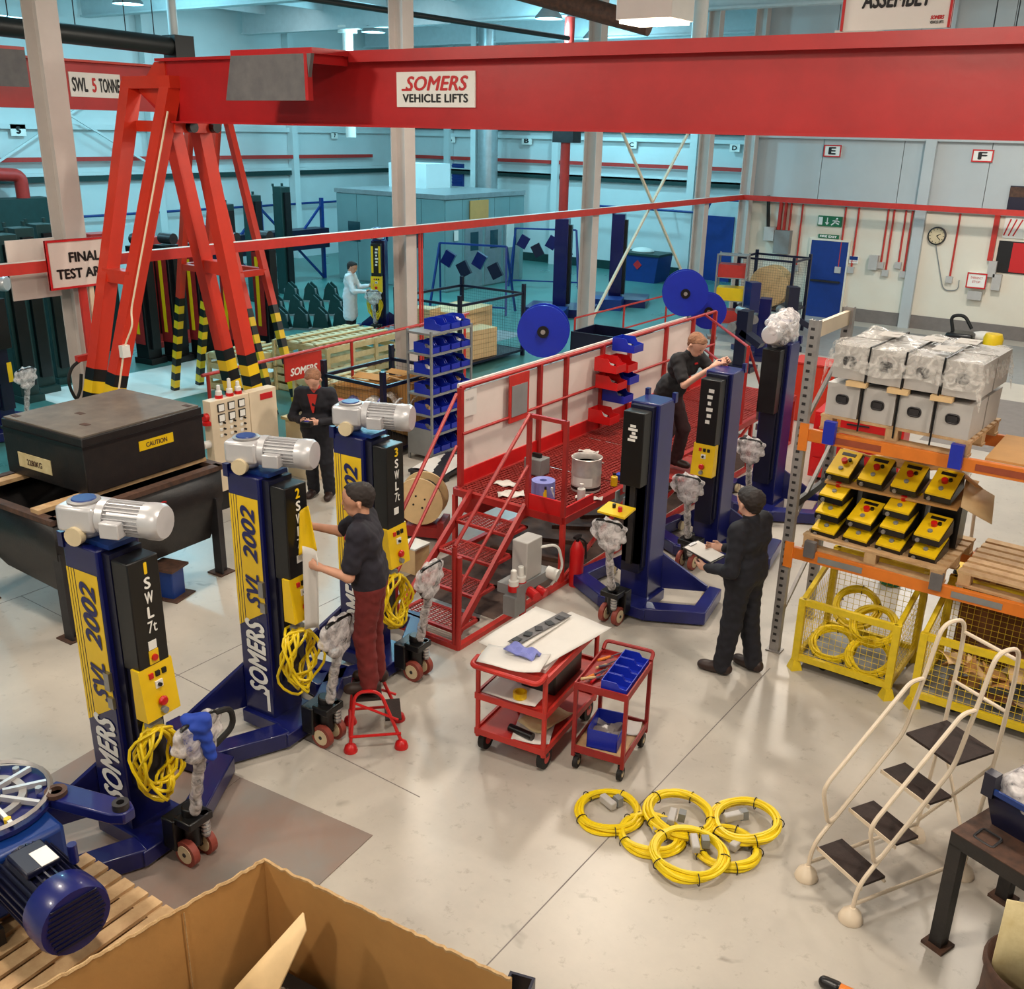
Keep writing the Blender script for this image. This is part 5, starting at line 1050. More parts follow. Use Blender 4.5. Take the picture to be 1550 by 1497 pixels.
for b0 in (0,):
    MB().tube([L_(1.07, 0, 1.62), L_(1.07, wl_, 1.62)], .0125, 8).build('cross_bar', 'ladder_cream', sp); MB().tube([L_(1.07, 0, 1.25), L_(1.07, wl_, 1.25)], .0125, 8).build('cross_bar', 'ladder_cream', sp)
    MB().tube([L_(1.05, 0, .85), L_(.99, wl_, .15)], .0115, 8).build('back_brace', 'ladder_cream', sp); MB().tube([L_(1.05, wl_, .85), L_(.99, 0, .15)], .0115, 8).build('back_brace', 'ladder_cream', sp)
def quadbox(o, name, m, P, th):
    P = [Vector(p) for p in P]; n = len(P); return MB().add([tuple(p) for p in P]+[tuple(p-Vector((0, 0, th))) for p in P], [tuple(range(n)), tuple(range(2*n-1, n-1, -1))]+[(i, n+i, n+(i+1) % n, (i+1) % n) for i in range(n)]).build(name, m, o)
for i in range(3):
    a, z = .06+.235*i, .24+.235*i; quadbox(sp, 'tread', 'tread', [L_(a, .012, z), L_(a, wl_-.012, z), L_(a+.2, wl_-.012, z), L_(a+.2, .012, z)], .018); quadbox(sp, 'tread_edge', 'ladder_cream', [L_(a-.006, .0, z-.002), L_(a-.006, wl_, z-.002), L_(a, wl_, z-.002), L_(a, 0, z-.002)], .028)
    MB().tube([L_(a+.19, 0, z-.03), L_(a+.19, wl_, z-.03)], .01, 8).build('tread_bar', 'ladder_cream', sp)
quadbox(sp, 'tread', 'tread', [L_(.69, .012, .955), L_(.69, wl_-.012, .955), L_(1.06, wl_-.012, .955), L_(1.06, .012, .955)], .018)

# ================================================================== CABLE COILS ON THE FLOOR
for k, (x, y, R, tx, ty, z, lab) in enumerate(((922, 1228, .235, 0, 0, 0, 'leftmost'), (985, 1262, .22, 0, 0, 0, 'lying beneath the middle pile'), (1028, 1240, .24, .02, .08, .045, 'at the back of the pile'), (1100, 1282, .22, 0, 0, .0, 'right under the frontmost'), (1128, 1250, .24, .04, -.10, .045, 'rightmost'), (1042, 1300, .25, .05, .0, .05, 'at the front of the pile'))):
    p = at(x, y, .03); coil('coil of yellow cable on the floor, %s' % lab, (p.x, p.y, z), R, 10, (tx, ty, 0), r=.013, group='yellow coils on the floor')

# ================================================================== TROLLEYS
def tube_frame(o, pts, r, m, name, closed=True, rr=.08): return MB().tube(rounded(pts, rr, 5, closed), r, 8, closed).build(name, m, o)
t1 = T('service_trolley', 'red three tier trolley with drawings on top', 'trolley', (-3.83, 5.82, 0), math.radians(7)); w, l = .29, .47
for x in (-w, w):
    for y in (-l, l): MB().cyl((x, y, .15), (x, y, .86), .02, 10).build('post', 'rail_red', t1)
for z in (.2, .52, .82):
    MB().b2((-w, -l, z-.03), (w, l, z)).build('shelf', 'rail_red', t1); MB().b2((-w-.02, -l-.02, z-.03), (-w, l+.02, z+.025)).b2((w, -l-.02, z-.03), (w+.02, l+.02, z+.025)).b2((-w, l, z-.03), (w, l+.02, z+.025)).b2((-w, -l-.02, z-.03), (w, -l, z+.025)).build('shelf_rim', 'rail_red', t1)
MB().tube(rounded([(-w, -l, .86), (-w, -l-.12, .84), (w, -l-.12, .84), (w, -l, .86)], .1), .02, 8).build('push_handle', 'rail_red', t1)
for x in (-w+.03, w-.03):
    for y in (-l+.08, l-.08):
        wh = MB().cyl((x-.025, y, .09), (x+.025, y, .09), .09, 18).build('wheel', 'black_rubber', t1); MB().cyl((x-.028, y, .09), (x+.028, y, .09), .045, 14).build('hub', 'rail_red', wh); MB().b2((x-.03, y-.02, .1), (x+.03, y+.02, .17)).build('fork', 'dark_steel', t1)
t2 = T('tool_trolley', 'smaller dark red tool trolley with blue bins in its tray', 'trolley', (-3.19, 5.90, 0), math.radians(10)); w2, l2 = .2, .28
for x in (-w2, w2):
    for y in (-l2, l2): MB().b2((x-.014, y-.014, .12), (x+.014, y+.014, .76)).build('post', 'dull_red', t2)
for z in (.19, .74): MB().b2((-w2, -l2, z-.02), (w2, l2, z)).build('shelf', 'dull_red' if z > .5 else 'wood', t2); MB().b2((-w2-.012, -l2-.012, z-.03), (-w2, l2+.012, z+.03)).b2((w2, -l2-.012, z-.03), (w2+.012, l2+.012, z+.03)).b2((-w2, l2, z-.03), (w2, l2+.012, z+.03)).b2((-w2, -l2-.012, z-.03), (w2, -l2, z+.03)).build('shelf_rim', 'dull_red', t2)
MB().tube(rounded([(-w2, l2, .77), (-w2, l2+.06, .82), (w2, l2+.06, .82), (w2, l2, .77)], .06), .016, 8).build('push_handle', 'dull_red', t2)
for x in (-w2+.02, w2-.02):
    for y in (-l2+.03, l2-.03): wh = MB().cyl((x-.018, y, .055), (x+.018, y, .055), .055, 16).build('wheel', 'black_rubber', t2); MB().cyl((x-.02, y, .055), (x+.02, y, .055), .025, 12).build('hub', 'wheel_cream', wh); MB().b2((x-.02, y-.015, .06), (x+.02, y+.015, .13)).build('fork', 'dark_steel', t2)
def on(t, x, y, z): c, s = math.cos(t.rotation_euler.z), math.sin(t.rotation_euler.z); return (t.location.x+c*x-s*y, t.location.y+s*x+c*y, z)
def paper(label, t, x, y, z, w, d, rz, curl=.02, m='paper', n=8, th=.003):
    o = MB().sheet(lambda u, v: ((u-.5)*w, (v-.5)*d, curl*(.6+.4*math.sin(7*u+5*v))+curl*(2*u-1)**2), n, n).build('drawing_sheet', m, None, solid=th, loc=on(t, x, y, z)); o.rotation_euler = (0, 0, t.rotation_euler.z+rz); tag(o, label, 'paper', 'papers on the trolleys'); return o
tag(MB().b2((-.2, -.42, 0), (.2, .42, .03)).build('folder_stack', 'paper', None, loc=on(t1, .02, .02, .823)), 'thick stack of papers on the trolley top', 'paper').rotation_euler = (0, 0, t1.rotation_euler.z+.06)
paper('large white drawing on the trolley top, right', t1, .12, .08, .858, .42, .86, -.22, .012); paper('white drawing with a parts picture on the trolley top, left', t1, -.16, .05, .862, .34, .8, -.12, .014)
paper('curled white sheet hanging over the near end of the trolley top', t1, -.02, -.4, .858, .5, .3, .2, .02)
pd = paper('dark printed parts sheet across the trolley top', t1, -.06, .12, .885, .1, .7, -.2, .006, 'grey_plate')
for k in range(5): MB().box(((k-2)*.008, -.28+k*.13, .014), (.06, .07, .004), rz=.4*k).build('picture', 'print_black' if k % 2 else 'dark_steel', pd)
tag(MB().sheet(lambda u, v: ((u-.5)*.26, (v-.5)*.14, .02+.03*math.sin(11*u)*math.sin(9*v)), 10, 6).build('bubble_wrap', 'roll_blue', None, solid=.01, loc=on(t1, .0, -.3, .885)), 'lilac bubble wrap on the near end of the trolley top', 'wrap')
def tape(label, p, m='wood_ply'): o = T('tape_roll', label, 'tape', p); MB().lathe([(.055, 0), (.055, .05), (.038, .05), (.038, 0), (.055, 0)], 20).build('roll', m, o)
tape('roll of brown tape at the corner of the trolley top', on(t1, -.24, -.41, .823)); tape('roll of yellow tape on the middle shelf of the trolley', on(t1, .02, -.36, .535), 'yellow')
tb = T('tool_case', 'black tool case on the middle shelf of the trolley', 'case', on(t1, .1, .0, .521), t1.rotation_euler.z); MB().b2((-.16, -.2, 0), (.14, .3, .2)).build('body', 'black', tb, bev=.015); MB().tube(rounded([(-.02, -.03, .2), (-.02, -.03, .25), (-.02, .13, .25), (-.02, .13, .2)], .03), .01, 6).build('handle', 'black', tb); MB().b2((-.1, -.16, .2), (-.03, -.1, .203)).build('sticker', 'print_white', tb)
paper('cream paper lying on the middle shelf of the trolley', t1, -.05, -.3, .525, .46, .28, .05, .008); paper('white paper on the bottom shelf of the trolley', t1, .1, -.25, .205, .3, .4, .3, .012); paper('creased cream sheet on the bottom shelf of the trolley', t1, .12, -.1, .215, .26, .4, -.2, .02, 'wood_pale')
tag(MB().box((0, 0, .08), (.22, .26, .16)).build('carton', 'dark_green', None, loc=on(t1, -.08, .08, .201)), 'dark green carton on the bottom shelf of the trolley', 'carton').rotation_euler = (0, 0, .3)
tag(MB().cyl((-.1, 0, .035), (.12, 0, .035), .032, 12).build('torch', 'black', None, loc=on(t1, .04, -.38, .205)), 'black cylinder lying at the front of the bottom shelf', 'cylinder')
BIN_T = bin_mesh(.125, .2, .09).mesh('storage_bin', 'bin_blue')
for k in range(4): a_bin(BIN_T, 'blue bin in the tray of the tool trolley, %s from the front' % order[k], on(t2, -.01, -.205+.132*k, .742), t2.rotation_euler.z-PI/2, 'blue bins in the tool tray')
rnd = random.Random(11)
for k in range(9):
    a = rnd.uniform(-.4, .4)+PI/2*.2; L = rnd.uniform(.1, .26); p = on(t2, rnd.uniform(-.12, -.07), (rnd.uniform(-.2, -.03) if k < 5 else rnd.uniform(.03, .22)), .75+.012*(k % 4)); m = ('steel', 'black', 'rack_orange', 'wood', 'bright_red')[k % 5]
    o = T('hand_tool', ['steel spanner', 'black handled driver', 'orange handled driver', 'wooden handled tool', 'red handled pliers'][k % 5]+(' in the near half of the tool trolley tray' if k < 5 else ' in the far half of the tool trolley tray'), 'tool', p, a+.9, 'hand tools in the trolley tray'); MB().cyl((-L/2, 0, .008), (0, 0, .008), .011, 8).build('handle', m, o); MB().cyl((0, 0, .008), (L/2, 0, .012), .005, 8).build('shank', 'steel', o)
BIG = MB(); 
for lo, hi in (((-.16, -.12, 0), (.16, .12, .008)), ((-.16, -.12, 0), (-.152, .12, .16)), ((.152, -.12, 0), (.16, .12, .16)), ((-.16, -.12, 0), (.16, -.112, .1)), ((-.16, .112, 0), (.16, .12, .16))): BIG.b2(lo, hi)
bb = T('storage_tub', 'blue plastic tub on the lower shelf of the tool trolley', 'tub', on(t2, -.01, -.06, .192), t2.rotation_euler.z+PI/2+.1); BIG.build('tub', 'bin_blue', bb); MB().sheet(lambda u, v: ((u-.5)*.3, (v-.5)*.22, .06+.02*math.sin(13*u+7*v)), 8, 6).build('contents', 'galv', bb)
paper('folded white paper on the lower shelf of the tool trolley', t2, .1, .16, .195, .18, .2, .2, .008)
# ---- red step stool under the young man
c = (at(540, 1142)+at(620, 1137)+at(607, 1094)+at(540, 1100))/4; stool = T('step_stool', 'small red tubular step stool with rubber feet', 'step stool', (c.x, c.y, 0), math.radians(45)); h_ = .20
SZ = .44
for sx_ in (-1, 1):
    MB().tube(rounded([(-h_, sx_*h_, .06), (-h_*.75, sx_*h_*.8, SZ+.07), (h_*.2, sx_*h_*.8, SZ+.07), (h_, sx_*h_, .06)], .09), .014, 8).build('leg_frame', 'bright_red', stool)
    MB().tube([(-h_, sx_*h_, .13), (h_, sx_*h_, .13)], .012, 8).build('side_bar', 'bright_red', stool)
    MB().tube([(-h_*.8, sx_*h_*.85, SZ-.02), (h_*.9, sx_*h_*.95, .25)], .011, 8).build('brace', 'bright_red', stool)
    for sy in (-1, 1): MB().lathe([(.055, 0), (.057, .01), (.045, .05), (.02, .07)], 16, (sy*h_, sx_*h_, 0)).build('foot_cup', 'bright_red', stool)
MB().b2((-.17, -.16, SZ-.02), (.06, .16, SZ)).build('top_tread', 'tread', stool); MB().b2((.08, -.15, .22), (.21, .15, .235)).build('lower_tread', 'tread', stool); MB().tube([(-h_, -h_, .13), (-h_, h_, .13)], .012, 8).build('cross_bar', 'bright_red', stool)
# ================================================================== LEFT SIDE: WEIGHTS, CONTROL DESK
wt = T('test_weight', 'large black steel test weight box with a grey top', 'test weight', (-9.06, 5.52, 0), math.radians(4)); hx_, hy_ = .63, .72
MB().b2((-hx_, -hy_, 1.30), (hx_, hy_, 1.86)).build('body', 'black_paint', wt, bev=.01); MB().b2((-hx_+.02, -hy_+.02, 1.86), (hx_-.02, hy_-.02, 1.875)).build('lid', 'tank_top', wt)
MB().b2((-hx_-.01, -hy_-.01, 1.75), (hx_+.01, hy_+.01, 1.78)).build('rim', 'black', wt)
for x, y in ((hx_-.1, hy_-.1), (-hx_+.1, -hy_+.1), (hx_-.35, -hy_+.3), (-.1, -.2)): MB().b2((x-.05, y-.03, 1.875), (x+.05, y+.03, 1.878)).build('lifting_slot', 'rusty', wt)
q = MB().b2((hx_, -.1, 1.58), (hx_+.006, .32, 1.68)).build('plate', 'yellow', wt); text(q, 'CAUTION', 'rusty', (hx_+.006, -.02, 1.605), (0, 1, 0), (0, 0, 1), .26, .05, bold=.01)
q = MB().b2((-.42, -hy_-.006, 1.4), (.1, -hy_, 1.55)).build('plate', 'wood_pale', wt); text(q, '2280KG', 'rusty', (-.28, -hy_-.006, 1.44), (1, 0, 0), (0, 0, 1), .24, .06, bold=.01)
for k in range(2): MB().b2((-hx_-.012, -hy_+.1, 1.36+.25*k), (-hx_+.1, -hy_+.01, 1.45+.25*k)).build('lug', 'rusty', wt)
hp = T('weight_hopper', 'black tapered steel hopper on legs marked in red', 'hopper', (-9.02, 5.3, 0), math.radians(3)); ax_, ay_ = .76, .98
v = [(-ax_, -ay_, 1.22), (ax_, -ay_, 1.22), (ax_, ay_, 1.22), (-ax_, ay_, 1.22), (-ax_, -ay_, .85), (ax_, -ay_, .85), (ax_, ay_, .85), (-ax_, ay_, .85), (-ax_+.3, -ay_+.2, .42), (ax_-.12, -ay_+.12, .42), (ax_-.12, ay_-.12, .42), (-ax_+.3, ay_-.12, .42)]
MB().add(v, [(0, 4, 5, 1), (1, 5, 6, 2), (2, 6, 7, 3), (3, 7, 4, 0), (4, 8, 9, 5), (5, 9, 10, 6), (6, 10, 11, 7), (7, 11, 8, 4), (8, 11, 10, 9)]).build('shell', 'black_paint', hp, solid=.02)
rm = MB()
for lo, hi in (((-ax_-.02, -ay_-.04, 1.2), (ax_+.04, -ay_+.05, 1.25)), ((-ax_-.02, ay_-.05, 1.2), (ax_+.04, ay_+.04, 1.25)), ((-ax_-.03, -ay_, 1.2), (-ax_+.06, ay_, 1.25)), ((ax_-.06, -ay_, 1.2), (ax_+.04, ay_, 1.25))): MB().b2(lo, hi).build('rim_bar', 'rusty', hp)
for x in (-.5, .5): MB().b2((x-.06, -ay_, 1.25), (x+.06, ay_, 1.29)).build('bearer', 'wood', hp)
for x in (-ax_+.05, ax_-.02):
    for y in (-ay_+.06, ay_-.06): MB().b2((x-.06, y-.06, .0), (x+.0, y+.06, .9)).b2((x, y-.06, 0), (x+.06, y-.04, .9)).build('leg', 'dark_steel', hp); MB().b2((x-.14, y-.1, 0), (x+.08, y+.1, .015)).build('foot_plate', 'rusty', hp)
text(hp, '1KG', 'print_red', (ax_+.012, -.05, .95), (0, 1, 0), (0, 0, 1), .3, .12, bold=.0, off=.012)
bx = T('blue_fitting', 'blue box fitting standing under the black hopper', 'box', tuple(at(258, 900)), .3); MB().b2((-.12, -.1, .0), (.12, .1, .32)).build('body', 'teal_blue', bx, bev=.01); MB().b2((-.16, -.14, .32), (.16, .14, .345)).build('top_plate', 'rusty', bx); MB().b2((-.2, -.16, 0), (.2, .16, .012)).build('base_plate', 'rusty', bx)
# control desk
CZ = .19
cb = T('control_cabinet', 'cream control cabinet with rows of meters and switches', 'cabinet', (-9.84, 7.42, 0), 0)
cb.location.z = CZ; MB().b2((-.15, 0, .06), (0, .6, 1.25)).build('body', 'cream', cb, bev=.006); MB().b2((-.15, .61, .06), (.0, 1.05, 1.25)).build('body', 'cream', cb, bev=.006); MB().b2((-.14, .02, -CZ), (-.02, 1.0, .1)).build('plinth', 'black', cb)
for r in range(2):
    for c in range(3): m_ = MB().b2((0, .1+.16*c, 1.10-.13*r), (.015, .2+.16*c, 1.20-.13*r)).build('meter', 'black', cb); MB().b2((.015, .11+.16*c, 1.11-.13*r), (.018, .19+.16*c, 1.19-.13*r)).build('dial', 'print_white', m_)
for r in range(3):
    for c in range(3): MB().b2((0, .11+.16*c, .93-.075*r), (.012, .15+.16*c, .965-.075*r)).build('label_plate', 'print_white', cb); MB().cyl((0, .18+.16*c, .95-.075*r), (.03, .18+.16*c, .95-.075*r), .013, 8).build('switch_knob', 'black', cb)
for c, m_ in enumerate(('rack_orange', 'yellow')): MB().cyl((0, .2+.16*c, .68), (.03, .2+.16*c, .68), .02, 10).build('push_button', m_, cb)
MB().b2((.0, .78, 1.12), (.008, .98, 1.2)).build('name_plate', 'print_red', cb)
MB().lathe([(.07, 0), (.07, .04), (.03, .06), (.03, .1)], 12, (-.08, -.01, .95)).cyl((-.08, -.06, 1.05), (-.08, 0, 1.05), .05, 12).build('side_socket', 'bright_red', cb); MB().cyl((-.08, -.1, .7), (-.08, 0, .7), .05, 12).build('side_plug', 'white', cb)
for k, (x, y) in enumerate(((-.08, .2), (-.07, .36), (-.08, .5))):
    o = T('connector_plug', 'white and red connector plug on the cabinet top, %s' % ('first from the left', 'tallest', 'by the second door')[k], 'plug', (-9.84+x, 7.42+y, 1.25+CZ), 0, 'plugs on the cabinet'); MB().lathe([(.05, 0), (.05, .04)], 12).build('collar', 'bright_red', o); MB().lathe([(.04, .04), (.04, .09), (.025, .1), (.022, .16+.06*(k == 1)), (.001, .17+.06*(k == 1))], 12).build('body', 'white', o)
bn = T('work_bench', 'cream low cabinet bench behind the man in navy overalls', 'bench', (-9.95, 8.95, 0)); MB().b2((-.3, 0, 0), (.2, .95, .82)).build('body', 'cream', bn, bev=.006); MB().b2((-.34, -.04, .82), (.24, 1.0, .86)).build('top', 'wood_pale', bn)
for k in range(2): MB().b2((.2, .05+.45*k, .1), (.215, .45+.45*k, .75)).build('door', 'cream', bn); MB().b2((.215, .38+.45*k, .4), (.235, .4+.45*k, .5)).build('door_handle', 'dark_steel', bn)
for k, (x, y, m_, h) in enumerate(((-.1, .2, 'galv', .08), (.05, .3, 'wood', .05), (-.05, .6, 'dark_steel', .1), (.08, .75, 'paper', .03), (-.12, .85, 'bright_red', .1))):
    tag(MB().box((0, 0, h/2), (.18, .14, h)).build('bench_item', m_, None, loc=(-9.95+x, 8.95+y, .861), bev=.01), ['galvanised part on the bench', 'wooden block on the bench', 'dark steel part on the bench', 'paper pad on the bench', 'red tin at the end of the bench'][k], 'part')
# barrier rail with a red name board
br_ = T('barrier_rail', 'thin red barrier rail with a red board reading SOMERS', 'barrier', (-11.0, 8.2, 0)); MB().cyl((0, 0, 1.45), (-.3, 6.2, 1.45), .025, 8).build('rail', 'rail_red', br_)
for y in (.1, 3.0, 6.1): MB().cyl((-.05*y/1, y, 0), (-.05*y, y, 1.45), .025, 8).build('post', 'rail_red', br_)
MB().b2((-.12, 1.55, 1.05), (-.1, 2.3, 1.42)).build('board', 'rail_red', br_); text(br_, 'SOMERS', 'print_white', (-.1, 1.65, 1.12), (0, 1, 0), (0, 0, 1), .55, .12, bold=.015, shear=.2)
# ---- shelf of blue bins
sh = T('bin_shelving', 'grey steel shelving stacked with blue bins', 'shelving', (-9.2, 10.62, 0)); 
for x in (-.24, .2):
    for y in (0, .92): MB().b2((x-.015, y-.015, 0), (x+.015, y+.015, 1.95)).build('post', 'grey_paint', sh)
zs = [.12, .42, .72, 1.02, 1.32, 1.62, 1.92]
for z in zs: MB().b2((-.25, -.02, z-.03), (.21, .94, z)).build('shelf', 'grey_paint', sh)
for r, z in enumerate(zs):
    for c in range(4):
        if r == 6 and c == 0: continue
        a_bin(BIN_S, 'blue bin on shelf %s from the floor, %s from the stairs end' % (('one', 'two', 'three', 'four', 'five', 'six', 'seven')[r], order[c]), (-9.2-.13, 10.62+.1+.235*c, z+.002), -PI/2, 'blue bins on the shelving', ('paper', 'galv', 'wood', 'dark_steel')[(r+c) % 4] if (r*3+c) % 3 == 0 else None)
MB().b2((-.25, -.021, .1), (.21, -.015, .5)).build('side_sheet', 'grey_paint', sh)
# ---- black post pallets with cartons / timber
def stillage(label, x0, x1, y0, y1, hp_, zr, base=.12):
    o = T('post_pallet', label, 'post pallet', ((x0+x1)/2, (y0+y1)/2, 0)); w, d = (x1-x0)/2, (y1-y0)/2
    for sx_ in (-1, 1):
        for sy in (-1, 1): MB().b2((sx_*w-.035, sy*d-.035, 0), (sx_*w+.035, sy*d+.035, hp_)).build('post', 'navy', o)
    for z in (base, zr):
        for sy in (-1, 1): MB().b2((-w, sy*d-.02, z-.025), (w, sy*d+.02, z+.025)).build('rail', 'navy', o)
        for sx_ in (-1, 1): MB().b2((sx_*w-.02, -d, z-.025), (sx_*w+.02, d, z+.025)).build('rail', 'navy', o)
    MB().b2((-w, -d, base), (w, d, base+.02)).build('floor_sheet', 'dark_steel', o); ms = MB(); st = .06
    for sy in (-1, 1):
        for i in range(int(2*w/st)): ms.cyl((-w+i*st, sy*d, base), (-w+i*st, sy*d, zr), .002, 4, caps=False)
        for i in range(int((zr-base)/st)): ms.cyl((-w, sy*d, base+i*st), (w, sy*d, base+i*st), .002, 4, caps=False)
    for i in range(int(2*d/st)): ms.cyl((w, -d+i*st, base), (w, -d+i*st, zr), .002, 4, caps=False)
    m_ = ms.build('wire_mesh', 'dark_steel', o); m_['kind'] = 'stuff'; return o
def carton(label, c, s, rz, m='cardboard', open_=True, group='open cartons'):
    o = T('open_carton', label, 'carton', c, rz, group); a, b, h = s[0]/2, s[1]/2, s[2]; t = .01
    MB().b2((-a, -b, 0), (a, -b+t, h)).b2((-a, b-t, 0), (a, b, h)).b2((-a, -b, 0), (-a+t, b, h)).b2((a-t, -b, 0), (a, b, h)).b2((-a, -b, 0), (a, b, t)).build('body', m, o)
    if open_:
        for sx_ in (-1, 1): MB().box((sx_*(a+b*.32), 0, h+.02+b*.2*(1 if sx_ > 0 else -.5)), (b*.75, 2*b, .008), ry=-sx_*.5*(1 if sx_ > 0 else -.6)).build('flap', m, o)
        for sy in (-1, 1): MB().box((0, sy*(b+b*.3), h+.05), (2*a, b*.7, .008), rx=sy*.3).build('flap', m, o)
    return o
stillage('black post pallet holding open cartons beside the bin shelving', -10.8, -9.6, 10.25, 11.75, 1.35, 1.12)
carton('open carton with raised flaps in the black post pallet, near end', (-10.45, 10.65, .16), (.6, .5, .8), .2); carton('open carton in the black post pallet, far end', (-9.95, 11.3, .16), (.5, .5, .85), -.1)
carton('open carton in the black post pallet, back corner', (-10.52, 11.35, .16), (.42, .42, .75), .05)
for k, (x, y, m_) in enumerate(((-10.2, 10.5, 'roll_blue'), (-9.85, 10.9, 'film'), (-9.9, 10.55, 'paper'))): tag(MB().sheet(lambda u, v: ((u-.5)*.45, (v-.5)*.4, .5+.1*math.sin(5*u+3*v)), 8, 6).build('packing', m_, None, solid=.02, loc=(x, y, .25)), ['lilac packing in the black post pallet', 'clear film packing in the black post pallet', 'white packing in the black post pallet'][k], 'packing')
pw = T('wooden_pallet', 'flat pallet with a white sheet at the foot of the bin shelving', 'pallet', (-8.65, 10.5, 0), .1, 'pallets on the floor'); MB().b2((-.3, -.5, .06), (.3, .5, .1)).build('top_board', 'dark_steel', pw); MB().sheet(lambda u, v: ((u-.5)*.55, (v-.5)*.9, .11+.02*math.sin(6*u+4*v)), 6, 6).build('sheet', 'paper', pw)
for y in (-.4, .4): MB().b2((-.3, y-.05, 0), (.3, y+.05, .06)).build('bearer', 'dark_steel', pw)
stillage('black post pallet holding sawn timber beyond the column row', -14.0, -12.3, 15.4, 17.6, 1.55, 1.35)
for k, (x, y, z, a, b, h, rz) in enumerate(((-13.4, 16.7, .15, .9, 1.4, .9, .1), (-12.75, 16.2, .15, .7, 1.1, .7, -.1), (-13.5, 15.75, .15, .5, .4, 1.0, .1))):
    o = T('timber_stack', 'pale timber pack in the far post pallet, %s' % ('tallest', 'front', 'left')[k], 'timber', (x, y, z), rz, 'timber packs'); n = int(h/.1)
    for i in range(n): MB().b2((-a/2, -b/2, i*.1), (a/2, b/2, i*.1+.094)).build('plank', 'wood_ply', o)
# ---- slatted crates
def crate(label, c, s, rz, group='slatted wooden crates'):
    o = T('slatted_crate', label, 'crate', c, rz, group); a, b, h = s[0]/2, s[1]/2, s[2]; n = int(2*b/.16)
    MB().b2((-a+.02, -b+.02, .0), (a-.02, b-.02, .05)).build('bottom', 'wood_pale', o)
    for i in range(n): y = -b+.07+i*(2*b-.14)/(n-1); inst(SLX(2*a), 'top_slat', o, (0, y, h-.01))
    for x in (-a*.55, .0, a*.55): MB().b2((x-.05, -b, h+.01), (x+.05, b, h+.03)).build('top_batten', 'wood_pale', o)
    k = max(3, int(h/.15))
    for i in range(k):
        z = .08+i*(h-.14)/(k-1)
        for y in (-b, b): MB().b2((-a, y-.01, z-.05), (a, y+.01, z+.05)).build('side_slat', 'wood_pale', o)
        for x in (-a, a): MB().b2((x-.01, -b, z-.05), (x+.01, b, z+.05)).build('end_slat', 'wood_pale', o)
    for x in (-a, a):
        for y in (-b, -b*.33, b*.33, b): MB().b2((x-.025, y-.04, 0), (x+.025, y+.04, h-.02)).build('corner_post', 'wood_pale', o)
    return o
_sl = {}
def SLX(L):
    if L not in _sl: _sl[L] = MB().box((0, 0, 0), (L, .11, .018)).mesh('top_slat', 'wood_pale')
    return _sl[L]
crate('large slatted crate with battened lid, on top of the stack by the column', (-13.4, 13.1, .46), (1.35, 1.9, .5), .02)
crate('slatted crate at the bottom of the stack by the column', (-13.4, 13.1, 0), (1.35, 1.9, .44), .02)
crate('lower slatted crate in front of the crate stack', (-12.08, 11.9, 0), (1.1, 1.2, .62), .05)
crate('slatted crate half hidden left of the crate stack', (-14.6, 12.0, 0), (.9, 1.2, .7), .05)

# ================================================================== TEST BAY
def stored_lift(label, x, y, rz, h=2.35, m='black', strip=True, group='lifts stored in the test bay'):
    o = T('stored_lift', label, 'vehicle lift', (x, y, 0), rz, group)
    MB().b2((-.2, -.17, .05), (.16, .17, h)).build('post', m, o, bev=.01); MB().b2((.16, -.1, .3), (.24, .1, h-.15)).build('service_box', 'black', o)
    MB().b2((-.24, -.2, 0), (.26, .2, .12)).build('base', m, o); MB().b2((-.2, -.173, .4), (.1, -.171, h-.2)).build('side_face', 'dull_red' if strip else m, o)
    if strip: MB().b2((-.12, -.177, .6), (-.03, -.173, h-.3)).build('stripe', 'yellow', o); MB().cyl((-.15, 0, h+.12), (.2, 0, h+.12), .11, 14).build('motor', 'dark_steel', o)
    else:
        for s in (-1, 1): MB().b2((-.2, s*.17-.02, h), (-.14, s*.17+.02, h+.08)).build('lug', m, o)
    return o
for k, (px, Y) in enumerate(((215, 12.0), (258, 12.5), (300, 13.0), (352, 13.5), (402, 14.2))):
    q = atY(px, 420, Y); stored_lift('black lift with a yellow stripe stored behind the gantry, %s from the left' % ('first', 'second', 'third', 'fourth', 'fifth')[k], q.x, Y, .1)
for k, (px, X, h) in enumerate(((12, -16.8, 2.85), (40, -17.2, 2.9), (72, -17.6, 2.9), (104, -18.4, 2.7))):
    q = atX(px, 420, X); stored_lift('tall dark green post stored at the far left, %s from the left' % order[k], X, q.y, 0, h, 'dark_green', False, 'dark green posts')
for k, (px, X, h) in enumerate(((348, -21.0, 2.75), (390, -22.0, 2.85), (434, -22.5, 3.0))):
    q = atX(px, 420, X); stored_lift('tall dark green post against the left wall, %s' % ('nearest', 'middle', 'furthest')[k], X, q.y, 0, h, 'dark_green', False, 'dark posts by the wall')
for k, px in enumerate((232, 262, 296)):
    q = atX(px, 400, -19); stored_lift('red post stored in the test bay, %s' % ('left', 'middle', 'right')[k], -19, q.y, 0, 2.35-.1*k, 'rail_red', False, 'red posts in the test bay')
o = lift('blue lift with silver motor at the left edge beyond the first column', at(12, 660).x, at(12, 660).y, math.radians(10), None, False, True, 'blue', False, False)
MB().b2((-.2, -.165, .6), (-.12, -.161, 2.0)).build('stripe', 'yellow', o); MB().b2((.271, -.03, .9), (.276, .05, 1.2)).build('label', 'yellow', o)
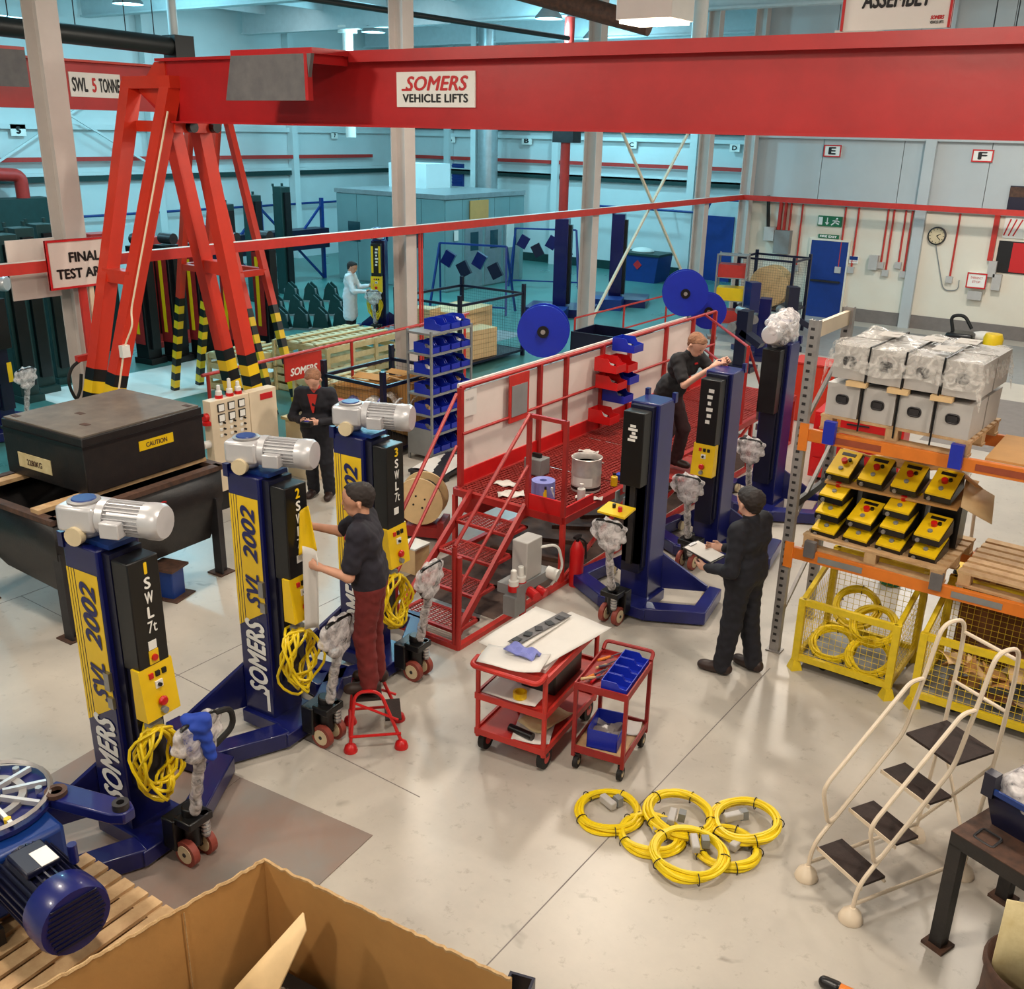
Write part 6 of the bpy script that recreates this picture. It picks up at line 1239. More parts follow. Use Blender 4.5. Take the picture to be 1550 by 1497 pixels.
gm = T('drive_unit', 'dark green drive unit with red pipe against the left wall', 'machine', (XL+.8, atX(25, 300, XL+.8).y, 0)); MB().b2((-.4, -.9, 1.8), (.4, .9, 2.6)).build('housing', 'dark_green', gm); MB().b2((-.3, -.8, 0), (.3, .8, 1.8)).build('stand', 'dark_green', gm); MB().tube(rounded([(0, .2, 2.6), (0, .2, 3.2), (0, -1.5, 3.3)], .2), .18, 10).build('red_pipe', 'rail_red', gm)
for k in range(4):
    q = atX(25+k*40, 352, -19.5); o = T('red_crate', 'red bin standing on the bench at the far left, %s' % ('first', 'second', 'third', 'fourth', 'fifth')[k], 'bin', (-19.5, q.y, 0), 0, 'red bins at the far left'); MB().b2((-.2, -.25, 2.25), (.2, .25, 2.45)).build('bin', 'rail_red', o); MB().b2((-.2, -.24, 0), (.2, .24, 2.25)).build('pedestal', 'dark_green', o)
def base_unit(label, x, y):
    o = T('lift_chassis', label, 'lift base', (x, y, 0), .4, 'lift bases laid out on the test bay floor'); MB().ext([(-.35, 0), (.35, 0), (.2, .45), (-.05, .6), (-.2, .45)], 'y', -.2, -.12).build('side_plate', 'dark_green', o); MB().ext([(-.35, 0), (.35, 0), (.2, .45), (-.05, .6), (-.2, .45)], 'y', .12, .2).build('side_plate', 'dark_green', o)
    MB().b2((-.3, -.12, .2), (.2, .12, .4)).build('cross_member', 'grey_paint', o); MB().b2((-.36, -.22, 0), (.4, .22, .05)).build('floor_plate', 'galv', o); o.scale = (.62, .62, .9)
for r in range(3):
    for c in range(4): base_unit('dark lift base in the %s row, %s from the left' % (('front', 'middle', 'rear')[r], ('first', 'second', 'third', 'fourth', 'fifth')[c]), at(428+30*c-8*r, 498-21*r).x, at(428+30*c-8*r, 498-21*r).y)
# blue frame structure behind
fs = T('test_rig', 'tall blue steel test frame near the left wall', 'frame', (-24, 18.0, 0))
for y in (0, 2.5, 5.0): MB().b2((-.05, y-.05, 0), (.05, y+.05, 2.5)).build('upright', 'teal_blue', fs)
for y in (0, 2.5): MB().bar((0, y, 0), (0, y+2.5, 2.3), .06, .06).build('brace', 'teal_blue', fs); MB().bar((0, y+2.5, 0), (0, y, 2.3), .06, .06).build('brace', 'teal_blue', fs)
MB().b2((-.3, 0, 1.0), (.3, 5, 1.6)).build('load', 'navy', fs)
# spray booth
zbt = atY(600, 290, 23.3).z
sb = T('spray_booth', 'large silver green panelled spray booth in the test bay', 'booth', (-19.1, 23.2, 0)); W_, D_ = 4.4, 4.0
MB().b2((-W_, 0, 0), (0, D_, zbt-.05)).build('carcass', 'booth_panel', sb)
for k in range(5): MB().b2((-W_+k*W_/5+.01, -.03, .05), (-W_+(k+1)*W_/5-.01, 0, zbt-.15)).build('panel', 'booth_panel', sb)
for k in range(5): MB().b2((0, k*D_/5+.01, .05), (.03, (k+1)*D_/5-.01, zbt-.15)).build('panel', 'booth_panel', sb)
MB().b2((-W_-.05, -.06, zbt-.13), (.06, D_, zbt)).build('fascia', 'duct', sb)
for k, (x0, w_, z) in enumerate(((-3.9, .5, 1.25), (-1.3, .5, 1.25))): MB().b2((x0, -.05, z), (x0+w_, -.03, z+.6)).build('window', 'glass_dark', sb)
for k, y in enumerate((.9, 1.9, 2.9)): d_ = MB().b2((.03, y, .05), (.06, y+.85, 2.05)).build('door', 'duct', sb); MB().b2((.06, y+.25, 1.15), (.065, y+.65, 1.7)).build('door_window', 'glass_dark', d_)
MB().b2((.06, 3.0, 1.1), (.07, 3.4, 2.0)).build('notice', 'paper', sb); MB().b2((.07, .35, 1.5), (.075, .55, 1.8)).build('notice', 'paper', sb); MB().b2((.06, 1.1, 2.08), (.1, 2.0, zbt-.2)).build('tan_board', 'cardboard', sb)
fn = T('safety_sign', 'white board with blue and red safety symbols above the booth', 'sign', (-21.6, 24.2, zbt)); MB().b2((-.35, -.02, 0), (.35, .02, .75)).build('board', 'print_white', fn); MB().cyl((-.15, -.03, .5), (-.15, -.02, .5), .11, 18).build('blue_symbol', 'door_blue', fn); MB().ext([(.04, .38), (.28, .38), (.16, .62)], 'y', -.03, -.02).build('red_symbol', 'print_red', fn); text(fn, 'DANGER', 'print_black', (-.2, -.021, .15), (1, 0, 0), (0, 0, 1), .4, .08)
bb_ = T('roof_unit', 'pale plant box on top of the spray booth', 'plant', (-22.3, 25.6, zbt)); MB().b2((-.8, -.4, 0), (.8, .8, .75)).build('casing', 'far_wall', bb_)
# frames with hanging blue parts
def hanger_frame(label, x, y, rz):
    o = T('paint_hanger', label, 'frame', (x, y, 0), rz)
    for s in (-1, 1): MB().bar((s*1.1, -.4, 0), (s*.95, 0, 1.75), .05, .05).build('leg', 'teal_blue', o); MB().bar((s*1.1, .4, 0), (s*.95, 0, 1.75), .05, .05).build('leg', 'teal_blue', o)
    MB().bar((-.95, 0, 1.75), (.95, 0, 1.75), .05, .05).build('top_bar', 'teal_blue', o); MB().bar((-1.1, -.4, .2), (1.1, -.4, .2), .04, .04).build('foot_bar', 'teal_blue', o)
    for k in range(4): MB().box((-.7+.45*k, 0, 1.35-.25*(k % 2)), (.3, .12, .38), ry=.5*(-1)**k).build('hanging_part', 'navy' if k % 2 else 'blue', o)
    return o
hanger_frame('blue hanging frame with painted parts before the booth', at(715, 470).x, at(715, 470).y, .3); hanger_frame('blue hanging frame further right beside the tall blue lift', at(815, 445).x-.8, at(815, 445).y+1.5, .5)
for k, (x, y, px) in enumerate(((-14.5, 22.5, 857), (-14.25, 25.0, 935))):
    o = stored_lift('tall dark blue two post lift column, %s' % ('nearer, under the red pipe', 'further, beside the blue bin')[k], x, y, .4, 2.5, 'blue', False, 'blue lift columns in the test bay')
    MB().b2((-.9, -.5, 0), (.9, .7, .22)).build('floor_frame', 'blue', o); MB().b2((-.6, -1.2, 0), (.3, -.5, .3)).build('floor_frame', 'teal_blue', o)
fb = T('waste_bin', 'large blue steel waste bin with a red mark by the far wall', 'bin', (-16.0, 29.9, 0)); MB().ext([(-.65, 0), (.65, 0), (.75, .85), (-.75, .85)], 'y', -.5, .5).build('body', 'teal_blue', fb); MB().b2((-.8, -.55, .85), (.8, .55, .92)).build('rim', 'dark_green', fb); MB().box((0, -.51, .55), (.22, .02, .22), ry=.78).build('red_mark', 'print_red', fb); MB().ball((-.1, 0, .95), (.4, .3, .12)).build('contents', 'paper', fb)
MB().b2((-1.1, -.2, .1), (-.85, .2, .8)).build('yellow_guard', 'yellow', fb)
rc = T('roller_conveyor', 'low roller conveyor with red side rails behind the column', 'conveyor', (-15.3, 17.8, 0), .1)
for s in (-.5, .5): MB().b2((s-.03, -1.6, .2), (s+.03, 1.6, .3)).build('side_rail', 'rail_red', rc)
for k in range(16): MB().cyl((-.47, -1.5+.2*k, .26), (.47, -1.5+.2*k, .26), .04, 8).build('roller', 'galv', rc)
for s in (-.5, .5):
    for y in (-1.4, 1.4): MB().b2((s-.03, y-.03, 0), (s+.03, y+.03, .2)).build('leg', 'dark_steel', rc)
q = at(576, 508); fl_ = lift('yellow and blue lift in the test bay beside the man in white', q.x, q.y, math.radians(-60), None, False, True, 'blue', True, True)
MB().b2((.271, -.11, 1.5), (.274, -.06, 2.1)).b2((.271, .06, 1.5), (.274, .11, 2.1)).build('stripe', 'yellow', fl_); MB().b2((-.2, -.163, 1.0), (.03, -.161, 2.1)).build('decal', 'yellow', fl_)
# dark box, cabinet items behind the platform
o = T('steel_tray', 'dark open steel tray standing at the foot of the third column', 'tray', (-9.6, 17.2, 0), .05); 
for lo, hi in (((-.9, -.5, 0), (.9, .5, .02)), ((-.9, -.5, 0), (.9, -.47, .9)), ((-.9, .47, 0), (.9, .5, .9)), ((-.9, -.5, 0), (-.87, .5, .9)), ((.87, -.5, 0), (.9, .5, .9))): MB().b2(lo, hi).build('side', 'navy', o)
o = T('parts_bench', 'bench with yellow post and loose parts behind the platform panels', 'bench', (-7.9, 14.6, 0)); MB().b2((-.5, -.9, .85), (.5, 1.2, .92)).build('top', 'dark_steel', o); MB().b2((.2, -.95, 0), (.4, -.8, 1.5)).build('post', 'yellow', o)
for s in (-.45, .45):
    for y in (-.7, 1.1): MB().b2((s-.03, y-.03, 0), (s+.03, y+.03, .85)).build('leg', 'dark_steel', o)
for k, (x, y, m_) in enumerate(((-.2, -.4, 'wood'), (.1, .1, 'galv'), (-.1, .5, 'navy'), (.2, .9, 'paper'))): tag(MB().box((0, 0, .07), (.3, .25, .14)).build('bench_item', m_, None, loc=(-7.9+x, 14.6+y, .921), bev=.02), ['wooden offcut on the bench behind the platform', 'bright metal part on the bench behind the platform', 'dark blue part on the bench behind the platform', 'white packet on the bench behind the platform'][k], 'part')
# red guard rails beyond the columns
gr = T('guard_rail', 'thin red guard rail in the test bay beyond the columns', 'guard rail', (-10.6, 17.0, 0))
for y in (0, 2, 4, 5.6): MB().cyl((0, y, 0), (0, y, 1.1), .022, 8).build('post', 'rail_red', gr)
for z in (.6, 1.1): MB().cyl((0, 0, z), (0, 5.6, z), .02, 8).build('rail', 'rail_red', gr)
# rolling stack of trays and machinery near the wall corner
o = T('tray_rack', 'grey wheeled rack with red and yellow trays near the wall', 'rack', tuple(at(1100, 505)), .3)
for x in (-.35, .35):
    for y in (-.25, .25): MB().b2((x-.02, y-.02, 0), (x+.02, y+.02, 1.95)).build('post', 'grey_paint', o)
for z in (.3, .85, 1.4, 1.93): MB().b2((-.36, -.26, z-.02), (.36, .26, z)).build('shelf', 'grey_paint', o)
for k, (z, m_) in enumerate(((.3, 'rail_red'), (.85, 'yellow'), (1.4, 'rail_red'))): MB().b2((-.32, -.24, z), (.32, .24, z+.3)).build('tray', m_, o)
q = at(1160, 500); o = stillage('black post pallet with a plywood reel in the wall corner', q.x-.7, q.x+.7, q.y-.5, q.y+.6, 1.9, 1.8, .6)
o = T('cable_drum', 'plywood cable drum in the corner post pallet', 'cable drum', (q.x, q.y, .62)); 
for s in (-.2, .2): MB().lathe([(.001, s-.015), (.5, s-.015), (.5, s+.015), (.001, s+.015)], 26, (0, 0, .5), 'y').build('flange', 'wood_ply', o)
MB().cyl((0, -.2, .5), (0, .2, .5), .3, 20).build('cable', 'black_rubber', o)
for k, (px, py, m_) in enumerate(((1120, 560, 'navy'), (1150, 545, 'blue'), (1190, 530, 'navy'), (1130, 530, 'blue'))):
    q = at(px, py); o = T('lift_carriage', 'dark blue lift carriage standing behind the platform end, %s' % ('nearest', 'second', 'rightmost', 'rearmost')[k], 'lift part', (q.x, q.y, 0), .3*k, 'lift carriages awaiting assembly'); MB().b2((-.3, -.2, 0), (.3, .2, .12)).build('base', m_, o); MB().b2((-.12, -.15, .12), (.12, .15, 1.25+.1*k)).build('mast', m_, o); MB().box((.2, 0, .7), (.5, .3, .12), ry=.5).build('fork', m_, o); MB().cyl((-.2, -.18, .9), (-.2, .18, .9), .1, 12).build('roller', 'galv', o)
o = T('tool_chest', 'red steel tool chest behind the rack', 'tool chest', (-3.75, 13.7, 0), .1); MB().b2((-.6, -.3, .1), (.6, .3, 1.05)).build('body', 'bright_red', o, bev=.01)
for k in range(4): MB().b2((-.56, -.315, .2+.21*k), (.56, -.3, .38+.21*k)).build('drawer', 'bright_red', o); MB().b2((-.15, -.33, .3+.21*k), (.15, -.315, .32+.21*k)).build('drawer_handle', 'dark_steel', o)
for s in (-.5, .5): MB().cyl((s, -.1, .05), (s, .1, .05), .05, 10).build('caster', 'black_rubber', o)
o = T('waste_cabinet', 'long red steel cabinet in the background right of the last lift', 'cabinet', (at(1262, 640).x, at(1262, 640).y, 0), .0); MB().b2((-.8, -.3, 0), (.5, .3, 1.0)).build('body', 'orange_red', o, bev=.01); MB().b2((-.82, -.32, 1.0), (.52, .32, 1.03)).build('top', 'rail_red', o); MB().b2((.1, -.315, .4), (.14, -.3, .6)).build('handle', 'black', o)
tag(MB().box((0, 0, .06), (.3, .2, .12)).build('tissue_box', 'paper', None, loc=(-3.75, 13.7, 1.051)), 'white and blue carton on the red tool chest', 'carton')
gn = T('gas_bottle', 'dark green gas bottle standing behind the rack upright', 'gas bottle', (-2.35, 10.6, 0)); MB().lathe([(.11, 0), (.115, .02), (.115, 1.1), (.08, 1.25), (.03, 1.3), (.03, 1.38)], 18).build('cylinder', 'lid_green', gn); MB().b2((-.03, -.03, 1.38), (.03, .03, 1.44)).build('valve', 'dark_steel', gn)
# things on the far floor beyond the rack
q = at(1465, 530); o = T('floor_machine', 'small black and yellow floor machine near the wall', 'machine', (q.x, q.y, 0)); MB().b2((-.5, -.3, 0), (.1, .3, .4)).build('body', 'black', o, bev=.05); MB().tube(rounded([(-.4, 0, .4), (-.5, 0, .75), (-.2, 0, .8), (.0, 0, .5)], .15), .04, 8).build('hose', 'black_rubber', o); MB().lathe([(.2, 0), (.22, .35), (.18, .45)], 14, (.5, 0, 0)).build('bucket', 'yellow', o); MB().ball((.3, .2, .3), (.4, .2, .15)).build('sack', 'paper', o)
# ================================================================== PEOPLE
def hand_prims(w, d, n, side, curl=.5, spread=1.0, s=1.0):
    w, d, n = Vector(w), Vector(d).normalized(), Vector(n); n = (n-d*n.dot(d)).normalized(); t = d.cross(n)*side; P = []
    for o_ in (-.025, -.008, .01, .026): P.append((w+t*o_*.5*s, w+d*.085*s+t*o_*s, .02*s, .0145*s, .02))
    for i, (o_, L) in enumerate(((-.030, .030), (-.010, .035), (.010, .033), (.028, .026))):
        p = w+d*.09*s+t*o_*s; a = 0
        for k in range(3):
            a += curl*(.55+.25*k); q = p+(d*math.cos(a)+n*math.sin(a))*L*s*(1-.14*k)+t*o_*.08*spread; P.append((p, q, .0095*s, .0085*s, .006)); p = q
    p = w+d*.03*s-t*.026*s; q = p+(d*.7-t*.6+n*.3).normalized()*.042*s; r = q+(d*.9-t*.05+n*.35).normalized()*.034*s
    P += [(p, q, .014*s, .011*s, .012), (q, r, .011*s, .009*s, .006)]
    return [(tuple(a), tuple(b), ra, rb, k) for a, b, ra, rb, k in P]
def person(label, loc, rz, J, top, legs, hair, skin='skin', sleeve=.55, coverall=False, coat=False, name='person', logo=False, shoe='shoe', collar=None):
    o = T(name, label, 'person', loc, rz); V3 = Vector
    pel, che, hc = V3(J['pelvis']), V3(J['chest']), V3(J['head']); hr = Matrix.Rotation(J.get('hyaw', 0), 3, 'Z') @ Matrix.Rotation(J.get('hpitch', 0), 3, 'Y')
    HS = 1.10; H_ = lambda x, y, z: tuple(hc+hr @ V3((x, y, z))*HS)
    sp = (che-pel).normalized(); lat = V3((0, 1, 0)); lat = Matrix.Rotation(J.get('twist', 0), 3, 'Z') @ lat
    neck = che+sp*.17
    shL, shR = che+lat*.18+sp*.10, che-lat*.18+sp*.10
    B = [(H_(-.03, 0, .035), H_(.02, 0, .035), .092, .088, .03), (H_(.03, 0, -.01), H_(.038, 0, -.07), .067, .050, .03), (H_(.085, 0, .015), H_(.1, 0, -.02), .01, .014, .012), (H_(.075, 0, -.05), H_(.08, 0, -.052), .02, .02, .015), (H_(.066, -.03, .03), H_(.066, .03, .03), .018, .018, .015),
         (H_(-.012, .08, .0), H_(-.018, .084, -.03), .016, .011, .008), (H_(-.012, -.08, .0), H_(-.018, -.084, -.03), .016, .011, .008), (tuple(neck-sp*.04), H_(-.025, 0, -.06), .058, .054, .03),
         (tuple(che-lat*.08), tuple(che+lat*.08), .07, .07, .05), (tuple(pel), tuple(che), .08, .08, .05), (tuple(pel-lat*.06), tuple(pel+lat*.06), .08, .08, .05)]
    arms = []
    for s_, sh_ in ((1, shL), (-1, shR)):
        el, wr = V3(J['elL' if s_ > 0 else 'elR']), V3(J['wrL' if s_ > 0 else 'wrR']); arms.append((s_, sh_, el, wr))
        B += [(tuple(sh_.lerp(el, .12)), tuple(el), .045, .042, .02), (tuple(el), tuple(wr), .041, .027, .02)]
        dd = J.get('hdL' if s_ > 0 else 'hdR'); dd = V3(dd) if dd else (wr-el); B += hand_prims(wr, dd, J.get('hnL' if s_ > 0 else 'hnR', (0, -s_, -.3)), s_, J.get('curl', .5))
    Lg = []
    for s_, k in ((1, 'L'), (-1, 'R')):
        hp = pel+lat*(.09*s_)-sp*.03; kn, an = V3(J['kn'+k]), V3(J['an'+k]); Lg.append((s_, hp, kn, an, V3(J.get('toe'+k, (1, .1*s_, 0))).normalized()))
        B += [(tuple(hp), tuple(kn), .065, .05, .03), (tuple(kn), tuple(an), .048, .036, .02)]
    skin_obj('body', skin, o, B, h=.0085)
    torso = [(tuple(shR), tuple(shL), .078, .078, .06), (tuple(che-lat*.085-sp*.02), tuple(che+lat*.085-sp*.02), .132, .132, .06), (tuple(pel+sp*.14-lat*.07), tuple(pel+sp*.14+lat*.07), .13, .13, .06), (tuple(pel+sp*.03-lat*.075), tuple(pel+sp*.03+lat*.075), .132, .132, .06)]
    sl = []
    for s_, sh_, el, wr in arms:
        if sleeve <= 1: sl.append((tuple(sh_), tuple(sh_.lerp(el, sleeve+.2)), .078, .072, .04))
        else: sl += [(tuple(sh_), tuple(el), .07, .058, .04), (tuple(el), tuple(el.lerp(wr, .95)), .057, .044, .03)]
    lg = [(tuple(pel-lat*.075), tuple(pel+lat*.075), .124, .124, .05)]
    for s_, hp, kn, an, tv in Lg: lg += [(tuple(hp), tuple(kn), .103, .084, .04), (tuple(kn), tuple(an+V3((0, 0, .0))), .083, .074, .03)]
    nz = (.0055, 34)
    if coverall: skin_obj('coverall', top, o, torso+sl+lg, h=.0115, noise=nz)
    elif coat:
        skirt = [(tuple(pel-lat*.07), tuple(pel-lat*.08+V3((0, 0, -.42))), .14, .15, .06), (tuple(pel+lat*.07), tuple(pel+lat*.08+V3((0, 0, -.42))), .14, .15, .06)]
        skin_obj('lab_coat', top, o, torso+sl+skirt, h=.0125, noise=nz); skin_obj('trousers', legs, o, lg, h=.0125, noise=nz)
    else:
        skin_obj('shirt', top, o, torso+sl, h=.0105, noise=nz); skin_obj('trousers', legs, o, lg, h=.0115, noise=nz)
        skin_obj('belt', 'black', o, [(tuple(pel+sp*.0-lat*.07), tuple(pel+sp*.0+lat*.07), .126, .126, .04)], h=.012, clip=lambda G: np.abs((G-np.array(pel)) @ np.array(sp)-.03)-.02)
    cl_ = [H_(0, 0, 0)]
    skin_obj('collar', collar or top, o, [(tuple(neck-sp*.05), tuple(neck+sp*.005), .078, .066, .03)], h=.009)
    for s_, hp, kn, an, tv in Lg:
        a = an+V3((0, 0, .0)); base = a.z-.07
        skin_obj('shoe', shoe, o, [(tuple(a-tv*.045+V3((0, 0, -.025))), tuple(a+tv*.17+V3((0, 0, -.035))), .046, .038, .03), (tuple(a-tv*.03), tuple(a+tv*.03), .05, .05, .03), (tuple(a+tv*.08+V3((0, 0, -.03))), tuple(a+tv*.14+V3((0, 0, -.03))), .046, .044, .03)], h=.009, clip=lambda G: (base-G[..., 2]))
    hrm = np.array(hr); hcn = np.array(hc)
    def hclip(G):
        q = (G-hcn) @ hrm; q = q/HS; return (.95*q[..., 0]+.012+.012*np.sin(q[..., 1]*60)-q[..., 2])/1.38
    skin_obj('hair', hair, o, [(H_(-.034, 0, .038), H_(.022, 0, .042), .0965, .0895, .03), (H_(-.05, 0, -.03), H_(-.045, 0, .03), .057, .071, .03)], h=.0065, noise=(.0035, 80), clip=hclip)
    for s_ in (1, -1):
        MB().ball(H_(.083, .032*s_, .012), .011, 8).build('eye', 'eye', o); MB().cyl(H_(.087, .018*s_, .034), H_(.078, .05*s_, .034), .006, 6).build('eyebrow', hair, o)
    MB().cyl(H_(.094, -.02, -.056), H_(.094, .02, -.056), .006, 6).build('mouth', 'lip', o)
    if logo: MB().box(tuple(che+V3((.125, .07, .03))), (.012, .07, .022), ry=-.1).build('logo', 'print_red', o)
    return o
STAND = dict(knL=(.03, .1, .50), anL=(-.02, .11, .075), knR=(.0, -.1, .50), anR=(-.06, -.11, .075))
# young man on the stool, applying the decal
p = at(563, 1040, SZ)
yl = Vector((p.x, p.y, SZ)); yrz = math.radians(214)
stool.location = (p.x+.02, p.y+.0, 0)
young = person('young man in black polo shirt and maroon trousers standing on the red stool', tuple(yl), yrz,
    dict(STAND, pelvis=(-.02, 0, .94), chest=(.02, 0, 1.30), head=(.06, 0, 1.60), hpitch=.05, hyaw=.12, elL=(.10, .25, 1.08), wrL=(.34, .17, 1.12), hnL=(0, -1, .2), elR=(.24, -.20, 1.26), wrR=(.46, -.10, 1.34), hnR=(0, 1, -.2), knL=(.03, .09, .5), anL=(0.0, .09, .075), knR=(.0, -.09, .5), anR=(-.03, -.09, .075)), 'shirt_dark', 'trousers_maroon', 'hair_dark', logo=True)
def loc_of(o, x, y, z): c, s = math.cos(o.rotation_euler.z), math.sin(o.rotation_euler.z); return (o.location.x+c*x-s*y, o.location.y+s*x+c*y, o.location.z+z)
dec = T('decal_sheet', 'curling yellow decal with white backing held by the young man', 'decal', loc_of(young, .52, .0, 1.30), yrz)
MB().sheet(lambda u, v: (-.16+.15*u*(1-.5*v)+.06*v, .10-.05*math.sin(2.5*u)-.05*v, -.08+.34*v-.06*u), 6, 12).build('yellow_face', 'yellow', dec, solid=.003)
MB().sheet(lambda u, v: (-.20+.11*u+.03*v+.015*math.cos(6*u), .20-.04*math.sin(PI*u)-.05*v, -.10-.62*v+.1*(1-v)*u), 8, 12).build('backing_strip', 'paper', dec, solid=.003)
# man with the clipboard
p = at(1112, 1015); 
clipm = person('man in navy overalls with a clipboard standing by the rack', (p.x, p.y, 0), math.radians(172),
    dict(STAND, pelvis=(0, 0, .96), chest=(.0, 0, 1.32), head=(.03, 0, 1.62), hpitch=-.05, hyaw=-.35, elL=(-.02, .27, 1.08), wrL=(.22, .22, 1.02), hnL=(0, -1, .4), elR=(.04, -.26, 1.08), wrR=(.26, -.06, 1.10), hnR=(0, 1, .4), knL=(.02, .1, .5), anL=(.06, .12, .075), knR=(-.02, -.1, .5), anR=(-.1, -.12, .075), toeL=(1, .25, 0)), 'overall_navy', None, 'hair_dark', skin='skin_pale', sleeve=2, coverall=True)
clipm.scale = (1.1, 1.1, 1.02)
cbd = T('clipboard', 'clipboard with white paper held by the man in navy overalls', 'clipboard', loc_of(clipm, .36, .13, 1.12), math.radians(172)); MB().box((0, 0, 0), (.32, .24, .006), ry=-.18).build('board', 'dark_steel', cbd); MB().box((.0, 0, .007), (.29, .22, .003), ry=-.18).build('paper', 'paper', cbd); MB().box((.13, 0, .035), (.03, .1, .012), ry=-.18).build('clip', 'steel', cbd)
# man working on the platform
plm = person('man in black polo and dark red trousers leaning over a lift on the platform', (-5.08, 10.5, ZD), math.radians(-14),
    dict(pelvis=(-.12, 0, .93), chest=(.08, 0, 1.30), head=(.24, 0, 1.56), hpitch=.55, elL=(.34, .25, 1.22), wrL=(.58, .12, 1.40), hnL=(0, -1, -.4), elR=(.32, -.26, 1.14), wrR=(.57, -.08, 1.38), hnR=(0, 1, -.4), knL=(.06, .1, .5), anL=(-.02, .11, .075), knR=(.0, -.1, .5), anR=(-.16, -.12, .075)), 'shirt_black', 'trousers_plum', 'hair_fair', skin='skin_pale', logo=True)
# man in overalls at the control desk
p = at(486, 752); ovm = person('older man in dark navy overalls and red shirt holding a meter', (p.x, p.y, 0), math.radians(-62),
    dict(STAND, pelvis=(0, 0, .96), chest=(.01, 0, 1.33), head=(.08, 0, 1.62), hpitch=.55, elL=(.03, .30, 1.10), wrL=(.26, .10, 1.12), hnL=(0, -1, .3), elR=(.03, -.30, 1.10), wrR=(.26, -.10, 1.12), hnR=(0, 1, .3), curl=.6), 'overall_navy', None, 'hair_fair', skin='skin_pale', sleeve=2, coverall=True, collar='rail_red')
ovm.scale = (1.06, 1.06, 1.0)
mt = T('test_meter', 'small black test meter in the hands of the man in overalls', 'meter', loc_of(ovm, .39, 0, 1.12), math.radians(-62)); MB().b2((-.05, -.07, -.03), (.05, .07, .04)).build('case', 'black', mt, bev=.01); MB().b2((-.03, -.03, .04), (.03, .03, .043)).build('display', 'bin_blue', mt)
MB().ext([(-.008, 1.2), (.008, 1.2), (.06, 1.44), (-.06, 1.44)], 'x', .118, .141).build('shirt_front', 'rail_red', ovm)
# man in the white coat
p = at(532, 511); lab = person('man in a white lab coat writing beside the lift in the test bay', (p.x, p.y, 0), math.radians(28),
    dict(STAND, pelvis=(0, 0, .96), chest=(.02, 0, 1.33), head=(.08, 0, 1.62), hpitch=.3, elL=(.16, .26, 1.14), wrL=(.42, .16, 1.2), hnL=(0, -1, .3), elR=(.16, -.26, 1.12), wrR=(.40, -.1, 1.1), hnR=(0, 1, .3)), 'lab_coat', 'shirt_black', 'hair_dark', sleeve=2, coat=True)
# ================================================================== FOREGROUND
# big open cardboard box, rim far corner at the lower left of the picture
zr = .95
c0, cl, cr = at(400, 1303, zr), at(60, 1497, zr), at(760, 1478, zr)
ux, uy = (cr-c0).normalized(), (cl-c0).normalized(); ca_, sa_ = math.cos(-math.atan2(ux.y, ux.x)), math.sin(-math.atan2(ux.y, ux.x)); SK = (uy.x*ca_-uy.y*sa_)/abs(uy.x*sa_+uy.y*ca_)
bxo = T('cardboard_box', 'huge open cardboard box in the foreground', 'carton', (c0.x, c0.y, 0), math.atan2(ux.y, ux.x)); Wd, Dp = (cr-c0).length+.05, 1.35
s_ = -1 if (ux.x*uy.y-ux.y*uy.x) < 0 else 1
def wall(name, p, q, z0, z1, t=.012):
    p, q = Vector((p[0]+SK*p[1], p[1]*s_, 0)), Vector((q[0]+SK*q[1], q[1]*s_, 0)); w = MB(); w.bar(p+Vector((0, 0, (z0+z1)/2)), q+Vector((0, 0, (z0+z1)/2)), t, z1-z0); b = w.build(name, 'cardboard', bxo)
    n = 60; e = MB(); rnd = random.Random(5)
    pts = [p.lerp(q, i/n)+Vector((rnd.uniform(-.004, .004), rnd.uniform(-.004, .004), z1+rnd.uniform(-.004, .008))) for i in range(n+1)]
    e.tube(pts, .011, 5).build('torn_edge', 'cardboard_edge', b)
wall('side_wall', (0, 0), (0, Dp), .0, zr); wall('back_wall', (0, 0), (Wd, 0), .0, zr); wall('side_wall', (Wd, 0), (Wd, Dp), 0, zr-.25); wall('front_wall', (0, Dp), (Wd, Dp), 0, zr-.25)
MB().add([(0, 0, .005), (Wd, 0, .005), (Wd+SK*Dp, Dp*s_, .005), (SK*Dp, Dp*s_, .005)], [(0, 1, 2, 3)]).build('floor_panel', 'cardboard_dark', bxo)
MB().bar((.018+SK*Dp*.35, Dp*.35*s_, 0), (.018+SK*Dp*.35, Dp*.35*s_, zr-.02), .006, .004).build('crease', 'cardboard_edge', bxo)
def lo(x, y, z): return (x+SK*y, y*s_, z)
MB().add([lo(.25, .34, .55), lo(.5, .2, .98), lo(.56, .24, .93), lo(.6, .6, .5), lo(.34, .7, .5)], [(0, 1, 2, 3, 4)]).build('loose_flap', 'wood_ply', bxo, solid=.012)
skin_obj('plastic_packing', 'film', bxo, [(lo(.55, .45, .5), lo(.85, .5, .5), .14, .16, .06), (lo(.6, .7, .45), lo(1.0, .6, .45), .16, .16, .06)], h=.022, noise=(.03, 26))
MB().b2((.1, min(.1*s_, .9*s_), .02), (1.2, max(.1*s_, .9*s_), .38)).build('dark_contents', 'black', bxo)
q = at(785, 1490, .5); bk = T('bracket', 'dark steel bracket end at the bottom edge of the picture', 'bracket', (q.x, q.y, 0), .3); MB().b2((-.07, -.07, 0), (.07, .07, .02)).b2((-.07, -.07, 0), (-.055, .07, .5)).b2((.055, -.07, 0), (.07, .07, .5)).b2((-.055, .055, 0), (.055, .07, .5)).build('channel', 'navy', bk)
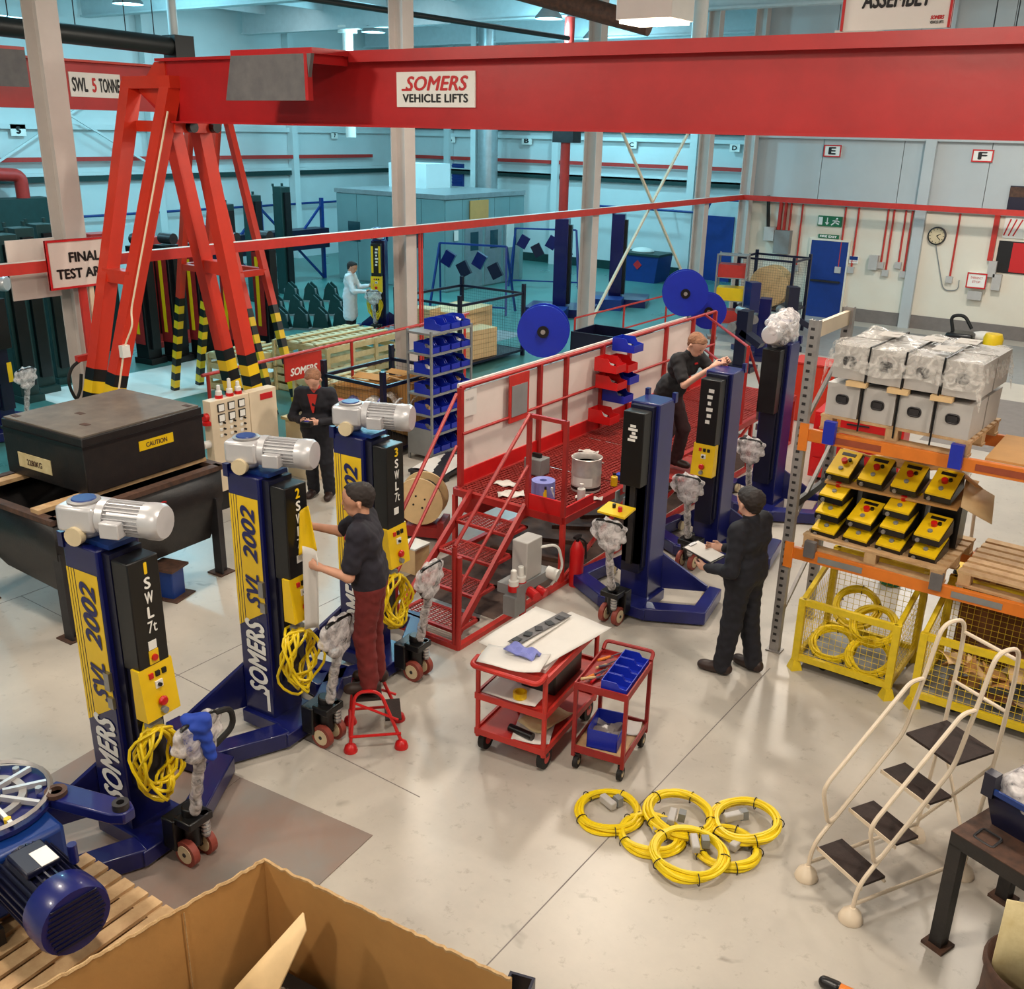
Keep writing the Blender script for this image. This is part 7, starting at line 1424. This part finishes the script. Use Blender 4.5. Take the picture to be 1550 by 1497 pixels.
q = at(1285, 1500, .05); gl = T('work_glove', 'orange and black glove lying at the bottom edge of the picture', 'glove', (q.x, q.y, 0)); skin_obj('glove', 'rack_orange', gl, [((-.06, 0, .03), (.08, 0, .03), .035, .04, .02), ((.08, .02, .03), (.16, .05, .03), .016, .014, .01), ((.08, -.0, .03), (.17, .0, .03), .016, .014, .01), ((.08, -.03, .03), (.15, -.04, .03), .016, .014, .01)], h=.009); skin_obj('cuff', 'black', gl, [((-.14, 0, .03), (-.07, 0, .03), .035, .04, .02)], h=.009)
# ---- blue gearmotor on a pallet, lower left
for k in range(3): pallet(('lowest pallet of the stack under the blue gearmotor', 'middle pallet of the stack under the blue gearmotor', 'top pallet of the stack under the blue gearmotor')[k], (-4.52, 2.0, .140*k), math.radians(88+2*k), 1.1, .86, group='pallet stack in the corner')
gm = T('gear_motor', 'big blue gearmotor with finned motor on the corner pallet', 'gear motor', (-4.74, 2.08, .42), math.radians(-4)); gm.scale = (1.05, 1.05, 1.05)
MB().b2((-.75, -.26, .08), (.02, .22, .46)).build('gear_case', 'teal_blue', gm, bev=.03); MB().b2((-.8, -.3, .0), (.1, -.2, .1)).b2((-.8, .16, 0), (.1, .26, .1)).build('base_rail', 'dark_steel', gm)
MB().b2((-.6, -.3, .12), (.06, -.26, .2)).b2((-.6, -.3, .3), (.06, -.26, .4)).build('timber_chock', 'wood', gm)
MB().lathe([(.34, 0), (.345, .03), (.001, .031)], 30, (-.42, .0, .47)).build('flange_wheel', 'bare_blue', gm); MB().lathe([(.21, .0), (.21, .03), (.17, .03), (.17, .0)], 26, (-.42, 0, .5)).build('inner_ring', 'galv', gm); MB().lathe([(.08, 0), (.075, .06), (.001, .062)], 20, (-.42, 0, .5)).build('hub', 'silver_paint', gm)
for k in range(10): a = 2*PI*k/10; MB().bar((-.42+.09*math.cos(a), .09*math.sin(a), .54), (-.42+.31*math.cos(a), .31*math.sin(a), .52), .022, .03).build('spoke', 'silver_paint', gm)
MB().lathe([(.33, .03), (.345, .045), (.33, .06), (.315, .045), (.33, .03)], 30, (-.42, 0, .49)).build('rim_ring', 'galv', gm)
for k in range(6): a = 2*PI*k/6; MB().cyl((-.42+.27*math.cos(a), .27*math.sin(a), .5), (-.42+.27*math.cos(a), .27*math.sin(a), .54), .02, 6).build('bolt', 'yellow' if k == 0 else 'bolt', gm)
arm = MB().ext([(-.3, .34), (.18, .52), (.25, .5), (.26, .43), (.2, .38), (-.26, .2)], 'z', .45, .52).build('torque_arm', 'bare_blue', gm, bev=.01); MB().lathe([(.045, .52), (.045, .56), (.022, .56), (.022, .52)], 18, (.2, .45, 0)).build('bush', 'dark_steel', gm); MB().lathe([(.06, .52), (.06, .545), (.035, .545), (.035, .52)], 18, (-.18, .28, 0)).build('bush', 'rusty', gm)
my = -.02; mz = .30; mo = MB().cyl((.0, my, mz), (.4, my, mz), .155, 24).build('motor', 'navy', gm)
fn = MB()
for k in range(30): a = 2*PI*k/30; fn.box((.22, my+.165*math.cos(a), mz+.165*math.sin(a)), (.36, .03, .009), rx=a)
f = fn.build('cooling_fins', 'navy', mo); f['kind'] = 'stuff'
MB().lathe([(.185, .38), (.19, .42), (.19, .52), (.178, .555), (.001, .56)], 28, (0, my, mz), 'x').build('fan_cover', 'bare_blue', mo); 
for k in range(9): MB().b2((.558, my-.15+.008*abs(k-4), mz-.12+.03*k), (.566, my+.15-.008*abs(k-4), mz-.108+.03*k)).build('grille_bar', 'navy', mo)
MB().b2((.08, my-.1, mz+.16), (.3, my+.08, mz+.2)).build('terminal_box', 'navy', mo, bev=.01); MB().b2((.16, my-.02, mz+.2), (.3, my+.07, mz+.203)).build('rating_plate', 'print_white', mo); MB().cyl((.3, my+.14, mz+.13), (.3, my+.14, mz+.24), .025, 10).build('lifting_eye', 'bare_blue', mo)
# ---- black bench with bins, right edge
tb = T('steel_bench', 'rusty black steel bench with angle legs at the right edge', 'bench', (-.62, 5.45, 0), math.radians(-20)); hz = .84
for x, y in ((.04, 0), (.04, .72), (.95, 0), (.95, .72)): MB().b2((x-.04, y-.04, 0), (x+.04, y+.04, hz-.08)).build('leg', 'black_paint', tb); MB().b2((x-.07, y-.07, 0), (x+.07, y+.07, .02)).build('foot', 'rusty', tb)
MB().b2((0, -.04, hz-.09), (1.0, .04, hz)).b2((0, .68, hz-.09), (1.0, .76, hz)).build('side_rail', 'black_paint', tb); MB().b2((0, .04, hz-.09), (.08, .68, hz)).b2((.92, .04, hz-.09), (1.0, .68, hz)).build('end_rail', 'black_paint', tb); MB().b2((.0, -.04, hz), (1.0, .76, hz+.006)).build('top_plate', 'rusty', tb)
MB().tube(rounded([(.1, .02, hz+.006), (.1, .12, hz+.02), (.22, .12, hz+.02), (.22, .02, hz+.006)], .02, 4, True), .008, 6, True).build('ring', 'dark_steel', tb)
def tub(label, c, rz, s, m='navy', fill=None):
    o = T('parts_tub', label, 'tub', c, rz); a, b, h = s
    v = [(-a*.85, -b*.85, 0), (a*.85, -b*.85, 0), (a*.85, b*.85, 0), (-a*.85, b*.85, 0), (-a, -b, h), (a, -b, h), (a, b, h), (-a, b, h)]
    MB().add(v, [(3, 2, 1, 0), (0, 1, 5, 4), (1, 2, 6, 5), (2, 3, 7, 6), (3, 0, 4, 7)]).build('tub', m, o, solid=.012)
    MB().b2((-a-.01, -b-.012, h-.02), (a+.01, -b+.004, h+.015)).b2((-a-.01, b-.004, h-.02), (a+.01, b+.012, h+.015)).build('rim', 'teal_blue', o); MB().b2((-a-.02, -b-.02, h-.05), (-a+.05, -b+.05, h+.1)).build('corner_post', m, o)
    if fill: skin_obj('plastic_bags', fill, o, [((-a*.6, -b*.4, h*.9), (a*.6, -b*.3, h*.9), .14, .15, .08), ((-a*.5, b*.3, h), (a*.5, b*.4, h*1.1), .16, .13, .08)], h=.02, noise=(.03, 28))
    return o
tub('dark blue tub full of plastic bags on the rusty bench', loc_of(tb, .44, .44, hz+.008), math.radians(-20), (.40, .26, .24), 'navy', 'wrap')
tub('dark blue tub behind, stacked higher at the right edge', loc_of(tb, .46, 1.0, hz+.1), math.radians(-20), (.34, .22, .24), 'navy')
st_ = T('stand_block', 'dark steel stand carrying the rear tub', 'stand', loc_of(tb, .46, 1.0, -tb.location.z), math.radians(-20)); MB().b2((-.28, -.16, 0), (.28, .16, hz+.1)).build('block', 'black_paint', st_)
skin_obj('paper_bundle', 'wood_ply', None, [(loc_of(tb, .36, 1.03, hz+.36), loc_of(tb, .68, 1.06, hz+.42), .12, .13, .05)], h=.018, noise=(.015, 20)); bpy.data.objects['paper_bundle'].location.z = .0; tag(bpy.data.objects['paper_bundle'], 'bundle of pale wrapping paper in the rear tub', 'paper')
q = at(1535, 1480, .5); dm = T('waste_drum', 'rusty steel waste drum at the bottom right corner', 'drum', (q.x+.10, q.y-.02, 0)); MB().lathe([(.25, 0), (.25, .3), (.262, .32), (.25, .34), (.25, .58), (.265, .60), (.265, .63), (.25, .65), (.235, .63), (.235, .1), (.001, .1)], 28).build('shell', 'rusty', dm)
cs = T('cardboard_sheet', 'tall pale cardboard sheet standing in the rusty drum', 'cardboard', (q.x+.10, q.y-.02, .11), math.radians(10)); MB().sheet(lambda u, v: (-.22+.40*u, -.04+.06*math.sin(2.5*u), .0+.92*v-.06*u*v), 8, 2).build('sheet', 'wood_pale', cs, solid=.008)
